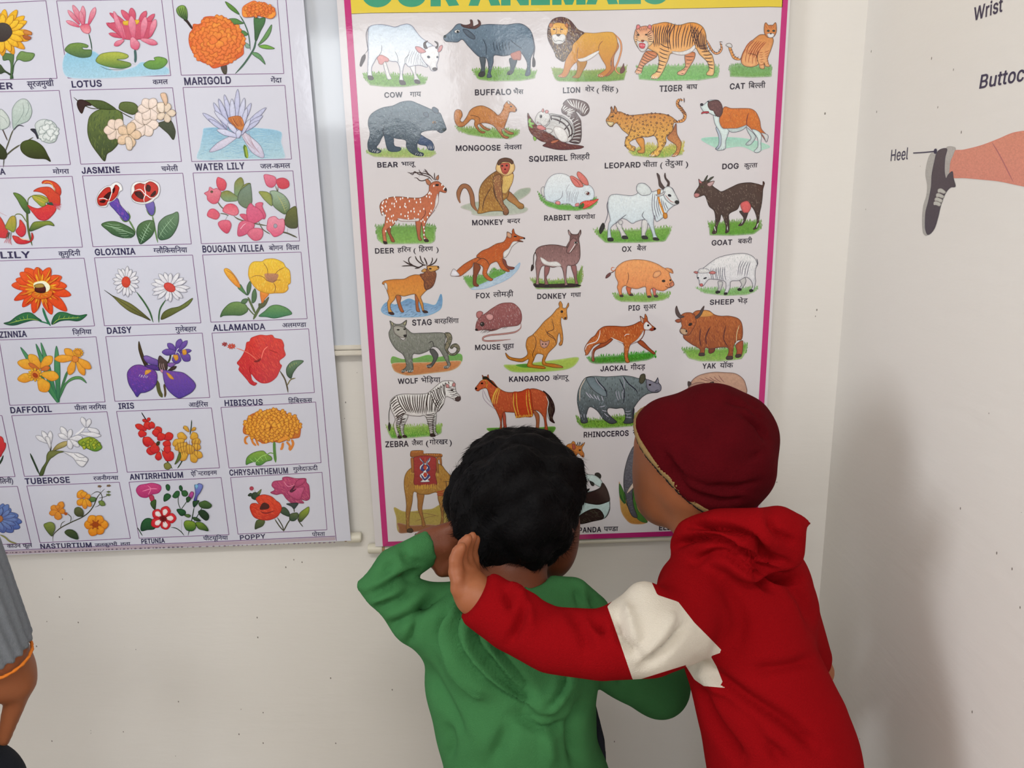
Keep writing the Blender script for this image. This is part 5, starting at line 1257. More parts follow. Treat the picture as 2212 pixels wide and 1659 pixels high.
f 322 211 205,235 240,230 310,330 310,350 290,335 240,270
f 8ab050/3a5a3a 132 118,130 130,90 175,65 220,75 245,130 250,200 240,240 190,220 140,180
s 132 6 4 140,90 220,85 | 200,225 240,225
f dc6c34/d8622c b43 265,480 275,400 310,350 320,290 380,290 420,270 445,210 520,195 590,200 660,190 710,220 760,240 800,290 850,310 860,370 915,410 935,480 920,570 920,640 880,680 830,710 770,740 730,770 660,790 560,815 500,770 420,740 350,680 310,620 280,560
m e8783c/f0a040 b0501c 600,490 318 288 100 60
f e8803c/f0a040 b43 905,130 920,80 980,40 1050,12 1110,40 1170,30 1220,65 1280,90 1305,150 1300,190 1250,225 1180,210 1100,190 1000,205 920,200
m e8783c/f0a040 b0501c 1105,120 180 80 52 30
t MARIGOLD 215,1015 772,998 88
T गेंदा 1245,990 1378,985 52
@ J|flower|white mogra buds with dark green leaves, partly cut by the left edge
b -120,1100 707,1080 842,1966 -120,1988
l 666 14 120,1650 60,1830 40,2000
l 554 18 240,1730 150,1790 60,1870
l 554 12 400,1640 330,1680 240,1730
l 544 14 20,1520 60,1610 90,1680
l 554 14 160,1550 130,1620 70,1800
f 4a5a24/2a3014 221 245,1740 280,1690 370,1670 450,1700 520,1760 570,1850 605,1930 540,1900 420,1895 330,1870 260,1810
f 3a4a24/2a3014 221 -60,1650 0,1715 60,1780 85,1850 60,1900 0,1900 -60,1880
f c8d4d0/a8bcb4 677 145,1400 150,1300 200,1220 270,1180 330,1200 375,1280 380,1360 340,1440 270,1475 210,1500 165,1550 150,1480
l 788 5 275,1230 285,1330 240,1420 180,1500
l 788 5 330,1210 345,1300 300,1400
f d0d8d4/c0ccc8 677 0,1310 60,1340 110,1420 110,1500 60,1540 0,1540
l 788 4 0,1380 60,1420 90,1480
f 334 222 365,1545 430,1545 470,1620 450,1660 420,1600
f d4dcdc/c0cac8 677 420,1500 450,1450 520,1425 600,1440 660,1480 690,1550 690,1620 660,1690 600,1710 540,1700 480,1660 450,1600
m e4eaea/d0d8d8 788 575,1570 95 110 90 9
l 334 10 120,1530 130,1450
l 334 10 160,1560 220,1500 290,1510
t MOGRA -290,2093 70,2083 72
T मोगरा 635,2078 830,2072 50
@ J|flower|white jasmine cluster with olive leaves
b 836,1078 2062,1048 2168,1930 966,1960
f 4a5240/3a4232 332 1880,1480 1950,1450 2040,1440 2090,1540 2095,1600 2070,1670 2010,1600 1930,1530
f 6a7a48/54603c 332 1420,1290 1440,1230 1510,1215 1600,1230 1650,1280 1640,1340 1580,1370 1450,1320
l 443 10 880,1160 960,1230 1080,1290 1180,1300
l 443 10 1400,1310 1500,1370 1590,1415
f 5c6a40/4a5a38 332 1000,1200 1200,1200 1300,1240 1390,1310 1300,1310 1180,1300 1090,1250
f 433 221 920,1240 940,1195 1000,1195 1070,1230 1090,1260 1020,1270 980,1355 940,1310
f 6a7c48/3c4a34 332 1180,1310 1300,1310 1400,1310 1460,1360 1470,1440 1450,1520 1430,1620 1410,1720 1340,1800 1280,1840 1250,1925 1180,1850 1090,1720 1050,1600 1050,1480 1080,1380
h 8a9a50 6 80 80 40
h 344 6 80 100 40
r f4e0d0/e8d4c8 765 1380,1545 6 10 152 112 140
r f4e4dc/ead8cc 765 1725,1490 6 10 172 122 160
r f4e4dc/ead8cc 765 1790,1300 6 10 152 110 150
r ecd0b4/e0c4a4 765 1540,1610 5 10 160 110 150
f f0dcc8 765 1500,1650 1560,1640 1590,1720 1570,1790 1520,1780
r ead8c4 765 1980,1350 5 10 120 86 120
f eac8ac 765 1920,1130 1980,1115 2005,1200 1980,1260
f f4e4d4 765 1880,1240 1960,1230 1960,1340 1900,1330
t JASMINE 980,2073 1435,2060 74
T चमेली 1930,2045 2130,2040 52
@ K|flower|pale blue water lily on blue water
b 195,1045 1412,1020 1492,1900 300,1930
f 8cbcd8/b0d0dc cde 450,1530 700,1520 1050,1525 1360,1570 1370,1700 1400,1800 1400,1890 900,1900 380,1905 400,1750 430,1600
h b8d8e4 6 200 0 60
h 6aa0c8 6 160 0 60
l 5a7a30 46 930,1730 945,1800 960,1890
l 9ab040 24 945,1750 955,1820 970,1890
q e0dcec/c8c4dc 557 900,1580 510,1815 90 ; 900,1580 1160,1885 130
s a89 3 9 880,1590 980,1560 | 1000,1750 1130,1850
q ccd0ec/b4b8dc 557 830,1540 850,1065 64 ; 800,1550 690,1130 60 ; 760,1550 620,1180 60 ; 720,1550 560,1225 56 ; 860,1550 1010,1230 60 ; 880,1560 1190,1285 60 ; 870,1580 1150,1380 60 ; 880,1600 1110,1440 50 ; 740,1580 430,1350 60 ; 760,1600 500,1420 50
q d8dcf0/bcc0e4 557 800,1560 780,1180 70 ; 850,1560 930,1170 66 ; 840,1590 570,1325 60 ; 900,1540 960,1290 56
f d88848 843 740,1410 880,1390 930,1500 900,1560 850,1540 790,1490
s 843 5 9 750,1400 880,1380 | 830,1520 920,1510
q dce0f4/c4c8e8 557 880,1640 600,1550 70 ; 870,1620 730,1470 60 ; 900,1610 1000,1420 50 ; 850,1650 870,1550 70
t WATER_LILY 342,2035 935,2018 80
T जल-कमल 1120,2015 1480,2005 52
@ L|flower|red tiger lilies nodding on a green stem
b -400,592 862,558 986,1403 -280,1432
l 5a6a3a 26 335,850 325,1000 340,1200 385,1385
l 6a7a3a 12 320,1110 260,1020 200,1010 170,1040
l 6a7a3a 12 330,860 345,820 385,790
f 6a8a3a/3a5a34 232 160,757 230,770 300,830 335,900 360,990 320,1000 260,930 210,840
f 8a9a3a/3a5a34 232 350,1200 400,1110 500,1095 600,1095 650,1150 560,1140 440,1190 370,1215
f d84c30/c83828 822 500,640 520,610 580,605 660,630 720,690 730,760 700,800 660,760 660,700 600,650 540,645
l e0a040 10 510,650 560,625 620,650 665,750
f d84c30/c83c2c 822 400,735 450,700 520,685 600,690 670,750 715,790 715,900 660,900 600,880 560,800 500,755 440,740
h a32 4 20 80 60
f d83c34/c82c40 822 330,905 400,930 460,940 540,910 600,880 660,920 670,960 630,1020 560,1080 480,1080 430,1040
h e65 4 26 10 40
f b8b040/8a9a3a 452 385,790 430,780 500,785 570,820 580,860 540,880 550,900 500,920 440,870 400,830
l d8a848 8 420,820 480,850 540,880
l 4a6a2a 7 400,785 480,800 560,840
f 354 232 560,880 620,870 660,900 600,900
s c34 5 7 620,870 640,900 | 740,890 720,960
f d84c30/c83040 822 -60,990 0,1040 40,1100 80,1190 100,1220 80,1290 0,1290 -60,1270
f d8443c/c82c44 822 190,1215 230,1150 240,1075 290,1130 310,1190 300,1250 250,1280
f d84434/c83040 822 150,1270 220,1280 300,1320 370,1320 380,1230 402,1280 380,1330 300,1365 200,1355
l eca 12 230,1280 280,1310 350,1310
f b8a040/8a9a3a 452 65,1170 90,1100 130,1040 180,1035 195,1100 190,1180 160,1225 120,1205
l 4a6a2a 6 140,1050 150,1200
s 343 7 4 100,1220 140,1220 | 80,1310 130,1310
s c34 5 5 90,1300 130,1300 | 50,1350 140,1375
l c54 8 0,990 80,1030
t TIGER_LILY -560,1545 368,1530 78
T कुमुदिनी 703,1512 965,1503 52
@ L|flower|red and white gloxinia with violet tubes
b 986,552 2183,520 2286,1366 1110,1398
l 6a8a5a 20 1540,1080 1580,1150 1620,1230
l 6a8a5a 20 1820,1020 1850,1180 1885,1350
f 5a7a50/3a5a40 232 1212,1135 1280,1100 1380,1097 1480,1130 1570,1180 1615,1240 1570,1290 1480,1295 1360,1260 1280,1200
f 5a7a50/3a5a40 232 1630,1230 1650,1150 1710,1100 1790,1080 1840,1100 1850,1180 1820,1260 1760,1320 1680,1368 1650,1310
f 6a8a6a/4a6a50 232 1885,1200 1900,1110 1970,1040 2060,1005 2125,985 2135,1090 2100,1200 2030,1290 1930,1320 1890,1290
l aca 6 1240,1140 1400,1180 1600,1250
l aca 6 1680,1360 1740,1220 1800,1100
l 9b9 6 1900,1290 1960,1180 2080,1040
s aca 4 7 1280,1120 1480,1290 | 1440,1140 1560,1290
s aca 4 6 1660,1280 1740,1130 | 1720,1330 1810,1200
s 9b9 4 6 1900,1200 2020,1060 | 1960,1290 2100,1150
f 6a50b0/4a48a0 335 1310,880 1400,820 1440,900 1500,970 1550,1030 1540,1080 1490,1090 1440,1040 1370,960
h a6b 5 60 55 30
f 7a6ab8/5a50a0 335 1740,890 1830,860 1850,940 1840,1010 1810,1030 1770,980
l 573 10 1430,1040 1480,1095 1530,1090 1555,1040 1525,970
l 573 9 1745,950 1780,1010 1820,1030 1850,990 1855,910
f f4f4f4 889 1150,830 1190,740 1260,680 1320,665 1350,640 1400,625 1450,660 1465,720 1430,745 1410,790 1370,840 1300,880 1270,925 1190,920 1155,880
f c83c34 522 1165,820 1200,760 1260,700 1315,690 1335,750 1380,660 1425,690 1420,730 1400,790 1340,850 1290,860 1270,900 1200,910 1170,880
f 422 311 1240,810 1300,750 1330,750 1330,790 1290,830
f 422 311 1340,730 1370,690 1375,720 1355,760
f 422 311 1190,860 1240,840 1265,850 1240,875
l fff 9 1330,680 1340,740 1300,860
l fff 8 1180,830 1240,820 1290,840
f f4f4f4 889 1565,740 1580,660 1640,620 1720,625 1780,600 1840,610 1900,650 1915,730 1890,800 1850,830 1820,860 1730,890 1640,880 1580,840
f c83c34 522 1575,790 1610,730 1610,670 1670,640 1730,650 1790,620 1850,640 1890,690 1885,760 1850,800 1810,830 1740,865 1640,860 1590,830
f 422 311 1610,750 1680,740 1720,800 1700,830 1640,800
f 422 311 1745,720 1760,660 1800,680 1790,740
f 422 311 1800,790 1840,740 1860,730 1860,770 1820,800
l fff 9 1610,730 1680,715 1740,775 1730,690 1740,640
l fff 9 1730,870 1720,830 1745,780 1800,815 1850,810
t GLOXINIA 1138,1500 1622,1488 76
T ग~लौकिसनिया 1838,1475 2240,1465 54
@ M|flower|pink bougainvillea sprays with green leaves
b 315,518 1508,492 1588,1330 415,1362
l 665 14 610,860 650,920 700,960
l 665 12 640,1000 700,1010 740,1030
l 665 12 740,1010 700,1080
l 665 16 800,1030 860,1070 1000,1110 1150,1140 1210,1150
l 665 12 1100,1100 1150,1190 1240,1250
l 554 18 1370,1220 1450,1240 1560,1290
l 554 10 1440,1240 1445,1180
l 665 10 1300,670 1325,740 1330,680
q 8a8a40/7a9a78 453 830,790 890,570 110 ; 850,830 640,770 130 ; 860,800 1000,640 90
f 7a9080/6a7a60 343 855,800 880,730 950,670 1000,650 1020,800 1015,880 960,940 880,900 850,840
f 9aa050/8a9a60 453 1105,740 1200,745 1250,790 1260,910 1180,850 1130,790
f a0b8a0/5a7044 343 1235,740 1300,730 1400,780 1460,860 1470,940 1420,1010 1340,970 1270,900 1260,800
l bb7 5 1320,780 1380,880 1420,990
s bb7 3 6 1330,830 1400,960 | 1420,810 1450,930
f 6a7038/4a5034 332 1415,1060 1450,970 1540,915 1560,1000 1565,1160 1500,1180 1440,1160 1405,1110
f e06070/c84858 a35 595,620 610,570 640,575 690,600 715,650 700,710 660,730 610,690
f e08898/d05a70 a35 450,760 500,730 515,685 560,710 600,700 650,740 640,800 610,870 550,885 490,840 480,790
e 654 543 540 742 16 14
f dc6078/d06070 a35 485,1025 510,960 560,945 610,975 635,1020 600,1070 540,1060
f dc5c70/e08090 a35 670,970 710,900 780,885 840,920 860,990 820,1025 740,1010
f e07088/c84460 a35 615,1120 660,1085 740,1085 772,1130 760,1190 720,1240 650,1190
f e08098/d05c78 a35 1165,540 1230,540 1300,570 1310,640 1260,690 1200,670 1170,600
f d05060/c84050 a35 1310,610 1350,580 1410,580 1460,620 1460,680 1400,708 1340,690
f d8607c/c85070 a35 875,1015 940,1010 1000,1060 980,1100 920,1070
f dc6c88/c85478 a35 1060,900 1100,870 1150,875 1145,920 1185,1020 1160,1070 1110,1000
f d8688a/d0587c a35 955,970 1000,880 1040,910 1120,960 1160,1040 1120,1080 1060,1115 980,1100
f dc6c88/c85478 a35 855,1270 860,1140 910,1090 1000,1100 1050,1130 1030,1190 970,1240
l ebc 8 880,1190 920,1140 950,1120
f e07890/d0607c a35 965,1240 1000,1195 1060,1175 1140,1190 1152,1250 1120,1310 1050,1325 1000,1290
f e89cb0/dc5c80 a35 1200,1140 1220,1060 1290,1035 1340,1070 1400,1070 1410,1170 1380,1240 1290,1280 1240,1230 1200,1190
e aab 766 1300 1150 22 26
t BOUGAIN_VILLEA 432,1465 1165,1452 80
T बोगन 1225,1443 1395,1438 50
T विला 1430,1438 1588,1432 50
@ N|flower|orange zinnia with a yellow centre
b -260,138 1005,97 1130,906 -160,950
f 3a7a4a/2a5a44 132 45,875 120,850 200,790 290,750 370,750 440,800 500,850 400,840 280,870 200,895 120,900
f 3a7a4a/2a5a44 132 620,890 640,800 700,745 780,745 860,770 950,780 1040,770 980,830 920,850 820,840 720,850
l ac5 7 100,880 250,840 360,825 460,840
l ac5 7 630,890 700,830 820,815 960,810
s ac5 4 4 180,830 330,770 | 230,850 330,830
s ac5 4 5 720,780 940,790 | 700,830 920,820
l 375 28 510,690 540,780 570,850 605,905
l 375 16 470,850 550,870 600,890
q e8602c/e04820 a32 480,430 620,770 110 ; 480,430 400,755 110 ; 480,430 270,680 100 ; 480,430 170,600 90 ; 480,430 800,730 120 ; 500,440 850,540 110 ; 500,430 800,430 120 ; 450,430 140,420 110 ; 450,420 190,350 100
q e8602c/e85424 a32 490,410 300,220 130 ; 490,410 440,205 120 ; 490,410 600,210 110 ; 490,410 740,320 110 ; 460,420 240,270 110 ; 500,420 720,400 100 ; 470,440 230,460 80
r f4c430/f0a028 d62 490,460 22 60 190 26 190
r f4b830/ec7028 b42 490,470 11 80 270 20 260
f e87028 a32 380,530 430,490 500,490 560,480 630,490 620,550 560,575 480,585 410,570
r f0b030 c52 500,520 9 20 100 18 50
f ffffe0 f0d860 410,400 460,375 540,370 600,420 600,470 560,500 540,450 500,410 430,430 420,460
f 6a2a24/401818 211 425,450 440,430 540,430 550,500 480,510 430,490
f b89848 432 415,425 450,405 510,400 540,425 520,445 440,450
t ZINNIA 0,1048 325,1035 74
T ज़िनिया 870,1012 1098,1002 50
@ N|flower|two white daisies with red centres
b 1128,93 2300,60 2400,870 1248,905
f 8a8a4a/5a5a34 332 1245,478 1320,530 1430,580 1560,640 1680,730 1800,840 1700,800 1560,740 1450,660 1350,560
l 443 6 1250,480 1500,650 1800,840
l 464 20 1630,500 1720,620 1790,740 1830,865
l 464 18 1985,590 1920,690 1900,780 1898,868
f 7a8a4a/5a5a34 332 1925,830 1950,750 2030,700 2150,670 2300,575 2250,660 2120,740 2010,800
r f2f2f6/e4e4ee 667 1510,380 17 30 165 46 180
e d8503c a32 1508 382 52 66
r f2f2f6/e4e4ee 778 2030,440 17 30 230 52 180
e d8544c a32 2030 445 74 50 30
t DAISY 1283,1000 1578,988 74
T गुलेबहार 2098,975 2350,970 50
@ N|flower|yellow daffodils with long green leaves
b -10,1075 1148,1037 1256,1815 118,1855
q 5a9a6a/3a7a54 254 690,1820 245,1160 60 ; 690,1820 430,1120 56 ; 690,1820 490,1105 56 ; 700,1820 675,1145 70
l 4a7a54 30 720,1720 760,1580 810,1440
l 4a8a5a 30 690,1820 600,1640 560,1500
f 6aa05a/3a7a54 254 700,1800 740,1650 820,1550 900,1510 980,1520 1035,1590 960,1545 880,1550 800,1600 740,1720
q f0b840/e89830 a62 490,1400 210,1340 120 ; 490,1400 345,1250 110 ; 490,1400 625,1270 110 ; 440,1500 210,1545 110 ; 500,1480 705,1520 120 ; 470,1540 570,1690 150
q d87838 953 490,1430 600,1400 60 ; 470,1430 340,1350 50 
r f4cc40/f0b838 b72 420,1490 12 30 90 30 84
e e89838 b52 425 1490 50 50
e b84a24 832 425 1495 34 24 40
q f0b040/e89830 a62 900,1290 775,1180 90 ; 900,1290 655,1300 90 ; 890,1310 830,1490 90 ; 920,1310 1010,1495 80 ; 930,1300 1090,1415 90
r f4c040/f0b038 b72 935,1225 12 20 68 24 58
e e8a038 a52 935 1222 40 30 30
f e89040 a52 865,1290 890,1260 940,1280 930,1330 880,1335
t DAFFODIL 130,1948 622,1932 72
T पीला 893,1915 1045,1908 48
T नरगिस 1065,1908 1275,1900 48
@ N|flower|purple iris blooms
b 1263,1035 2416,992 2506,1761 1373,1806
f 5a4a30/3a3024 221 1660,1090 1690,1180 1720,1270 1780,1400 1740,1400 1690,1300 1655,1180
l 5a5a34 46 1880,1560 1900,1680 1940,1760
l 5a4a34 26 1960,1600 1975,1700 1970,1760
l 443 22 2040,1230 2030,1300 1990,1380
q 7a5cb0/5c4494 336 2110,1210 2000,1115 70 ; 2110,1220 1935,1220 80 ; 2110,1210 2160,1060 80 ; 2130,1210 2240,1080 60 ; 2110,1230 2110,1360 110 ; 2160,1230 2270,1320 100 ; 2140,1220 2290,1200 50
f e0a040 a73 2070,1260 2120,1255 2130,1300 2100,1320
f e0a040 a73 2180,1200 2220,1190 2230,1240 2190,1250
l eef 7 2100,1240 2120,1190 2140,1170
f 8c6cb8/5c4490 336 1715,1280 1750,1260 1830,1290 1890,1320 1890,1380 1820,1370 1750,1340
f 5c3c8c/4c3480 335 1740,1380 1830,1370 1900,1400 1900,1440 1800,1420
f 8c64b0 446 1990,1360 2060,1345 2100,1360 2040,1400
f 5c4a44/3a3030 222 1890,1320 1910,1262 1960,1300 2000,1340 1990,1440 1910,1440
s caa 5 3 1915,1350 1960,1350 | 1920,1430 1970,1430
f 4a3a34 222 2010,1440 2060,1395 2110,1390 2080,1430
f 7c48a0/4c3c94 335 1520,1490 1540,1430 1600,1380 1680,1370 1760,1400 1850,1440 1880,1500 1870,1590 1820,1660 1740,1700 1680,1710 1640,1755 1600,1700 1540,1600
h 64b 6 60 70 80
h a5b 6 40 30 30
f 7c54a8/544098 335 1950,1440 2010,1440 2100,1450 2200,1470 2310,1560 2340,1620 2310,1680 2260,1720 2150,1770 2080,1740 2000,1660 1960,1560
h 64b 6 60 60 80
f e0a44c a73 1740,1440 1790,1430 1810,1445 1740,1490
f e0a44c a73 1990,1465 2030,1480 2080,1540 2030,1530
s fff 4 6 1680,1480 1770,1500 | 1665,1520 1750,1530
f d8a 668 1915,1430 1950,1430 1940,1470
t IRIS 1420,1898 1605,1890 68
T आईरिस 2258,1875 2490,1868 48
@ O|flower|yellow allamanda with glossy leaves
b 318,58 1495,25 1568,820 418,862
f 7a9a5a/4a6a4a 243 530,800 560,720 640,640 730,618 820,640 860,700 850,740 780,780 680,780 570,785
f 6a9a5a/3a7a5a 243 990,790 1060,730 1130,670 1210,655 1300,680 1360,720 1385,765 1300,790 1180,815 1080,800
l 5a6a44 26 860,560 900,650 950,760
l 5a6a44 34 925,830 960,760 1000,690 1060,600
l 5a6a44 14 850,680 900,740 940,780
f 5a7a54/4a6a4a 243 855,540 848,440 888,370 900,430 885,500
f 5a7a54/4a6a4a 243 910,630 910,520 945,460 965,540 950,610
f 5a7a54 243 780,630 800,590 850,580 860,600 830,640
f 5a8a54 243 740,450 770,410 810,470 850,540 790,500
f f0b83c/e08838 a62 575,235 600,218 640,235 700,300 750,380 770,450 720,430 640,350 590,280
l 843 5 600,240 680,290 750,400
f ec9838/d87038 a52 1010,490 1110,520 1060,590 1030,640
f 7a7048/4a5a40 343 990,640 1030,640 1110,560 1070,660 1000,700
f f0cc40/e4a830 a72 870,320 865,280 880,190 930,140 1030,135 1070,110 1180,105 1280,150 1310,200 1360,250 1370,390 1340,420 1340,470 1290,510 1180,515 1110,520 1000,490 940,440 890,370
h e8a83c 8 60 60 60
h f8dc68 8 60 100 60
f c08868/a07058 c95 1060,290 1130,280 1220,290 1210,350 1160,390 1090,360
l 743 6 1040,145 1090,220 1100,310
l 743 6 890,335 960,305 1040,320 1090,365 1160,385
l 743 6 1300,205 1220,250 1180,300
l 743 6 1160,385 1200,360 1260,360
l 743 6 1165,390 1190,440 1180,510
l 743 5 1310,380 1365,410
t ALLAMANDA 445,965 1070,948 74
T अलमण~डा 1272,925 1560,915 46
@ O|flower|red hibiscus with a long stamen
b 430,992 1585,942 1655,1702 523,1760
l 5a5040 18 1240,1440 1300,1540 1330,1640 1340,1705
l 7a7048 14 1330,1620 1370,1550 1430,1530
f 6a8a6a/3a5040 232 1325,1490 1325,1400 1400,1325 1525,1325 1450,1400 1400,1470 1375,1535
s bb6 5 4 1360,1370 1440,1340 | 1370,1410 1440,1360
f dc4438/c43440 a33 880,1090 900,1050 1000,1015 1080,1020 1150,1015 1180,1050 1260,1070 1290,1130 1290,1180 1310,1250 1290,1280 1240,1320 1245,1360 1265,1380 1240,1440 1200,1520 1120,1580 1030,1590 960,1550 900,1480 910,1550 940,1580 970,1590 940,1620 890,1600 850,1550 790,1480 750,1430 760,1390 730,1350 760,1310 800,1250 830,1180 845,1105
h a33 6 80 60 80
h f06a54 6 70 60 80
h c24 6 60 110 50
f 7a2424 a33 930,1330 980,1310 1020,1290 1000,1330 950,1340
l a22 10 1110,1190 1160,1210 1220,1230
l a22 9 890,1380 880,1440 900,1480
l f87 10 1020,1300 1050,1200 1100,1150
l e8806c 9 975,1320 880,1240 800,1200 720,1170
d e86 8 0 0
r e86c5c b43 665,1150 9 10 50 14 36
r c84c4c 933 585,1125 7 6 34 10 28
t HIBISCUS 585,1862 1040,1848 70
T हिबिस~कस 1345,1828 1630,1818 46
@ P|flower|red tulip cut by the left edge
b -300,440 22,428 180,1158 -200,1172
f dc3438/b82838 822 -200,760 -60,700 0,675 35,700 50,750 70,760 65,820 30,880 0,925 -100,900
f 2a4a34 122 -20,1010 10,960 40,905 30,960 0,1010
T नलिनी) -40,1245 160,1235 52
@ P|flower|white tuberose with a green bud cluster
b 140,430 1278,383 1405,1108 292,1156
l 343 22 360,880 400,970 440,1060 470,1130
f 7a8048/4a5a34 232 560,900 600,850 700,850 780,860 700,880 640,920 600,950 550,1040 515,1140 470,1140 500,1060 550,980
l 443 18 600,860 605,800 570,740
f c8b878/8a8048 443 630,850 680,780 760,740 810,740 790,790 700,830
q f4f4f8/dcdce4 667 590,760 425,670 60 ; 600,770 500,610 60 ; 600,770 600,610 60
f ececf0 667 540,690 590,690 610,780 600,830 580,790
q f4f4f8/dcdce4 667 820,710 725,560 70 ; 820,710 695,650 60 ; 820,710 850,590 60 ; 830,710 990,690 70 ; 830,715 950,800 60 ; 820,715 850,830 70
l f0f0f4 24 900,660 960,620 1010,570
q f4f4f8/dcdce4 667 1030,570 975,445 60 ; 1040,570 1075,465 60 ; 1050,580 1190,640 70 ; 960,640 1210,670 60
f f0f0f4 667 760,860 860,870 950,880 1050,940 1040,985 990,1040 930,1010 870,930
l 667 5 880,880 960,930 1040,920
l 667 5 900,960 980,970 1040,980
f a8b838/5a8a34 352 935,740 1000,700 1080,685 1160,720 1220,800 1190,840 1130,855 1040,820 970,790
m c4cc3c/5a8a34 352 1080,770 110 60 44 10
t TUBEROSE 303,1248 838,1228 70
T रजनीगन~धा 1118,1205 1418,1195 44
@ P|flower|red and yellow antirrhinum spikes
b 1392,380 2526,338 2623,1053 1520,1106
l 222 12 1690,390 1720,440 1760,500
l 332 14 1930,830 1990,960 2060,1065
l 343 14 2200,920 2160,1000 2120,1060
l 343 12 2270,660 2285,560 2290,480
f 8a8a4a 443 1960,1010 2010,990 2050,1040 2010,1075 1970,1060
q e04030/c82834 822 1760,500 1700,480 40 ; 1760,500 1790,455 44 ; 1750,600 1615,540 70 ; 1800,590 1730,510 90 ; 1780,560 1850,530 90 ; 1750,650 1650,640 90 ; 1840,640 1930,580 100 ; 1950,700 2070,660 100 ; 1800,720 1710,760 130 ; 1880,680 1850,590 90 ; 1850,780 1710,700 100 ; 1950,760 2040,780 100 ; 1880,850 1750,850 100 ; 1900,860 1890,965 80 ; 1950,860 2070,950 130 ; 1960,820 2040,840 100 ; 1850,760 1850,880 120 ; 1900,640 1950,720 110
f 442 322 1880,740 1910,740 1900,780 1870,780
h e65 5 30 60 0
q e8b848/d09838 853 2230,700 2120,650 90 ; 2280,700 2360,650 100 ; 2200,720 2065,780 100 ; 2240,760 2090,830 90 ; 2290,740 2400,740 90 ; 2250,800 2140,880 100 ; 2300,780 2400,820 80 ; 2300,860 2420,920 90 ; 2240,860 2150,960 100 ; 2290,880 2340,990 90 ; 2240,780 2300,880 120 ; 2220,580 2195,560 40 ; 2260,620 2200,550 46 ; 2290,610 2340,570 40
s 853 5 8 2120,740 2380,700 | 2160,900 2360,900
f 6a7a3a 343 2150,860 2110,960 2090,1010 2130,980 2165,920
t ANTIRRHINUM 1552,1195 2190,1168 68
T ऐन~टिराइनम 2283,1150 2595,1132 44
@ Q|flower|orange chrysanthemum with curled petals
b 538,332 1670,268 1735,992 635,1055
f 8ab048/4a8a40 243 838,1015 850,930 930,870 1040,850 1090,890 1140,920 1145,960 1080,980 1020,1020 960,1020 950,980 880,1000
l ad7 7 950,990 1020,920 1100,890
s ad7 4 4 880,940 1060,900 | 960,1000 1090,960
l 6a9a44 12 1090,890 1130,875 1170,885
l 5a8a44 34 1175,730 1178,850 1192,990
l d8843c 26 870,670 830,700 830,750 860,770
l d8843c 26 900,680 920,750 960,790
l d8843c 24 950,690 970,750 990,790
l d8843c 30 1280,750 1270,810 1250,840
l d8843c 30 1380,710 1400,770 1360,850
l d8843c 26 1320,740 1360,790 1350,840
l e0903c 26 1000,700 1030,750 1080,750
f d8843c/c87030 a43 810,640 810,560 850,520 860,450 920,405 1000,390 1080,365 1150,360 1230,365 1310,400 1400,440 1440,510 1490,540 1480,680 1430,700 1350,710 1250,750 1150,740 1060,760 960,720 900,670
m f0a83c/f4b844 a04a20 1150,550 350 200 66 95
l e8983c 40 1230,730 1290,705 1350,680
t CHRYSANTHEMUM 642,1145 1342,1118 70
T गुलेदाऊदी 1402,1095 1697,1078 44
@ P|flower|blue cornflower cut by the left edge
b -200,1288 208,1275 370,1955 -200,1975
q 6888c8/4a64ac 336 -10,1670 40,1480 90 ; -10,1670 130,1540 100 ; -10,1670 220,1620 110 ; -10,1670 265,1700 100 ; -10,1670 240,1770 110 ; -10,1670 160,1820 120 ; -10,1670 50,1830 110 ; -10,1670 100,1490 90 ; -10,1670 -60,1480 90
r 7898d0/5870b4 447 -10,1670 14 60 230 50 150
e b87848 743 0 1660 40 40
l 8a8a4a 16 0,1850 60,1880 120,1930 200,1955
T काउन 88,2010 250,2003 40
T फूल 275,2005 388,1998 40
@ R|flower|orange nasturtium vine
b 320,495 1425,450 1558,1122 478,1174
l 443 12 632,1160 640,1080 720,1000 850,930 980,870 1060,810 1120,730 1170,620 1250,530
l 443 8 840,930 850,870 810,830
l 443 7 860,920 885,850
l 443 7 720,1000 740,940 780,915
l 443 8 1090,600 1150,565 1200,580 1220,640 1190,720 1130,750
l 443 6 1180,640 1250,625 1300,600
l 443 6 1200,580 1195,510
l 664 6 1240,570 1300,560
r a8825c 654 1190,500 5 4 24 12 14
r a8825c 654 1300,492 5 4 28 12 14
r 8a9050 564 1300,565 4 4 22 12 12
r 8a9050 564 1295,600 5 4 28 14 14
f 8a9a48/4a5a34 343 525,960 560,935 610,925 650,950 660,1000 640,1060 620,1095 560,1030
f 4a5a34/343 232 775,1045 810,1015 870,1020 920,1060 935,1130 860,1115 800,1080
f 6a7048/4a4a34 343 890,810 900,760 950,748 995,790 995,850 940,860 905,840
f 6a8a48/4a6a34 343 1070,640 1100,625 1150,640 1130,680 1080,680
f 7a9048 343 1180,680 1230,670 1260,720 1210,730
q e89c34/d88430 a52 700,790 610,740 80 ; 700,790 750,680 80 ; 700,800 590,825 70 ; 700,800 695,900 90 ; 710,800 780,790 70 ; 700,770 690,720 60
e c06828 a42 790 825 18 16
q f0b434/e08c34 a52 1010,620 930,570 110 ; 1010,630 1000,560 80 ; 1000,650 930,720 80 ; 1020,640 1090,740 60 ; 1010,650 1020,770 60 ; 1020,630 1085,610 60
r f0a834/e08428 a52 1150,960 6 20 150 110 135
e b05020 832 1145 955 40 34
r c8682c 942 1145,955 6 20 70 16 64
t NASTURTIUM 487,1243 1097,1225 56
T जलकुम~भी 1135,1220 1405,1208 34
T लता 1440,1208 1560,1202 34
@ S|flower|petunias in magenta, red and blue
b -560,450 540,395 634,1077 -438,1120
l 343 10 -460,990 -430,1040 -400,1090
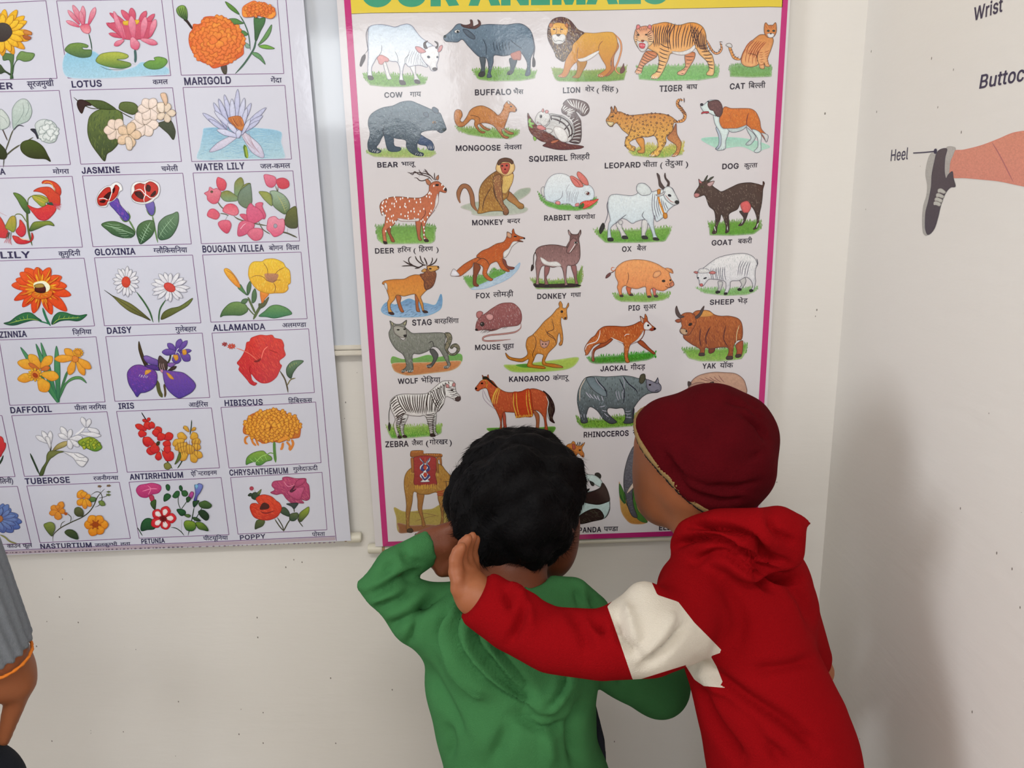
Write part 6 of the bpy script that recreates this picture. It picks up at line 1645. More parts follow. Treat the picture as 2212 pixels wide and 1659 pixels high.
l 343 10 100,1090 60,1040 0,1000 -60,990
l 343 11 145,1090 190,900 220,740
l 343 9 215,920 260,850 320,740
l 343 8 60,780 130,680 150,640
l 343 8 60,780 30,700 30,600
l 343 8 65,1040 70,900 
f d04c84/b03870 826 -475,550 -440,490 -350,470 -280,460 -190,485 -175,530 -210,580 -290,600 -350,635 -430,620
l f08cb4 10 -400,560 -300,530 -220,530
l f08cb4 8 -330,600 -300,530 -340,490
f c04060 823 -320,615 -270,610 -255,690 -290,690
f 4a6a34/343 232 -300,690 -240,660 -240,740 -250,780 -290,740
f 34643c/2a4a34 122 -415,1030 -410,940 -360,885 -290,890 -240,960 -260,1010 -340,1020
f 34643c 122 -140,680 -140,610 -100,585 -60,610 -80,650
f 34643c 122 -120,490 -95,475 -70,500 -80,550 -110,540
f 34643c 122 40,500 60,488 80,520 70,560 45,540
f 3a6a40 122 70,560 120,550 145,590 120,620 80,610
f 3a6a40 122 0,560 40,560 40,610 0,640 -40,620
f 34643c/2a4a34 122 10,780 60,770 110,790 115,830 60,850
r e03c44/d02c38 822 -150,880 5 10 160 120 150
r f8f0f0 c55 -150,880 5 40 135 66 125
e 6a2424 311 -150 885 34 30
r a02830 622 -150,885 10 10 50 12 46
f d05ca0/803c8c 524 150,630 170,580 190,560 215,575 205,620 180,650
f 3a5a3a 132 125,640 160,620 180,650 140,690
f 8090d8/4c48a0 335 215,670 235,590 225,480 250,480 280,462 325,490 300,560 260,620 245,680
f 8cc8ec 58a 228,490 250,475 270,490 250,530
f 3a5a3a/243 122 205,680 240,670 280,670 250,720 215,745
f 5a7a44/344a30 232 275,700 310,680 360,670 430,720 400,760 330,760 290,740
f 344a34/2a3a2a 122 270,800 330,780 390,830 395,880 360,905 300,860
f 4a6a3a/2a3a2a 122 195,870 250,870 300,910 240,910
f 8aa83a/2a5a30 132 100,960 110,915 160,905 230,930 240,990 200,1030 130,1020
f 7a9a3a/344a30 132 240,930 310,930 370,980 390,1030 330,1020 270,1000
f 5a7a44 232 100,840 150,830 180,850 150,870
t PETUNIA -410,1185 -130,1172 56
T पीटयूनिया 328,1145 625,1135 42
@ S|flower|red poppy and pink poppy
b 652,395 1745,332 1805,1018 742,1072
l 443 13 1290,1035 1240,980 1180,890
l 443 12 1290,1035 1270,970 1210,870
l 443 14 1285,1040 1330,950 1370,890
l 443 11 1520,985 1470,920 1450,870
l 443 13 1415,810 1410,760 1400,720
l 343 9 950,570 940,540
f 3a4a38/243 122 905,640 910,590 950,570 1000,600 960,660
f 3a4a38 122 860,610 890,580 920,600 900,620
f 8a9a48/344 232 970,580 1000,550 1022,535 1005,590 980,610
e c04860 733 905 525 24 24
f 4a5a44/243 122 1240,800 1250,760 1300,750 1350,800 1360,860 1290,840
f 5a6a44/243 122 1355,880 1370,830 1450,815 1465,860 1420,910 1370,910
f 9ab038/343 232 1465,890 1480,820 1540,770 1590,745 1585,820 1530,890 1490,925
f 5a6a38/343 232 945,1010 950,940 980,900 1060,910 1040,970 980,1000
f c04c78/a03c68 724 1145,490 1170,440 1270,425 1275,395 1330,385 1440,405 1550,405 1560,450 1590,490 1600,640 1560,670 1500,660 1530,700 1440,700 1380,700 1320,650 1270,590 1200,600 1130,575 1180,540
h 825 6 60 50 50
h d78 6 60 40 60
f d0608c/b04470 724 1330,570 1400,530 1530,510 1510,590 1480,660 1400,640
f 5a2444 412 1360,560 1400,510 1440,470 1400,540 1440,530 1390,570
f c85480/a83c68 724 1420,500 1450,430 1540,410 1530,460 1470,500
l e9b 6 1290,440 1340,500 1420,480
f 344 122 1320,710 1380,700 1460,700 1440,740 1410,770 1380,740
f e0482c/c43024 822 885,760 900,710 950,700 990,710 955,650 1000,610 1060,598 1140,620 1200,670 1240,700 1265,760 1230,840 1180,880 1090,905 980,890 920,850
h a32 6 60 40 40
h f06a44 6 60 30 50
f 4a1c1c 411 1005,770 1030,710 1060,695 1110,720 1110,760 1060,775
l 822 14 1010,800 1080,820 1180,790
t POPPY 767,1138 1073,1120 54
T पोस~ता 1628,1098 1783,1090 42'''
GAIN = 1.06
SH_A = Sheet('y', -.0195, GAIN); SH_F = Sheet('y', -.0205, GAIN)
M_pa = printmat('laminated_print', .0011, 5.5, .09); M_pf = printmat('laminated_print_flowers', .0011, 4.0, .09)
keys = set()
blocks = []
for ln in ART.strip().split('\n'):
    if ln[0] == '@':
        a, kind, desc = ln[1:].split('|'); blocks.append([a.strip(), kind.strip(), desc.strip(), [], []])
    elif ln[0] in 'tT': blocks[-1][4].append(ln)
    else: blocks[-1][3].append(ln)
for b in blocks:
    for ln in b[4]:
        op, s, *_ = ln.split()
        if op == 'T':
            for p, _h in pieces(s, True): keys.add((p, BOLD[op]))
bake_texts(sorted(keys))
def sheet_mesh(name, c, sheet, mat_, parent, col, nx=24, ny=34, thick=.0005):
    """c: four pixel corners tl, tr, br, bl"""
    c = np.array(c, float); V = []; u = np.linspace(0, 1, nx); v = np.linspace(0, 1, ny)
    G = np.array([[(c[0]*(1-a)+c[1]*a)*(1-b)+(c[3]*(1-a)+c[2]*a)*b for a in u] for b in v]).reshape(-1, 2)
    P = sheet.P(G[:, 0], G[:, 1], np.full(len(G), -sheet.base/LAY)); Pb = P.copy(); Pb[:, 1] += thick; n = nx*ny
    F = [(j*nx+i, (j+1)*nx+i, (j+1)*nx+i+1, j*nx+i+1) for j in range(ny-1) for i in range(nx-1)]
    Fb = [tuple(q+n for q in f[::-1]) for f in F]
    rim = [j*nx for j in range(ny)]+[(ny-1)*nx+i for i in range(1, nx)]+[j*nx+nx-1 for j in range(ny-2, -1, -1)]+[i for i in range(nx-2, 0, -1)]
    R_ = [(rim[k], rim[k]+n, rim[(k+1) % len(rim)]+n, rim[(k+1) % len(rim)]) for k in range(len(rim))]
    me = mesh(np.vstack([P, Pb]), F+Fb+R_); a = me.color_attributes.new('Col', 'FLOAT_COLOR', 'POINT'); a.data.foreach_set('color', np.tile(np.r_[col, 1], len(me.vertices)).astype(np.float32))
    return link(name, me, mat_, parent)
pa = empty('animal_poster', tuple(on_y([1240], [1170], -.0195)[0]), 'laminated chart of animals with a magenta border and yellow heading, behind the two boys', 'poster')
pf = empty('flower_poster', tuple(on_y([300], [1190], -.0205)[0]), 'laminated chart of boxed flower pictures hanging left of the animal chart', 'poster')
sheet_mesh('sheet', [(716, -160), (1717, -172), (1641, 1150), (811, 1181)], SH_A, M_pa, pa, hx('d8d4d8', GAIN))
sheet_mesh('sheet', [(-560, -420), (617, -440), (758, 1168), (-560, 1223)], SH_F, M_pf, pf, hx('d2d4e2', GAIN), 30, 40)
def flat(name, px_poly, sheet, mat_, parent, col, lay=1):
    A = Art(0, 0, 1, sheet); A.lay = lay; P = np.array(px_poly, float); A.put(P, [tuple(range(len(P)))], hx(col, sheet.gain)); return A.build(name, mat_, parent)
def line_px(x0, y0, x1, y1, w, side=1):
    return [(x0, y0), (x1, y1), (x1+w, y1), (x0+w, y0)]
flat('border_strip', [(732.0, -155), (746.5, -155), (839, 1179), (827, 1180)], SH_A, M_pa, pa, 'c02a78')
flat('border_strip', [(1699.5, -168), (1712, -168), (1634.5, 1151), (1622, 1151)], SH_A, M_pa, pa, 'c02a78')
flat('border_strip', [(838.6, 1170), (1622, 1141), (1634, 1151.2), (827, 1180)], SH_A, M_pa, pa, 'b02870', 2)
flat('heading_band', [(746.5, -155), (1699.5, -168), (1690.3, 15.5), (1660, 14.5), (1240, 23), (800, 28), (759.5, 30)], SH_A, M_pa, pa, 'e0c840')
A = Art(0, 0, 1, SH_A); A.lay = 3; A.ribbon([(759.5, 30), (800, 28.2), (1240, 23.2), (1660, 14.7), (1690.3, 15.5)], hx('5a4a30', GAIN), .9, taper=False); A.build('heading_rule', M_pa, pa)
for w_, x0, x1 in (('OUR', 780, 992), ('ANIMALS', 1012, 1443)):
    A = Art(0, 0, 1, SH_A); A.lay = 5; V, F, J = layout(w_, False, .055); V[:, 0] -= V[:, 0].min(); k = (x1-x0)/V[:, 0].max()
    y0 = 9.5-(x0-780)*.0115; A.put(np.c_[x0+V[:, 0]*k, y0-V[:, 0]*k*.0115-V[:, 1]*112], F, hx('3a9a78', GAIN), 5+J); A.build('heading_lettering', M_pa, pa)
for a, kind, desc, ops, txt in blocks:
    ox, oy, sc = CROP[a]; sh, mt, par = (SH_A, M_pa, pa) if kind == 'animal' else (SH_F, M_pf, pf)
    A = Art(ox, oy, sc, sh)
    for ln in ops: draw(A, ln)
    o = A.build(kind+'_picture', mt, par); o['label'] = 'printed picture of a '+desc if not desc.startswith(('orange', 'elephant')) else 'printed picture of '+desc
    for op_, nm in (('t', 'english_caption'), ('T', 'hindi_caption')):
        T = Art(ox, oy, sc, sh); T.lay = 10
        for ln in txt:
            if ln[0] != op_: continue
            op, s, p0, p1, h = ln.split(); (x0, y0), (x1, y1) = pts([p0, p1]); lettering(T, op, s, x0, y0, x1, y1, float(h), '2c2434' if kind == 'animal' else '3a3658')
        if not T.V: continue
        c = T.build(nm, mt, par); c.parent = o; c.matrix_parent_inverse = (Matrix.Translation(par.location) @ o.matrix_parent_inverse).inverted()
# rules and small print of the flower poster
A = Art(0, 0, 1, SH_F); A.lay = 2; pc = hx('7a4a80', GAIN)
for P_ in ([(580, -430), (617.7, 0), (644, 300), (670, 580), (695.5, 840), (721, 1120), (726.5, 1168)], [(-560, 1211), (0, 1189.6), (215, 1180), (400, 1172.5), (724, 1158)]):
    A.ribbon(resample(P_, 40), pc, 1.3, taper=False)
A.build('border_rule', M_pf, pf)
flat('small_print_band', [(-560, 1212.5), (0, 1191.2), (215, 1181.6), (400, 1174), (724, 1159.6), (724, 1167), (400, 1181.5), (215, 1189.5), (0, 1198), (-560, 1221)], SH_F, M_pf, pf, 'b8a8b4')
A = Art(0, 0, 1, SH_F); A.lay = 4; x = 2.0
while x < 722:
    w = rng.uniform(2, 9); y = 1194.5-(x)*.0335+ (0 if x < 400 else 1); A.strokes([(np.array([x, y]), np.array([x+w, y-w*.03]))], hx('6a5a6c' if x < 400 else '8a7a8c', GAIN), 3.2); A.lay = 4; x += w+rng.uniform(1.2, 4) if x < 470 or x > 655 else 6
    if 400 < x < 655: x += 4
A.build('small_print', M_pf, pf)
# rollers at the lower edges
M_roll = mat('roller_plastic', hx('ddd8c8'), .35, .5); M_rust = mat('roller_seam', hx('a88860'), .6)
def cyl(name, a, b, r0, r1, mat_, parent, n=28, rim=0):
    a = Vector(a); b = Vector(b); d = (b-a); L = d.length; bm = bmesh.new()
    bmesh.ops.create_cone(bm, cap_ends=True, segments=n, radius1=r0, radius2=r1, depth=L)
    if rim: bmesh.ops.bevel(bm, geom=[e for e in bm.edges if abs(e.verts[0].co.z-e.verts[1].co.z) < 1e-6 and len(e.link_faces) == 2], offset=rim, segments=2, affect='EDGES')
    bm.transform(Matrix.Translation((a+b)/2) @ d.to_track_quat('Z', 'Y').to_matrix().to_4x4()); me = bpy.data.meshes.new(name); bm.to_mesh(me); bm.free()
    return link(name, me, mat_, parent, smooth=False)
def roller(parent, p0, p1, r, side):
    a = on_y([p0[0]], [p0[1]], -.0105)[0]; b = on_y([p1[0]], [p1[1]], -.0105)[0]
    cyl('roller_rod', a, b, r, r, M_roll, parent); u = (b-a)/np.linalg.norm(b-a)
    for e, q in ((a, -u), (b, u)):
        c = cyl('roller_cap', e-q*.002, e+q*.0215, r*2.0, r*1.9, M_roll, parent, rim=.0012)
        cyl('roller_collar', e-q*.006, e-q*.002, r*1.45, r*1.45, M_rust, parent)
roller(pa, (824, 1184), (1640, 1156), .0044, 0)
roller(pf, (-556, 1213), (753, 1161.5), .0044, 0)
# ------------------------------------------------------------------ wall picture on the right-hand wall
SH_R = Sheet('x', WALL_X, 1.12, .0004); M_pr = printmat('wall_paint_print', .0006, 12, .4)
wm = empty('wall_mural', tuple(on_x([2100], [600], WALL_X)[0]), 'painted body parts chart with a leg and dark sneaker on the right wall', 'wall painting')
K = (1812, 260, 5.53)
def rart(name, label, ops, lay=0, org=K):
    A = Art(*org, SH_R); A.lay = lay
    for ln in ops: draw(A, ln)
    o = A.build(name, M_pr, wm); o['label'] = label; return o
rart('painted_leg', 'salmon pink bare lower leg', ['f d88c74/d48878 d08070 1320,640 1335,500 1370,370 1500,350 1700,300 1900,225 2080,150 2250,120 2600,60 2900,100 2900,980 2600,900 2300,810 2100,765 1900,725 1700,705 1500,688 1370,685',
     'l b06868 14 1835,265 1900,370 1960,480 2020,600 2090,740'])
rart('painted_sneaker', 'dark purple sneaker with grey sole and white laces', ['f b4b0ac a8a4a0 1290,325 1390,325 1375,400 1335,500 1320,640 1285,690 1270,600 1270,480',
     'f b0aeaa a8a4a0 1160,380 1100,400 1060,500 1040,640 1060,780 1050,900 1015,1020 1000,1180 1010,1340 1040,1375 1070,1355 1100,1000 1110,700 1140,500',
     'f 4e4248/443c48 3a3444 1190,365 1295,338 1275,450 1268,600 1285,690 1310,650 1362,610 1375,700 1395,790 1340,800 1290,850 1250,930 1215,1040 1190,1150 1150,1280 1100,1350 1060,1362 1035,1280 1040,1100 1070,980 1105,800 1115,650 1145,500',
     'f c4c4be 98948e 1190,825 1230,815 1282,855 1260,875 1215,860 1190,860', 'f c4c4be 98948e 1170,880 1200,870 1262,905 1245,930 1200,915 1170,915', 'f c4c4be 98948e 1155,930 1185,922 1243,950 1228,982 1180,962 1152,960', 'f c4c4be 98948e 1142,975 1175,968 1225,995 1210,1025 1165,1010 1140,1010'], 4)
rart('leader_line', 'dark leader line ending in a dot', ['L 2c2444 14 893,390 1020,383 1150,370', 'f 2c2444 2c2444 1140,370 1150,342 1165,338 1174,360 1168,392 1155,400 1144,392'], 12)
def rtext(s, bold, org, x0, y0, x1, y1, h0, h1, lean):
    A = Art(*org, SH_R); A.lay = 3; V, F, J = layout(s, False, bold); u = (V[:, 0]-V[:, 0].min())/(V[:, 0].max()-V[:, 0].min()); hv = HCAP
    v = V[:, 1]/hv*(h0+(h1-h0)*u); A.put(np.c_[x0+(x1-x0)*u+lean*v, y0+(y1-y0)*u-v], F, hx('30284a', 1.1), 3+J); o = A.build('painted_word', M_pr, wm); o['label'] = 'dark painted word '+s
rtext('Wrist', .012, (1812, 0, 5.53), 1612, 248, 1955, 135, 155, 172, .06)
rtext('Buttock', .012, (1812, 0, 5.53), 1680, 1058, 2310, 945, 160, 185, .16)
rtext('Heel', .004, K, 620, 486, 825, 464, 132, 142, .09)
# ------------------------------------------------------------------ solid modeller for figures and cloth (signed distances -> one continuous surface)
class Field:
    def __init__(s, h): s.h = h; s.p = []; s.c = []
    def cap(s, a, ra, b, rb, k=.012, sub=False): s.p.append(('c', np.array(a, float), ra, np.array(b, float), rb, k, sub)); return s
    def ell(s, c, r, ax=None, k=.012, sub=False): s.p.append(('e', np.array(c, float), np.array(r, float), np.eye(3) if ax is None else np.array(ax), 0, k, sub)); return s
    def chain(s, P, R, k=.012):
        P = [np.array(p, float) for p in P]; s.p.append(('h', P, list(R), None, 0, k, False)); return s
    def bb(s, q):
        if q[0] == 'c': return np.minimum(q[1]-q[2], q[3]-q[4]), np.maximum(q[1]+q[2], q[3]+q[4])
        if q[0] == 'h': return np.min([p-r for p, r in zip(q[1], q[2])], 0), np.max([p+r for p, r in zip(q[1], q[2])], 0)
        m = q[2].max(); return q[1]-m, q[1]+m
    def cut(s, pt, n): s.c.append((np.array(pt, float), np.array(n, float)/np.linalg.norm(n))); return s
    def build(s, extra=None):
        los, his = [], []
        for q in s.p:
            if q[6]: continue
            a, b = s.bb(q); los.append(a); his.append(b)
        lo = np.min(los, 0)-3*s.h-.01; hi = np.max(his, 0)+3*s.h+.01; N = np.ceil((hi-lo)/s.h).astype(int)+1
        G = np.full(N, 1.0, np.float32); ax = [lo[i]+s.h*np.arange(N[i]) for i in range(3)]
        for q in s.p:
            k = q[5]; e = k*1.2+3*s.h
            a, b = s.bb(q); a = a-e; b = b+e
            i0 = np.clip(((a-lo)/s.h).astype(int), 0, N); i1 = np.clip(((b-lo)/s.h).astype(int)+2, 0, N); sl = tuple(slice(i0[j], i1[j]) for j in range(3))
            X, Y, Z = np.meshgrid(*[ax[j][sl[j]].astype(np.float32) for j in range(3)], indexing='ij')
            if q[0] in 'ch':
                segs = [(q[1], q[2], q[3], q[4])] if q[0] == 'c' else [(q[1][i], q[2][i], q[1][i+1], q[2][i+1]) for i in range(len(q[1])-1)]; d = None
                for p0, r0, p1, r1 in segs:
                    ab = p1-p0; px, py, pz = X-p0[0], Y-p0[1], Z-p0[2]; t = np.clip((px*ab[0]+py*ab[1]+pz*ab[2])/(ab@ab+1e-12), 0, 1)
                    dd = np.sqrt((px-ab[0]*t)**2+(py-ab[1]*t)**2+(pz-ab[2]*t)**2)-(r0+(r1-r0)*t); d = dd if d is None else np.minimum(d, dd)
            else:
                px, py, pz = X-q[1][0], Y-q[1][1], Z-q[1][2]; A = q[3]; u = [A[i][0]*px+A[i][1]*py+A[i][2]*pz for i in range(3)]; r = q[2]
                k0 = np.sqrt(sum((u[i]/r[i])**2 for i in range(3)))+1e-6; k1 = np.sqrt(sum((u[i]/r[i]**2)**2 for i in range(3)))+1e-6; d = k0*(k0-1)/k1
            g = G[sl]
            if q[6]:
                hh = np.maximum(k-np.abs(g+d), 0)/k; G[sl] = np.maximum(g, -d)+hh*hh*k*.25
            else:
                hh = np.maximum(k-np.abs(g-d), 0)/k; G[sl] = np.minimum(g, d)-hh*hh*k*.25
        X, Y, Z = np.meshgrid(*ax, indexing='ij', sparse=True)
        for pt, n in s.c: G = np.maximum(G, (X-pt[0])*n[0]+(Y-pt[1])*n[1]+(Z-pt[2])*n[2])
        if extra is not None: G = extra(G, X, Y, Z)
        return s.nets(G.astype(np.float32), lo)
    def nets(s, G, lo):
        I = G < 0; N = G.shape; c = [slice(0, -1), slice(1, None)]
        cnt = np.zeros([n-1 for n in N], np.uint8)
        for a in (0, 1):
            for b in (0, 1):
                for d in (0, 1): cnt += I[c[a], c[b], c[d]]
        idx = np.argwhere((cnt > 0) & (cnt < 8)); ID = np.full(cnt.shape, -1, np.int32); ID[tuple(idx.T)] = np.arange(len(idx))
        val = {}
        for a in (0, 1):
            for b in (0, 1):
                for d in (0, 1): val[(a, b, d)] = G[idx[:, 0]+a, idx[:, 1]+b, idx[:, 2]+d]
        acc = np.zeros((len(idx), 3)); n = np.zeros(len(idx))
        for p, q in [((a, b, d), e) for (a, b, d) in val for e in ((1, b, d), (a, 1, d), (a, b, 1)) if e != (a, b, d)]:
            g0, g1 = val[p], val[q]; m = (g0 < 0) != (g1 < 0); t = np.where(m, g0/(g0-g1+1e-12), 0)[:, None]
            acc += np.where(m[:, None], np.array(p)+t*(np.array(q)-np.array(p)), 0); n += m
        V = lo+s.h*(idx+acc/n[:, None]); F = []
        for ax in range(3):
            o = [j for j in range(3) if j != ax]; sl0 = [slice(1, -1)]*3; sl0[ax] = slice(0, -1); sl1 = [slice(1, -1)]*3; sl1[ax] = slice(1, None)
            a, b = I[tuple(sl0)], I[tuple(sl1)]; e = np.argwhere(a != b)
            if not len(e): continue
            sgn = a[tuple(e.T)]; base = e.copy(); base[:, o[0]] += 1; base[:, o[1]] += 1
            def at(d0, d1): q = base.copy(); q[:, o[0]] -= d0; q[:, o[1]] -= d1; return ID[tuple(q.T)]
            Q = np.c_[at(1, 1), at(0, 1), at(0, 0), at(1, 0)]; flip = sgn if ax != 1 else ~sgn
            Q = np.where(flip[:, None], Q, Q[:, ::-1]); F.append(Q[(Q >= 0).all(1)])
        return V, np.vstack(F)
def normals(V, F):
    n = np.cross(V[F[:, 2]]-V[F[:, 0]], V[F[:, 3]]-V[F[:, 1]]); N = np.zeros_like(V)
    for j in range(4): np.add.at(N, F[:, j], n)
    return N/(np.linalg.norm(N, axis=1)[:, None]+1e-12)
def relax(V, F, it=2, w=.5):
    for _ in range(it):
        A = np.zeros_like(V); n = np.zeros(len(V))
        for j in range(4):
            for k in (1, 3): np.add.at(A, F[:, j], V[F[:, (j+k) % 4]]); np.add.at(n, F[:, j], 1)
        V = V*(1-w)+w*A/np.maximum(n, 1)[:, None]
    return V
def polyd(x, y, P):
    P = np.asarray(P, float); best = np.full(len(x), 1e9)
    for i in range(len(P)-1):
        a, b = P[i], P[i+1]; ab = b-a; t = np.clip(((x-a[0])*ab[0]+(y-a[1])*ab[1])/(ab@ab+1e-9), 0, 1)
        best = np.minimum(best, np.hypot(x-a[0]-ab[0]*t, y-a[1]-ab[1]*t))
    return best
def folds(V, F, items, mul=2.7):
    """press creases (negative) and raise ridges (positive) along curves traced on the side seen"""
    N = normals(V, F); x, y = project(V); view = (V-CAM)/np.linalg.norm(V-CAM, axis=1)[:, None]; fac = np.clip(-(N*view).sum(1)*2.5, 0, 1)
    D = np.zeros(len(V))
    for P, amp, w in items:
        P = smooth(P, False, 20); d = polyd(x, y, P); e0 = np.hypot(x-P[0][0], y-P[0][1]); e1 = np.hypot(x-P[-1][0], y-P[-1][1])
        D += amp*mul*np.exp(-(d/(w*.85))**2)*np.clip(np.minimum(e0, e1)/(w*2.5)+.15, 0, 1)
    return V+N*(D*fac)[:, None]
def wobble(V, F, amp, fr, seed=0):
    r = np.random.default_rng(seed); N = normals(V, F); D = np.zeros(len(V))
    for _ in range(7): k = r.normal(0, 1, 3); k /= np.linalg.norm(k); D += np.sin(V@k*fr*r.uniform(.6, 1.7)+r.uniform(0, 6.28))
    return V+N*(D*amp/2.6)[:, None]
def solid(name, V, F, mat_, parent):
    me = bpy.data.meshes.new(name); me.from_pydata(V.tolist(), [], F.tolist()); me.update(); return link(name, me, mat_, parent, smooth=True)
def frame(f, u):
    u = np.array(u, float); u /= np.linalg.norm(u); f = np.array(f, float); f -= u*(f@u); f /= np.linalg.norm(f); r = np.cross(f, u); return r, f, u
def head_parts(B, c, f, u, s, ears=True):
    """skull, jaw, nose, lips, brows and ears; s = half the head breadth"""
    r, f, u = frame(f, u); ax = [r, f, u]; P = lambda a, b, d: c+(r*a+f*b+u*d)*s
    B.ell(P(0, -.12, .12), (s, s*1.16, s*1.10), ax, .02); B.ell(P(0, .34, -.50), (s*.74, s*.80, s*.80), ax, .03); B.cap(P(0, .62, -1.02), s*.24, P(0, .5, -.9), s*.34, .03)
    B.cap(P(0, 1.02, -.10), s*.10, P(0, 1.16, -.38), s*.15, .012); B.cap(P(-.16, 1.06, -.74), s*.07, P(.16, 1.06, -.74), s*.07, .01); B.cap(P(-.14, 1.03, -.84), s*.06, P(.14, 1.03, -.84), s*.06, .008)
    for q in (-1, 1):
        B.ell(P(q*.36, 1.0, -.05), (s*.2, s*.16, s*.13), ax, .012, sub=True); B.cap(P(q*.2, .98, .16), s*.08, P(q*.55, .86, .14), s*.06, .02)
        if ears: B.ell(P(q*1.0, -.02, -.22), (s*.09, s*.26, s*.34), ax, .008); B.ell(P(q*1.09, .03, -.22), (s*.05, s*.14, s*.2), ax, .006, sub=True)
        B.ell(P(q*.5, .72, -.5), (s*.3, s*.3, s*.3), ax, .03)
    return P
def eyes(P, s, parent, r_):
    for q in (-1, 1):
        bm = bmesh.new(); bmesh.ops.create_uvsphere(bm, u_segments=16, v_segments=10, radius=s*.16); me = bpy.data.meshes.new('eye'); bm.to_mesh(me); bm.free()
        o = link('eye', me, M_eye, parent, True); o.location = Vector(P(q*.36, .84, -.05))
def hand(B, w, palm, right, fingers, L, r, thumb, curl=.5, back=None):
    """w wrist point, palm centre, right = unit vector across the palm, fingers = direction, back = direction the fingers curl towards"""
    w, palm = np.array(w), np.array(palm); f = np.array(fingers, float); f /= np.linalg.norm(f); a = np.array(right, float); a -= f*(a@f); a /= np.linalg.norm(a)
    n = np.array(back, float); n -= f*(n@f)+a*(n@a); n /= np.linalg.norm(n)
    B.cap(w, r*2.3, palm, r*2.1, .012)
    for i, (o, l) in enumerate(((-1.5, .86), (-.5, 1), (.5, .94), (1.5, .72))):
        k0 = palm+a*o*r*2.15+f*r*1.6; d1 = f*math.cos(curl*.5)+n*math.sin(curl*.5); d2 = f*math.cos(curl*1.3)+n*math.sin(curl*1.3); d3 = f*math.cos(curl*2)+n*math.sin(curl*2)
        B.cap(palm+a*o*r*1.2-f*r*2, r*1.35, k0, r*1.2, .006); k1 = k0+d1*L*.45*l; k2 = k1+d2*L*.32*l; k3 = k2+d3*L*.23*l
        B.cap(k0, r*1.08, k1, r, .003); B.cap(k1, r, k2, r*.92, .003); B.cap(k2, r*.92, k3, r*.78, .003)
    t0 = palm+a*thumb*r*2.4-f*r*2.0; t1 = t0+(a*thumb*.75+f*.75)*L*.36; t2 = t1+(a*thumb*.25+f*.95+n*.25)*L*.32
    B.cap(t0-a*thumb*r*.6, r*1.5, t1, r*1.15, .006); B.cap(t1, r*1.15, t2, r*.9, .004)

M_skin = mat('skin_brown', hx('a0623e'), .5, .4, (420, .0002), (14, hx('8e5032')), sss=.12)
M_skin_dark = mat('skin_dark_brown', hx('7a432a'), .5, .4, (420, .0002), (14, hx('68351f')), sss=.1)
M_hair = mat('hair_black', hx('070608'), .7, .12, (260, .0012)); M_eye = mat('eye_white', hx('e8e2dc'), .2)
M_green = mat('fleece_green', hx('427a4a'), .95, .06, (700, .0009), (22, hx('3c7043')), sheen=0)
M_hat = mat('knit_maroon', hx('560a12'), .95, .05, (520, .0010), (30, hx('44080e')), sheen=0)
M_trim = mat('hat_trim_olive', hx('8a7048'), .9, .2, (600, .0008)); M_trimd = mat('hat_trim_dark', hx('1c1a1c'), .9, .2)
M_denim = mat('trousers_dark', hx('1c2028'), .9, .2, (500, .0006)); M_shoe = mat('shoe_rubber', hx('2a2a30'), .5)
M_knit = mat('knit_grey', hx('8d939c'), .95, .1, (700, .0006), (200, hx('7c828c'))); M_band = mat('thread_orange', hx('e07a18'), .7)
M_red, t_, b_ = nt('fleece_red_and_white'); b_.inputs['Roughness'].default_value = .95; b_.inputs['Specular IOR Level'].default_value = .04; b_.inputs['Sheen Weight'].default_value = .0
a_ = t_.nodes.new('ShaderNodeAttribute'); a_.attribute_name = 'panel'; g_ = t_.nodes.new('ShaderNodeMath'); g_.operation = 'GREATER_THAN'; g_.inputs[1].default_value = 0
x_ = t_.nodes.new('ShaderNodeMix'); x_.data_type = 'RGBA'; x_.inputs[6].default_value = (*hx('860a10'), 1); x_.inputs[7].default_value = (*hx('cbc3b6'), 1)
t_.links.new(a_.outputs['Fac'], g_.inputs[0]); t_.links.new(g_.outputs[0], x_.inputs[0]); t_.links.new(x_.outputs[2], b_.inputs['Base Color'])
n_ = t_.nodes.new('ShaderNodeTexNoise'); n_.inputs['Scale'].default_value = 700; gg = t_.nodes.new('ShaderNodeNewGeometry'); t_.links.new(gg.outputs['Position'], n_.inputs['Vector'])
q_ = t_.nodes.new('ShaderNodeBump'); q_.inputs['Distance'].default_value = .0007; t_.links.new(n_.outputs[0], q_.inputs['Height']); t_.links.new(q_.outputs[0], b_.inputs['Normal'])

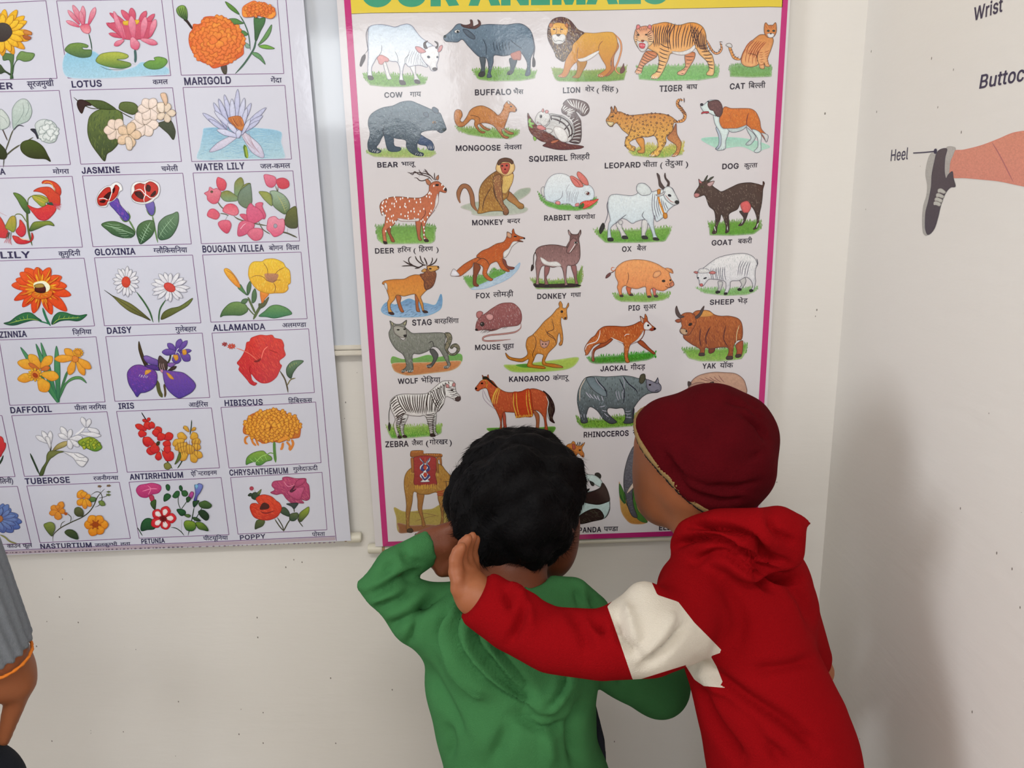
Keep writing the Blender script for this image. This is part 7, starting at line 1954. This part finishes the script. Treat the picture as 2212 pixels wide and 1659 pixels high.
def strands(name, V, F, parent, n, L, w, sel, grav=-.2, seed=1, curl=.5):
    r = np.random.default_rng(seed); N = normals(V, F); C = V[F].mean(1); NN = N[F[:, 0]]; ok = np.where(sel(C))[0]; VV = []; FF = []
    pick = r.choice(ok, n)
    for j, i in enumerate(pick):
        p = C[i]-NN[i]*.002; g = NN[i]; fl = np.array([math.sin(p[2]*70+p[0]*40), .6*math.cos(p[0]*90), -.9+.5*math.sin(p[1]*80+p[2]*60)])+r.normal(0, .28, 3); t = fl-g*(fl@g); t /= np.linalg.norm(t)+1e-9; l = L*r.uniform(.5, 1.2)
        d = g*.28+t*curl+np.array([0, 0, grav]); d /= np.linalg.norm(d); m = p+d*l*.55; e = m+(d+t*curl*.8+np.array([0, 0, grav]))*l*.3; s1 = np.cross(d, g); s1 /= np.linalg.norm(s1)+1e-9; s2 = np.cross(d, s1); b = len(VV)
        VV += [p+s1*w, p-s1*w*.5+s2*w*.87, p-s1*w*.5-s2*w*.87, m+s1*w*.8, m-s1*w*.4+s2*w*.7, m-s1*w*.4-s2*w*.7, e]
        FF += [(b, b+1, b+4, b+3), (b+1, b+2, b+5, b+4), (b+2, b, b+3, b+5), (b+3, b+4, b+6), (b+4, b+5, b+6), (b+5, b+3, b+6)]
    me = bpy.data.meshes.new(name); me.from_pydata(np.array(VV).tolist(), [], FF); o = link(name, me, M_hair, parent); o['kind'] = 'stuff'; return o
def leg_and_shoe(parent, hip, foot, rt, ra, nm='trousers'):
    pass

# ================================================================== the boy in the green hoodie
H = W(1121, 1082, -.27); s = .069
pg = empty('person', (H[0], -.34, 0), 'child seen from behind with black hair and green fleece hoodie, one hand behind the head', 'person')
B = Field(.0032); rG, fG, uG = frame((.38, .9, -.12), (0.02, .05, 1)); Pg = head_parts(B, H, fG, uG, s)
B.chain([W(1112, 1170, -.285), W(1100, 1290, -.33)], [.038, .040], .03)
hipG = np.array([.012, -.335, .56]); B.chain([W(1098, 1330, -.34), np.array([.0, -.335, .72]), hipG], [.055, .060, .062], .03)
B.chain([W(930, 1350, -.345), W(828, 1268, -.356), W(864, 1212, -.345), W(925, 1178, -.318)], [.020, .010, .011, .0185], .006)
hand(B, W(925, 1178, -.318), W(962, 1178, -.318), (0, .25, 1), (.93, .12, -.12), .046, .0072, -1, .3, (0, .8, .1)); B.ell(W(1208, 1165, -.245), (.022, .03, .032), None, .03); B.ell(W(1195, 1205, -.25), (.018, .025, .025), None, .03)
B.chain([W(1270, 1350, -.33), W(1405, 1475, -.275), W(1425, 1425, -.12)], [.028, .024, .017], .01)
hand(B, W(1425, 1425, -.12), W(1427, 1412, -.085), (1, 0, .1), (0, .3, 1), .05, .0062, -1, .2, (0, .3, -1))
for q in (-1, 1): B.chain([hipG+[q*.045, 0, -.02], hipG+[q*.06, .015, -.27], np.array([hipG[0]+q*.065, -.345, .07])], [.052, .042, .030], .015); B.cap((hipG[0]+q*.065, -.36, .035), .026, (hipG[0]+q*.075, -.25, .028), .022, .01)
V, F = B.build(); V = relax(V, F, 1, .4); body = solid('body', V, F, M_skin_dark, pg); eyes(Pg, s, pg, .1)
# hair
Hh = Field(.0035); r_, f_, u_ = frame(fG, uG); C0 = H+u_*.010-f_*.004
Hh.ell(C0, (.0800, .099, .082), [r_, f_, u_], .02); Hh.cap(W(1060, 1130, -.30), .041, W(1125, 1152, -.305), .042, .03); Hh.cap(W(1195, 1100, -.27), .020, W(1196, 1120, -.275), .014, .02)
for x, y, r in ((1010, 1035, 22), (1003, 1092, 20), (1010, 1142, 18), (1036, 992, 24), (1075, 970, 24), (1125, 964, 22), (1172, 970, 22), (1212, 988, 22), (1243, 1008, 18), (1240, 1045, 20), (1225, 1085, 20), (1120, 990, 50), (1060, 1040, 50), (1180, 1030, 50), (1190, 1096, 34), (1200, 1060, 34)):
    p = W(x, y, -.29); Hh.ell(p, (RW(r, p),)*3, None, .016)
for x, y in ((1180, 1095), (1165, 1060), (1150, 1120), (1110, 1000), (1060, 1050)): Hh.ell(W(x, y, -.335), (.024, .024, .024), None, .02)
Hh.cut(H+f_*.080, f_-u_*.10)                       # the face stays free
Hh.cut(H-u_*.095+f_*.0, -u_*1.0+f_*.35)
V, F = Hh.build(); V = wobble(V, F, .0022, 260, 3); V = wobble(V, F, .0035, 110, 5); V = relax(V, F, 1, .3); hair = solid('hair', V, F, M_hair, pg)
strands('hair_strands', V, F, hair, 11000, .0150, .00030, lambda C: (C[:, 2] > H[2]-.062), -.1, 2, 1.1)
hair.children[0].matrix_parent_inverse = hair.matrix_world.inverted() if False else (Matrix.Translation(pg.location) @ hair.matrix_parent_inverse).inverted()
# hoodie
def px_r(x, y, Y, r): p = W(x, y, Y); return p, RW(r, p)
G_ = Field(.0042)
def CH(fld, L, k=.02):
    P, R = zip(*[px_r(*q) for q in L]); fld.chain(P, R, k)
G_.ell(W(1105, 1440, -.345), (.103, .078, .12), None, .03)
G_.chain([np.array([W(1108, 1500, -.345)[0], -.345, .78]), np.array([.014, -.340, .52])], [.098, .100], .03)
G_.ell(np.array([.012, -.34, .60]), (.112, .082, .13), None, .03)
CH(G_, [(1060, 1345, -.345, 92), (960, 1345, -.35, 80), (908, 1330, -.352, 62)], .03); CH(G_, [(1120, 1345, -.345, 92), (1240, 1360, -.335, 72)], .03)
CH(G_, [(915, 1325, -.352, 60), (832, 1272, -.358, 48), (856, 1222, -.345, 46), (935, 1176, -.318, 40)], .018); CH(G_, [(825, 1270, -.36, 34), (778, 1265, -.36, 9)], .015)
CH(G_, [(1250, 1380, -.325, 62), (1330, 1440, -.30, 56), (1420, 1480, -.27, 64)], .018); CH(G_, [(1420, 1480, -.27, 62), (1425, 1450, -.17, 46), (1425, 1432, -.125, 36)], .015)
# hood lying on the back and round the neck
CH(G_, [(1180, 1268, -.335, 27), (1240, 1280, -.335, 34), (1290, 1312, -.325, 26), (1325, 1334, -.315, 8)], .012)
CH(G_, [(1020, 1285, -.37, 20), (985, 1330, -.395, 26), (1003, 1400, -.416, 27), (1055, 1465, -.426, 27), (1125, 1512, -.430, 24), (1190, 1520, -.430, 22), (1232, 1470, -.42, 22)], .006)
CH(G_, [(1000, 1282, -.37, 14), (955, 1335, -.385, 16), (962, 1400, -.40, 18), (1005, 1470, -.405, 18)], .010); CH(G_, [(1060, 1310, -.40, 14), (1050, 1370, -.418, 17), (1090, 1430, -.424, 18), (1140, 1475, -.424, 16)], .006)
G_.ell(W(1110, 1400, -.405), (.075, .028, .065), None, .02)
G_.ell(W(1150, 1320, -.34), (.065, .045, .02), None, .02)
G_.cap(W(1108, 1215, -.31), .047, W(1100, 1270, -.325), .047, .006, True)
cw = W(935, 1176, -.318); cdir = cw-W(860, 1200, -.335)
G_.cut(np.array([0, 0, .49]), (0, 0, -1))
def gcuff(G, X, Y, Z):
    n = cdir/np.linalg.norm(cdir); p = W(931, 1177, -.317); m = (X < W(1000, 1178, -.31)[0]) & (Z > W(950, 1228, -.33)[2])
    d = (X-p[0])*n[0]+(Y-p[1])*n[1]+(Z-p[2])*n[2]; return np.where(m, np.maximum(G, d), G)
V, F = G_.build(gcuff); V = relax(V, F, 2, .5)
V = folds(V, F, [([(1010, 1290), (975, 1360), (1000, 1430), (1070, 1500), (1150, 1545)], -.006, 9), ([(1045, 1300), (1020, 1380), (1060, 1440), (1110, 1490), (1150, 1520)], -.008, 9),
    ([(1080, 1330), (1070, 1390), (1110, 1450), (1150, 1500)], -.006, 8), ([(970, 1300), (945, 1370), (965, 1440)], -.004, 9), ([(1000, 1295), (960, 1370), (980, 1440), (1050, 1510)], .004, 9),
    ([(790, 1290), (850, 1262), (910, 1240)], -.006, 10), ([(800, 1325), (860, 1300), (900, 1262)], -.005, 10), ([(815, 1240), (850, 1215)], -.004, 10), ([(830, 1360), (890, 1330), (940, 1290)], -.005, 11),
    ([(880, 1400), (900, 1340), (930, 1290)], -.004, 9), ([(905, 1320), (935, 1290), (960, 1275)], -.005, 8), ([(870, 1175), (880, 1205), (925, 1225)], -.003, 9),
    ([(950, 1560), (970, 1610), (960, 1659)], -.004, 14), ([(1270, 1500), (1240, 1580), (1250, 1659)], -.006, 16), ([(1100, 1560), (1060, 1659)], -.004, 18), ([(1180, 1570), (1190, 1659)], .004, 16),
    ([(900, 1420), (950, 1500), (1000, 1600)], -.004, 16), ([(1245, 1265), (1255, 1310)], -.004, 8), ([(1275, 1285), (1300, 1330)], -.003, 8), ([(1340, 1420), (1350, 1500)], -.004, 12),
    ([(1185, 1530), (1215, 1490), (1222, 1450)], -.005, 7), ([(1110, 1545), (1170, 1575), (1230, 1560)], -.005, 9)])
V = relax(V, F, 1, .5); V = wobble(V, F, .0014, 55, 9); hood_g = solid('hoodie', V, F, M_green, pg); hood_g['label'] = 'green fleece hoodie with the hood down'
T = Field(.004); CH(T, [(1279, 1515, -.325, 7), (1296, 1600, -.325, 11), (1301, 1690, -.325, 12)], .005); V, F = T.build(); solid('dark_side_strip', V, F, M_denim, pg)  # dark strip down the right edge of the green torso
# trousers and shoes
def trousers(parent, hip, feet, r0, mat_):
    T = Field(.006); T.ell(hip, (r0*1.15, r0*.92, .09), None, .02)
    for q, ft in zip((-1, 1), feet):
        T.chain([hip+[q*.05, 0, -.03], (hip+[q*.055, .01, 0])*.5+np.array([ft[0], ft[1], .12])*.5, np.array([ft[0], ft[1], .09])], [r0*.78, r0*.62, r0*.5], .02)
    T.cut((0, 0, .075), (0, 0, -1)); V, F = T.build(); V = relax(V, F, 2, .5); V = wobble(V, F, .003, 60, 4); solid('trousers', V, F, mat_, parent)
def shoes(parent, feet, d, mat_, L=.17):
    d = np.array(d, float); d /= np.linalg.norm(d)
    for ft in feet:
        T = Field(.004); a = np.array([ft[0], ft[1], .0]); T.cap(a-d*.03+[0, 0, .032], .032, a+d*(L-.07)+[0, 0, .03], .031, .02); T.cap(a+[0, 0, .03], .034, a+[0, 0, .075], .036, .02); T.cap(a+d*.05+[0, 0, .03], .030, a+d*.02+[0, 0, .06], .028, .02)
        T.cap(a+[0, 0, .08], .030, a+[0, 0, .13], .030, .004, True); T.cut((0, 0, 0.0), (0, 0, -1)); V, F = T.build(); V[:, 2] = np.maximum(V[:, 2], .0005); solid('shoe', V, F, mat_, parent)
fg = [(-.055, -.345), (.075, -.345)]; trousers(pg, hipG+[0, 0, -.03], fg, .088, M_denim); shoes(pg, fg, (0.1, 1, 0), M_shoe)

# ================================================================== the boy in the red hoodie and maroon cap
Hr = W(1508, 1000, -.278); sr = .066
pr = empty('person', (.30, -.47, 0), 'child in maroon knit cap and red hoodie, arm round the other child', 'person')
uR = np.array([.62, -.40, .66]); fR = np.array([-.45, .86, -.15])
B = Field(.0032); rR, fR, uR = frame(fR, uR); Pr = head_parts(B, Hr, fR, uR, sr, False)
B.ell(W(1432, 1060, -.25), (.030, .040, .040), None, .03); B.ell(W(1430, 1088, -.26), (.020, .03, .016), None, .03)
B.chain([W(1494, 1092, -.285), W(1550, 1205, -.35)], [.029, .042], .02)
hipR = np.array([.315, -.44, .56]); B.chain([W(1565, 1290, -.37), W(1640, 1500, -.41), hipR], [.052, .054, .060], .03)
wr = W(1026, 1286, -.425); B.chain([W(1500, 1310, -.42), W(1335, 1390, -.475), W(1190, 1382, -.465), wr], [.024, .022, .019, .0215], .012)
hand(B, wr, W(1008, 1245, -.405), (.22, .95, .1), (-.24, .25, 1.0), .036, .0074, -1, .45, (1, .3, 0))
B.chain([W(1700, 1340, -.37), W(1770, 1450, -.33), W(1700, 1560, -.20)], [.024, .018, .016], .012)
hand(B, W(1700, 1560, -.20), W(1685, 1570, -.15), (1, 0, .1), (-.2, .9, .2), .055, .0068, -1, .4, (0, .2, -1))
for q in (-1, 1): B.chain([hipR+[q*.045, 0, -.02], hipR+[q*.055, .01, -.27], np.array([.30+q*.065, -.47, .07])], [.052, .042, .030], .015); B.cap((.30+q*.065, -.48, .035), .026, (.30+q*.065-.02, -.38, .028), .022, .01)
V, F = B.build(); V = relax(V, F, 1, .4); solid('body', V, F, M_skin, pr); eyes(Pr, sr, pr, .1)
# nail of the finger that touches the other child's hair
# cap
C_ = Field(.0035); hc = Hr+uR*.013; C_.ell(hc, (.078, .087, .082), [rR, fR, uR], .02); C_.ell(W(1550, 960, -.30), (.062, .070, .064), None, .03); C_.ell(W(1555, 1035, -.31), (.044, .05, .04), None, .02); C_.ell(W(1432, 930, -.275), (.037, .045, .037), None, .02)
for x, y, r in ((1592, 922, 50), (1610, 962, 44), (1582, 1010, 50), (1540, 905, 56), (1640, 925, 24), (1600, 1035, 30), (1450, 960, 66)):
    p = W(x, y, -.30); C_.ell(p, (RW(r, p),)*3, None, .025)
bp = W(1449, 1058, -.355); bq = W(1378, 916, -.275); bs = W(1528, 1104, -.355); nb = np.cross(bq-bp, bs-bp); nb /= np.linalg.norm(nb)
if nb@(hc-bp) > 0: nb = -nb                      # points out of the cap, towards the face
import copy
def shell(off, lo_, hi_, name, mat_):
    T = Field(.0024); T.p = copy.deepcopy(C_.p)
    def ex(G, X, Y, Z):
        d = (X-bp[0])*nb[0]+(Y-bp[1])*nb[1]+(Z-bp[2])*nb[2]; return np.maximum(np.maximum(G-off, d-hi_), lo_-d)
    V, F = T.build(ex); o = solid(name, V, F, mat_, pr); return o, V, F
C_.cut(bp, nb)
V, F = C_.build(); V = relax(V, F, 2, .5)
V = folds(V, F, [([(1430, 975), (1480, 1030), (1550, 1060), (1620, 1060)], -.005, 8), ([(1440, 1000), (1490, 1060), (1560, 1085), (1610, 1080)], -.005, 8), ([(1540, 1050), (1600, 1052), (1640, 1040)], -.004, 6),
    ([(1565, 862), (1620, 880), (1650, 910)], -.004, 7), ([(1600, 890), (1640, 920), (1660, 950)], -.005, 7), ([(1625, 900), (1655, 935)], -.004, 6), ([(1610, 860), (1645, 885)], -.003, 6), ([(1620, 990), (1650, 975)], -.004, 7),
    ([(1450, 985), (1500, 1045), (1570, 1072)], .003, 8)], 1.3)
V = wobble(V, F, .0016, 90, 12); cap_o = solid('knit_cap', V, F, M_hat, pr)
def kid(o, par):
    o.parent = par; o.matrix_parent_inverse = (Matrix.Translation(pr.location) @ par.matrix_parent_inverse).inverted()
C_.c = []
t1, _, _ = shell(.0012, -.0065, .0008, 'cap_trim', M_trim); kid(t1, cap_o); t2, _, _ = shell(-.0004, .0004, .0038, 'cap_lining', M_trimd); kid(t2, cap_o)
# hoodie
R_ = Field(.0036)
CH(R_, [(1585, 1320, -.375, 140), (1625, 1440, -.40, 142), (1668, 1560, -.425, 152), (1695, 1680, -.44, 158)], .03)
R_.ell(np.array([hipR[0], -.44, .58]), (.102, .088, .11), None, .03); R_.chain([W(1695, 1650, -.437), np.array([hipR[0], -.44, .56])], [.076, .092], .02)
CH(R_, [(1560, 1260, -.36, 105), (1500, 1275, -.375, 78), (1640, 1270, -.36, 105)], .03); CH(R_, [(1640, 1280, -.36, 105), (1690, 1320, -.36, 76), (1745, 1420, -.335, 50), (1725, 1520, -.26, 42), (1705, 1555, -.21, 38)], .02)
CH(R_, [(1505, 1285, -.40, 84), (1462, 1350, -.44, 84), (1400, 1372, -.465, 90), (1300, 1393, -.475, 76), (1190, 1382, -.465, 69), (1105, 1343, -.45, 66), (1040, 1300, -.43, 54), (1005, 1272, -.42, 50)], .018)
CH(R_, [(1390, 1290, -.45, 34), (1380, 1330, -.455, 50)], .02); CH(R_, [(1455, 1380, -.45, 52), (1535, 1398, -.44, 20), (1552, 1405, -.438, 5)], .015)
CH(R_, [(1085, 1290, -.44, 34), (1066, 1265, -.43, 22)], .012); CH(R_, [(1130, 1305, -.45, 32), (1110, 1276, -.445, 14)], .010)
CH(R_, [(1502, 1158, -.365, 44), (1560, 1152, -.40, 52), (1640, 1148, -.425, 50), (1695, 1155, -.42, 44)], .016); CH(R_, [(1690, 1125, -.42, 26), (1732, 1127, -.415, 12), (1752, 1131, -.413, 4)], .010); CH(R_, [(1640, 1205, -.42, 40), (1702, 1198, -.42, 34)], .014)
CH(R_, [(1474, 1180, -.36, 26), (1540, 1185, -.405, 34), (1620, 1230, -.43, 34)], .010); CH(R_, [(1560, 1128, -.38, 24), (1680, 1120, -.41, 22)], .012)
R_.ell(W(1500, 1088, -.30), (.056, .060, .05), None, .01, True)
R_.cut(np.array([0, 0, .49]), (0, 0, -1))
def rcuff(G, X, Y, Z):
    p = W(1028, 1292, -.43); n = W(938, 1237, -.43)-W(1028, 1292, -.43); n /= np.linalg.norm(n); m = X < W(1120, 1300, -.44)[0]
    d = (X-p[0])*n[0]+(Y-p[1])*n[1]+(Z-p[2])*n[2]; return np.where(m, np.maximum(G, d), G)
V, F = R_.build(rcuff); V = relax(V, F, 2, .5)
V = folds(V, F, [([(1490, 1135), (1560, 1138), (1620, 1165), (1655, 1205), (1700, 1222)], -.009, 9), ([(1455, 1180), (1500, 1162), (1560, 1170), (1620, 1205), (1680, 1245), (1730, 1250)], -.008, 8), ([(1500, 1215), (1560, 1195), (1620, 1235), (1670, 1270)], -.005, 9), ([(1660, 1110), (1680, 1150), (1725, 1175)], -.004, 9), ([(1500, 1150), (1560, 1152), (1620, 1185)], .003, 9),
    ([(1140, 1290), (1120, 1350), (1100, 1390)], -.004, 10), ([(1110, 1265), (1140, 1310), (1150, 1360)], .004, 10), ([(1090, 1270), (1105, 1320)], -.004, 9), ([(1230, 1310), (1260, 1370), (1270, 1420)], -.003, 14), ([(1280, 1330), (1310, 1370)], -.005, 9),
    ([(1330, 1330), (1345, 1380), (1380, 1415)], -.006, 9), ([(1350, 1300), (1365, 1350), (1375, 1390)], .003, 8), ([(1480, 1350), (1440, 1400), (1390, 1440)], -.005, 9), ([(1455, 1320), (1430, 1370), (1380, 1420)], .003, 10),
    ([(1510, 1440), (1600, 1500), (1700, 1560), (1770, 1620)], -.005, 16), ([(1500, 1480), (1540, 1560), (1600, 1640)], -.006, 14), ([(1540, 1490), (1620, 1560), (1700, 1659)], -.005, 16), ([(1520, 1460), (1600, 1540), (1680, 1620)], .004, 16),
    ([(1765, 1420), (1700, 1440), (1620, 1450)], -.003, 16), ([(1700, 1250), (1740, 1300), (1760, 1360)], -.003, 14), ([(1560, 1250), (1600, 1330), (1590, 1400)], -.003, 18)])
V = relax(V, F, 1, .5); V = wobble(V, F, .0014, 50, 19)
x, y = project(V); P1 = np.array([(1312, 1310), (1335, 1285), (1378, 1235), (1402, 1245), (1420, 1285), (1465, 1300), (1500, 1345), (1530, 1375), (1562, 1408), (1490, 1434), (1368, 1472), (1340, 1390)], float)
P2 = np.array([(1480, 1436), (1532, 1412), (1548, 1440), (1566, 1486), (1520, 1482), (1500, 1468)], float)
def sd(P): Q = np.c_[x, y]; d = polyd(x, y, np.vstack([P, P[:1]])); return np.where(inside(Q, P), d, -d)
pan = np.maximum(sd(P1), sd(P2)); pan = np.where(V[:, 1] > -.40, np.minimum(pan, sd(P1)), pan)
fm = pan[F].mean(1) > 0
def sub(name, keep, parent):
    Fk = F[keep]; us, inv = np.unique(Fk, return_inverse=True); o = solid(name, V[us], inv.reshape(-1, 4), M_red, parent)
    a = o.data.attributes.new('panel', 'FLOAT', 'POINT'); a.data.foreach_set('value', pan[us].astype(np.float32)); return o
hr = sub('hoodie', ~fm, pr); hr['label'] = 'red fleece hoodie'; wp = sub('sleeve_panel', fm, pr); wp['label'] = 'off-white panel round the upper sleeve'; kid(wp, hr)
me_ = hr.data
fr_ = [(.235, -.47), (.365, -.47)]; trousers(pr, hipR+[0, 0, -.03], fr_, .090, M_denim); shoes(pr, fr_, (-.3, 1, 0), M_shoe)

# ================================================================== the person at the left edge
pl = empty('person', (-.80, -.50, 0), 'person mostly outside the left edge, grey ribbed sleeve, orange wrist thread and lowered hand', 'person')
Hl = np.array([-.82, -.50, 1.50]); B = Field(.0045); Pl = head_parts(B, Hl, (.2, .95, -.1), (0, 0, 1), .078)
B.chain([Hl-[0, .01, .08], Hl-[0, .01, .20]], [.05, .055], .03); B.chain([Hl-[.0, 0, .30], Hl-[0, 0, .55], Hl-[0, 0, .68]], [.11, .10, .095], .05)
el = W(-150, 1150, -.47); wl = W(-8, 1408, -.42)
B.chain([Hl+[.15, 0, -.24], el, wl], [.045, .036, .026], .015); B.chain([Hl+[-.15, 0, -.24], Hl+[-.22, 0, -.5], Hl+[-.23, .05, -.72]], [.045, .036, .026], .015)
B.chain([wl, W(2, 1452, -.41)], [.030, .034], .012); B.cap(W(28, 1440, -.41), .017, W(42, 1478, -.41), .016, .012)
B.chain([W(30, 1478, -.41), W(38, 1500, -.41), W(24, 1545, -.41), W(8, 1600, -.412)], [.0165, .0125, .0105, .0070], .006)
for i, (dx, l) in enumerate(((-28, 1.), (-50, 1.05), (-70, 1.), (-88, .85))):
    a = W(dx+8, 1480, -.40-.004*i); b = W(dx-4, 1480+50*l, -.385); c = W(dx-26, 1480+78*l, -.375); B.chain([W(-5+dx*.4, 1450, -.405), a, b, c], [.016, .0115, .0100, .008], .004)
for q in (-1, 1): B.chain([Hl+[q*.09, 0, -.72], Hl+[q*.10, 0, -1.08], Hl+[q*.11, 0, -1.42]], [.066, .055, .045], .02); B.cap(Hl+[q*.11, -.03, -1.46], .035, Hl+[q*.12, .12, -1.465], .03, .02)
hand(B, Hl+[-.23, .05, -.72], Hl+[-.23, .06, -.78], (0, 1, 0), (0, .1, -1), .08, .009, 1, .4, (1, 0, 0))
V, F = B.build(); V = relax(V, F, 1, .4); solid('body', V, F, M_skin, pl); eyes(Pl, .078, pl, .1)
Hh = Field(.006); Hh.ell(Hl+[0, -.018, .02], (.086, .098, .094), None, .02); Hh.cut(Hl+[0, .05, 0], (.2, 1, -.3)); Hh.cut(Hl-[0, 0, .07], (0, .3, -1)); V, F = Hh.build(); V = wobble(V, F, .003, 120, 8); solid('hair', V, F, M_hair, pl)
T = Field(.0032); T.chain([Hl-[0, 0, .28], Hl-[0, 0, .5], Hl-[0, 0, .70]], [.135, .135, .14], .05); T.chain([Hl+[.13, 0, -.23], el, W(-14, 1392, -.42)], [.066, .052, .037], .02); T.chain([Hl+[-.13, 0, -.23], Hl+[-.22, 0, -.5], Hl+[-.23, .045, -.69]], [.066, .052, .037], .02)
T.cap(Hl-[0, .01, .05], .055, Hl-[0, .01, .19], .055, .01, True); T.cut(Hl-[0, 0, .74], (0, 0, -1))
pc_ = W(10, 1405, -.42); nc_ = (wl-el)/np.linalg.norm(wl-el)
def lcuff(G, X, Y, Z): d = (X-pc_[0])*nc_[0]+(Y-pc_[1])*nc_[1]+(Z-pc_[2])*nc_[2]; return np.where(X > el[0], np.maximum(G, d), G)
V, F = T.build(lcuff); V = relax(V, F, 1, .5)
# knitted ribs run along the forearm
N_ = normals(V, F); ab = wl-el; rel = V-el; t = rel@ab/(ab@ab); rad = rel-t[:, None]*ab; e1 = np.cross(ab, [0, 1, 0]); e1 /= np.linalg.norm(e1); e2 = np.cross(ab, e1); e2 /= np.linalg.norm(e2)
an = np.arctan2(rad@e1, rad@e2); V = V+N_*(np.where((t > .0) & (V[:, 0] > el[0]-.05), .0016*np.sin(an*20), 0))[:, None]; solid('sweater', V, F, M_knit, pl)
T = Field(.0022); u1 = nc_; a0 = W(2, 1421, -.42); q1 = np.cross(u1, [0, 1, 0]); q1 /= np.linalg.norm(q1); q2 = np.cross(u1, q1)
ring = [a0+(q1*math.cos(a)+q2*math.sin(a))*.0315 for a in np.linspace(0, 2*math.pi, 19)]; T.chain(ring, [.0021]*19, .001); V, F = T.build(); solid('wrist_thread', V, F, M_band, pl)['label'] = 'orange thread round the wrist'
T = Field(.007); T.ell(Hl-[0, 0, .72], (.15, .125, .14), None, .02)
for q in (-1, 1): T.chain([Hl+[q*.08, 0, -.76], Hl+[q*.11, 0, -1.1], Hl+[q*.12, 0, -1.40]], [.105, .075, .065], .02)
T.cap(Hl+[.08, .04, -.82], .085, W(-70, 1720, -.44), .060, .03); T.cut(Hl-[0, 0, 1.42], (0, 0, -1)); V, F = T.build(); V = relax(V, F, 1, .5); solid('trousers', V, F, M_denim, pl)
shoes(pl, [(-.93, -.50), (-.70, -.50)], (.1, 1, 0), M_shoe, .25)
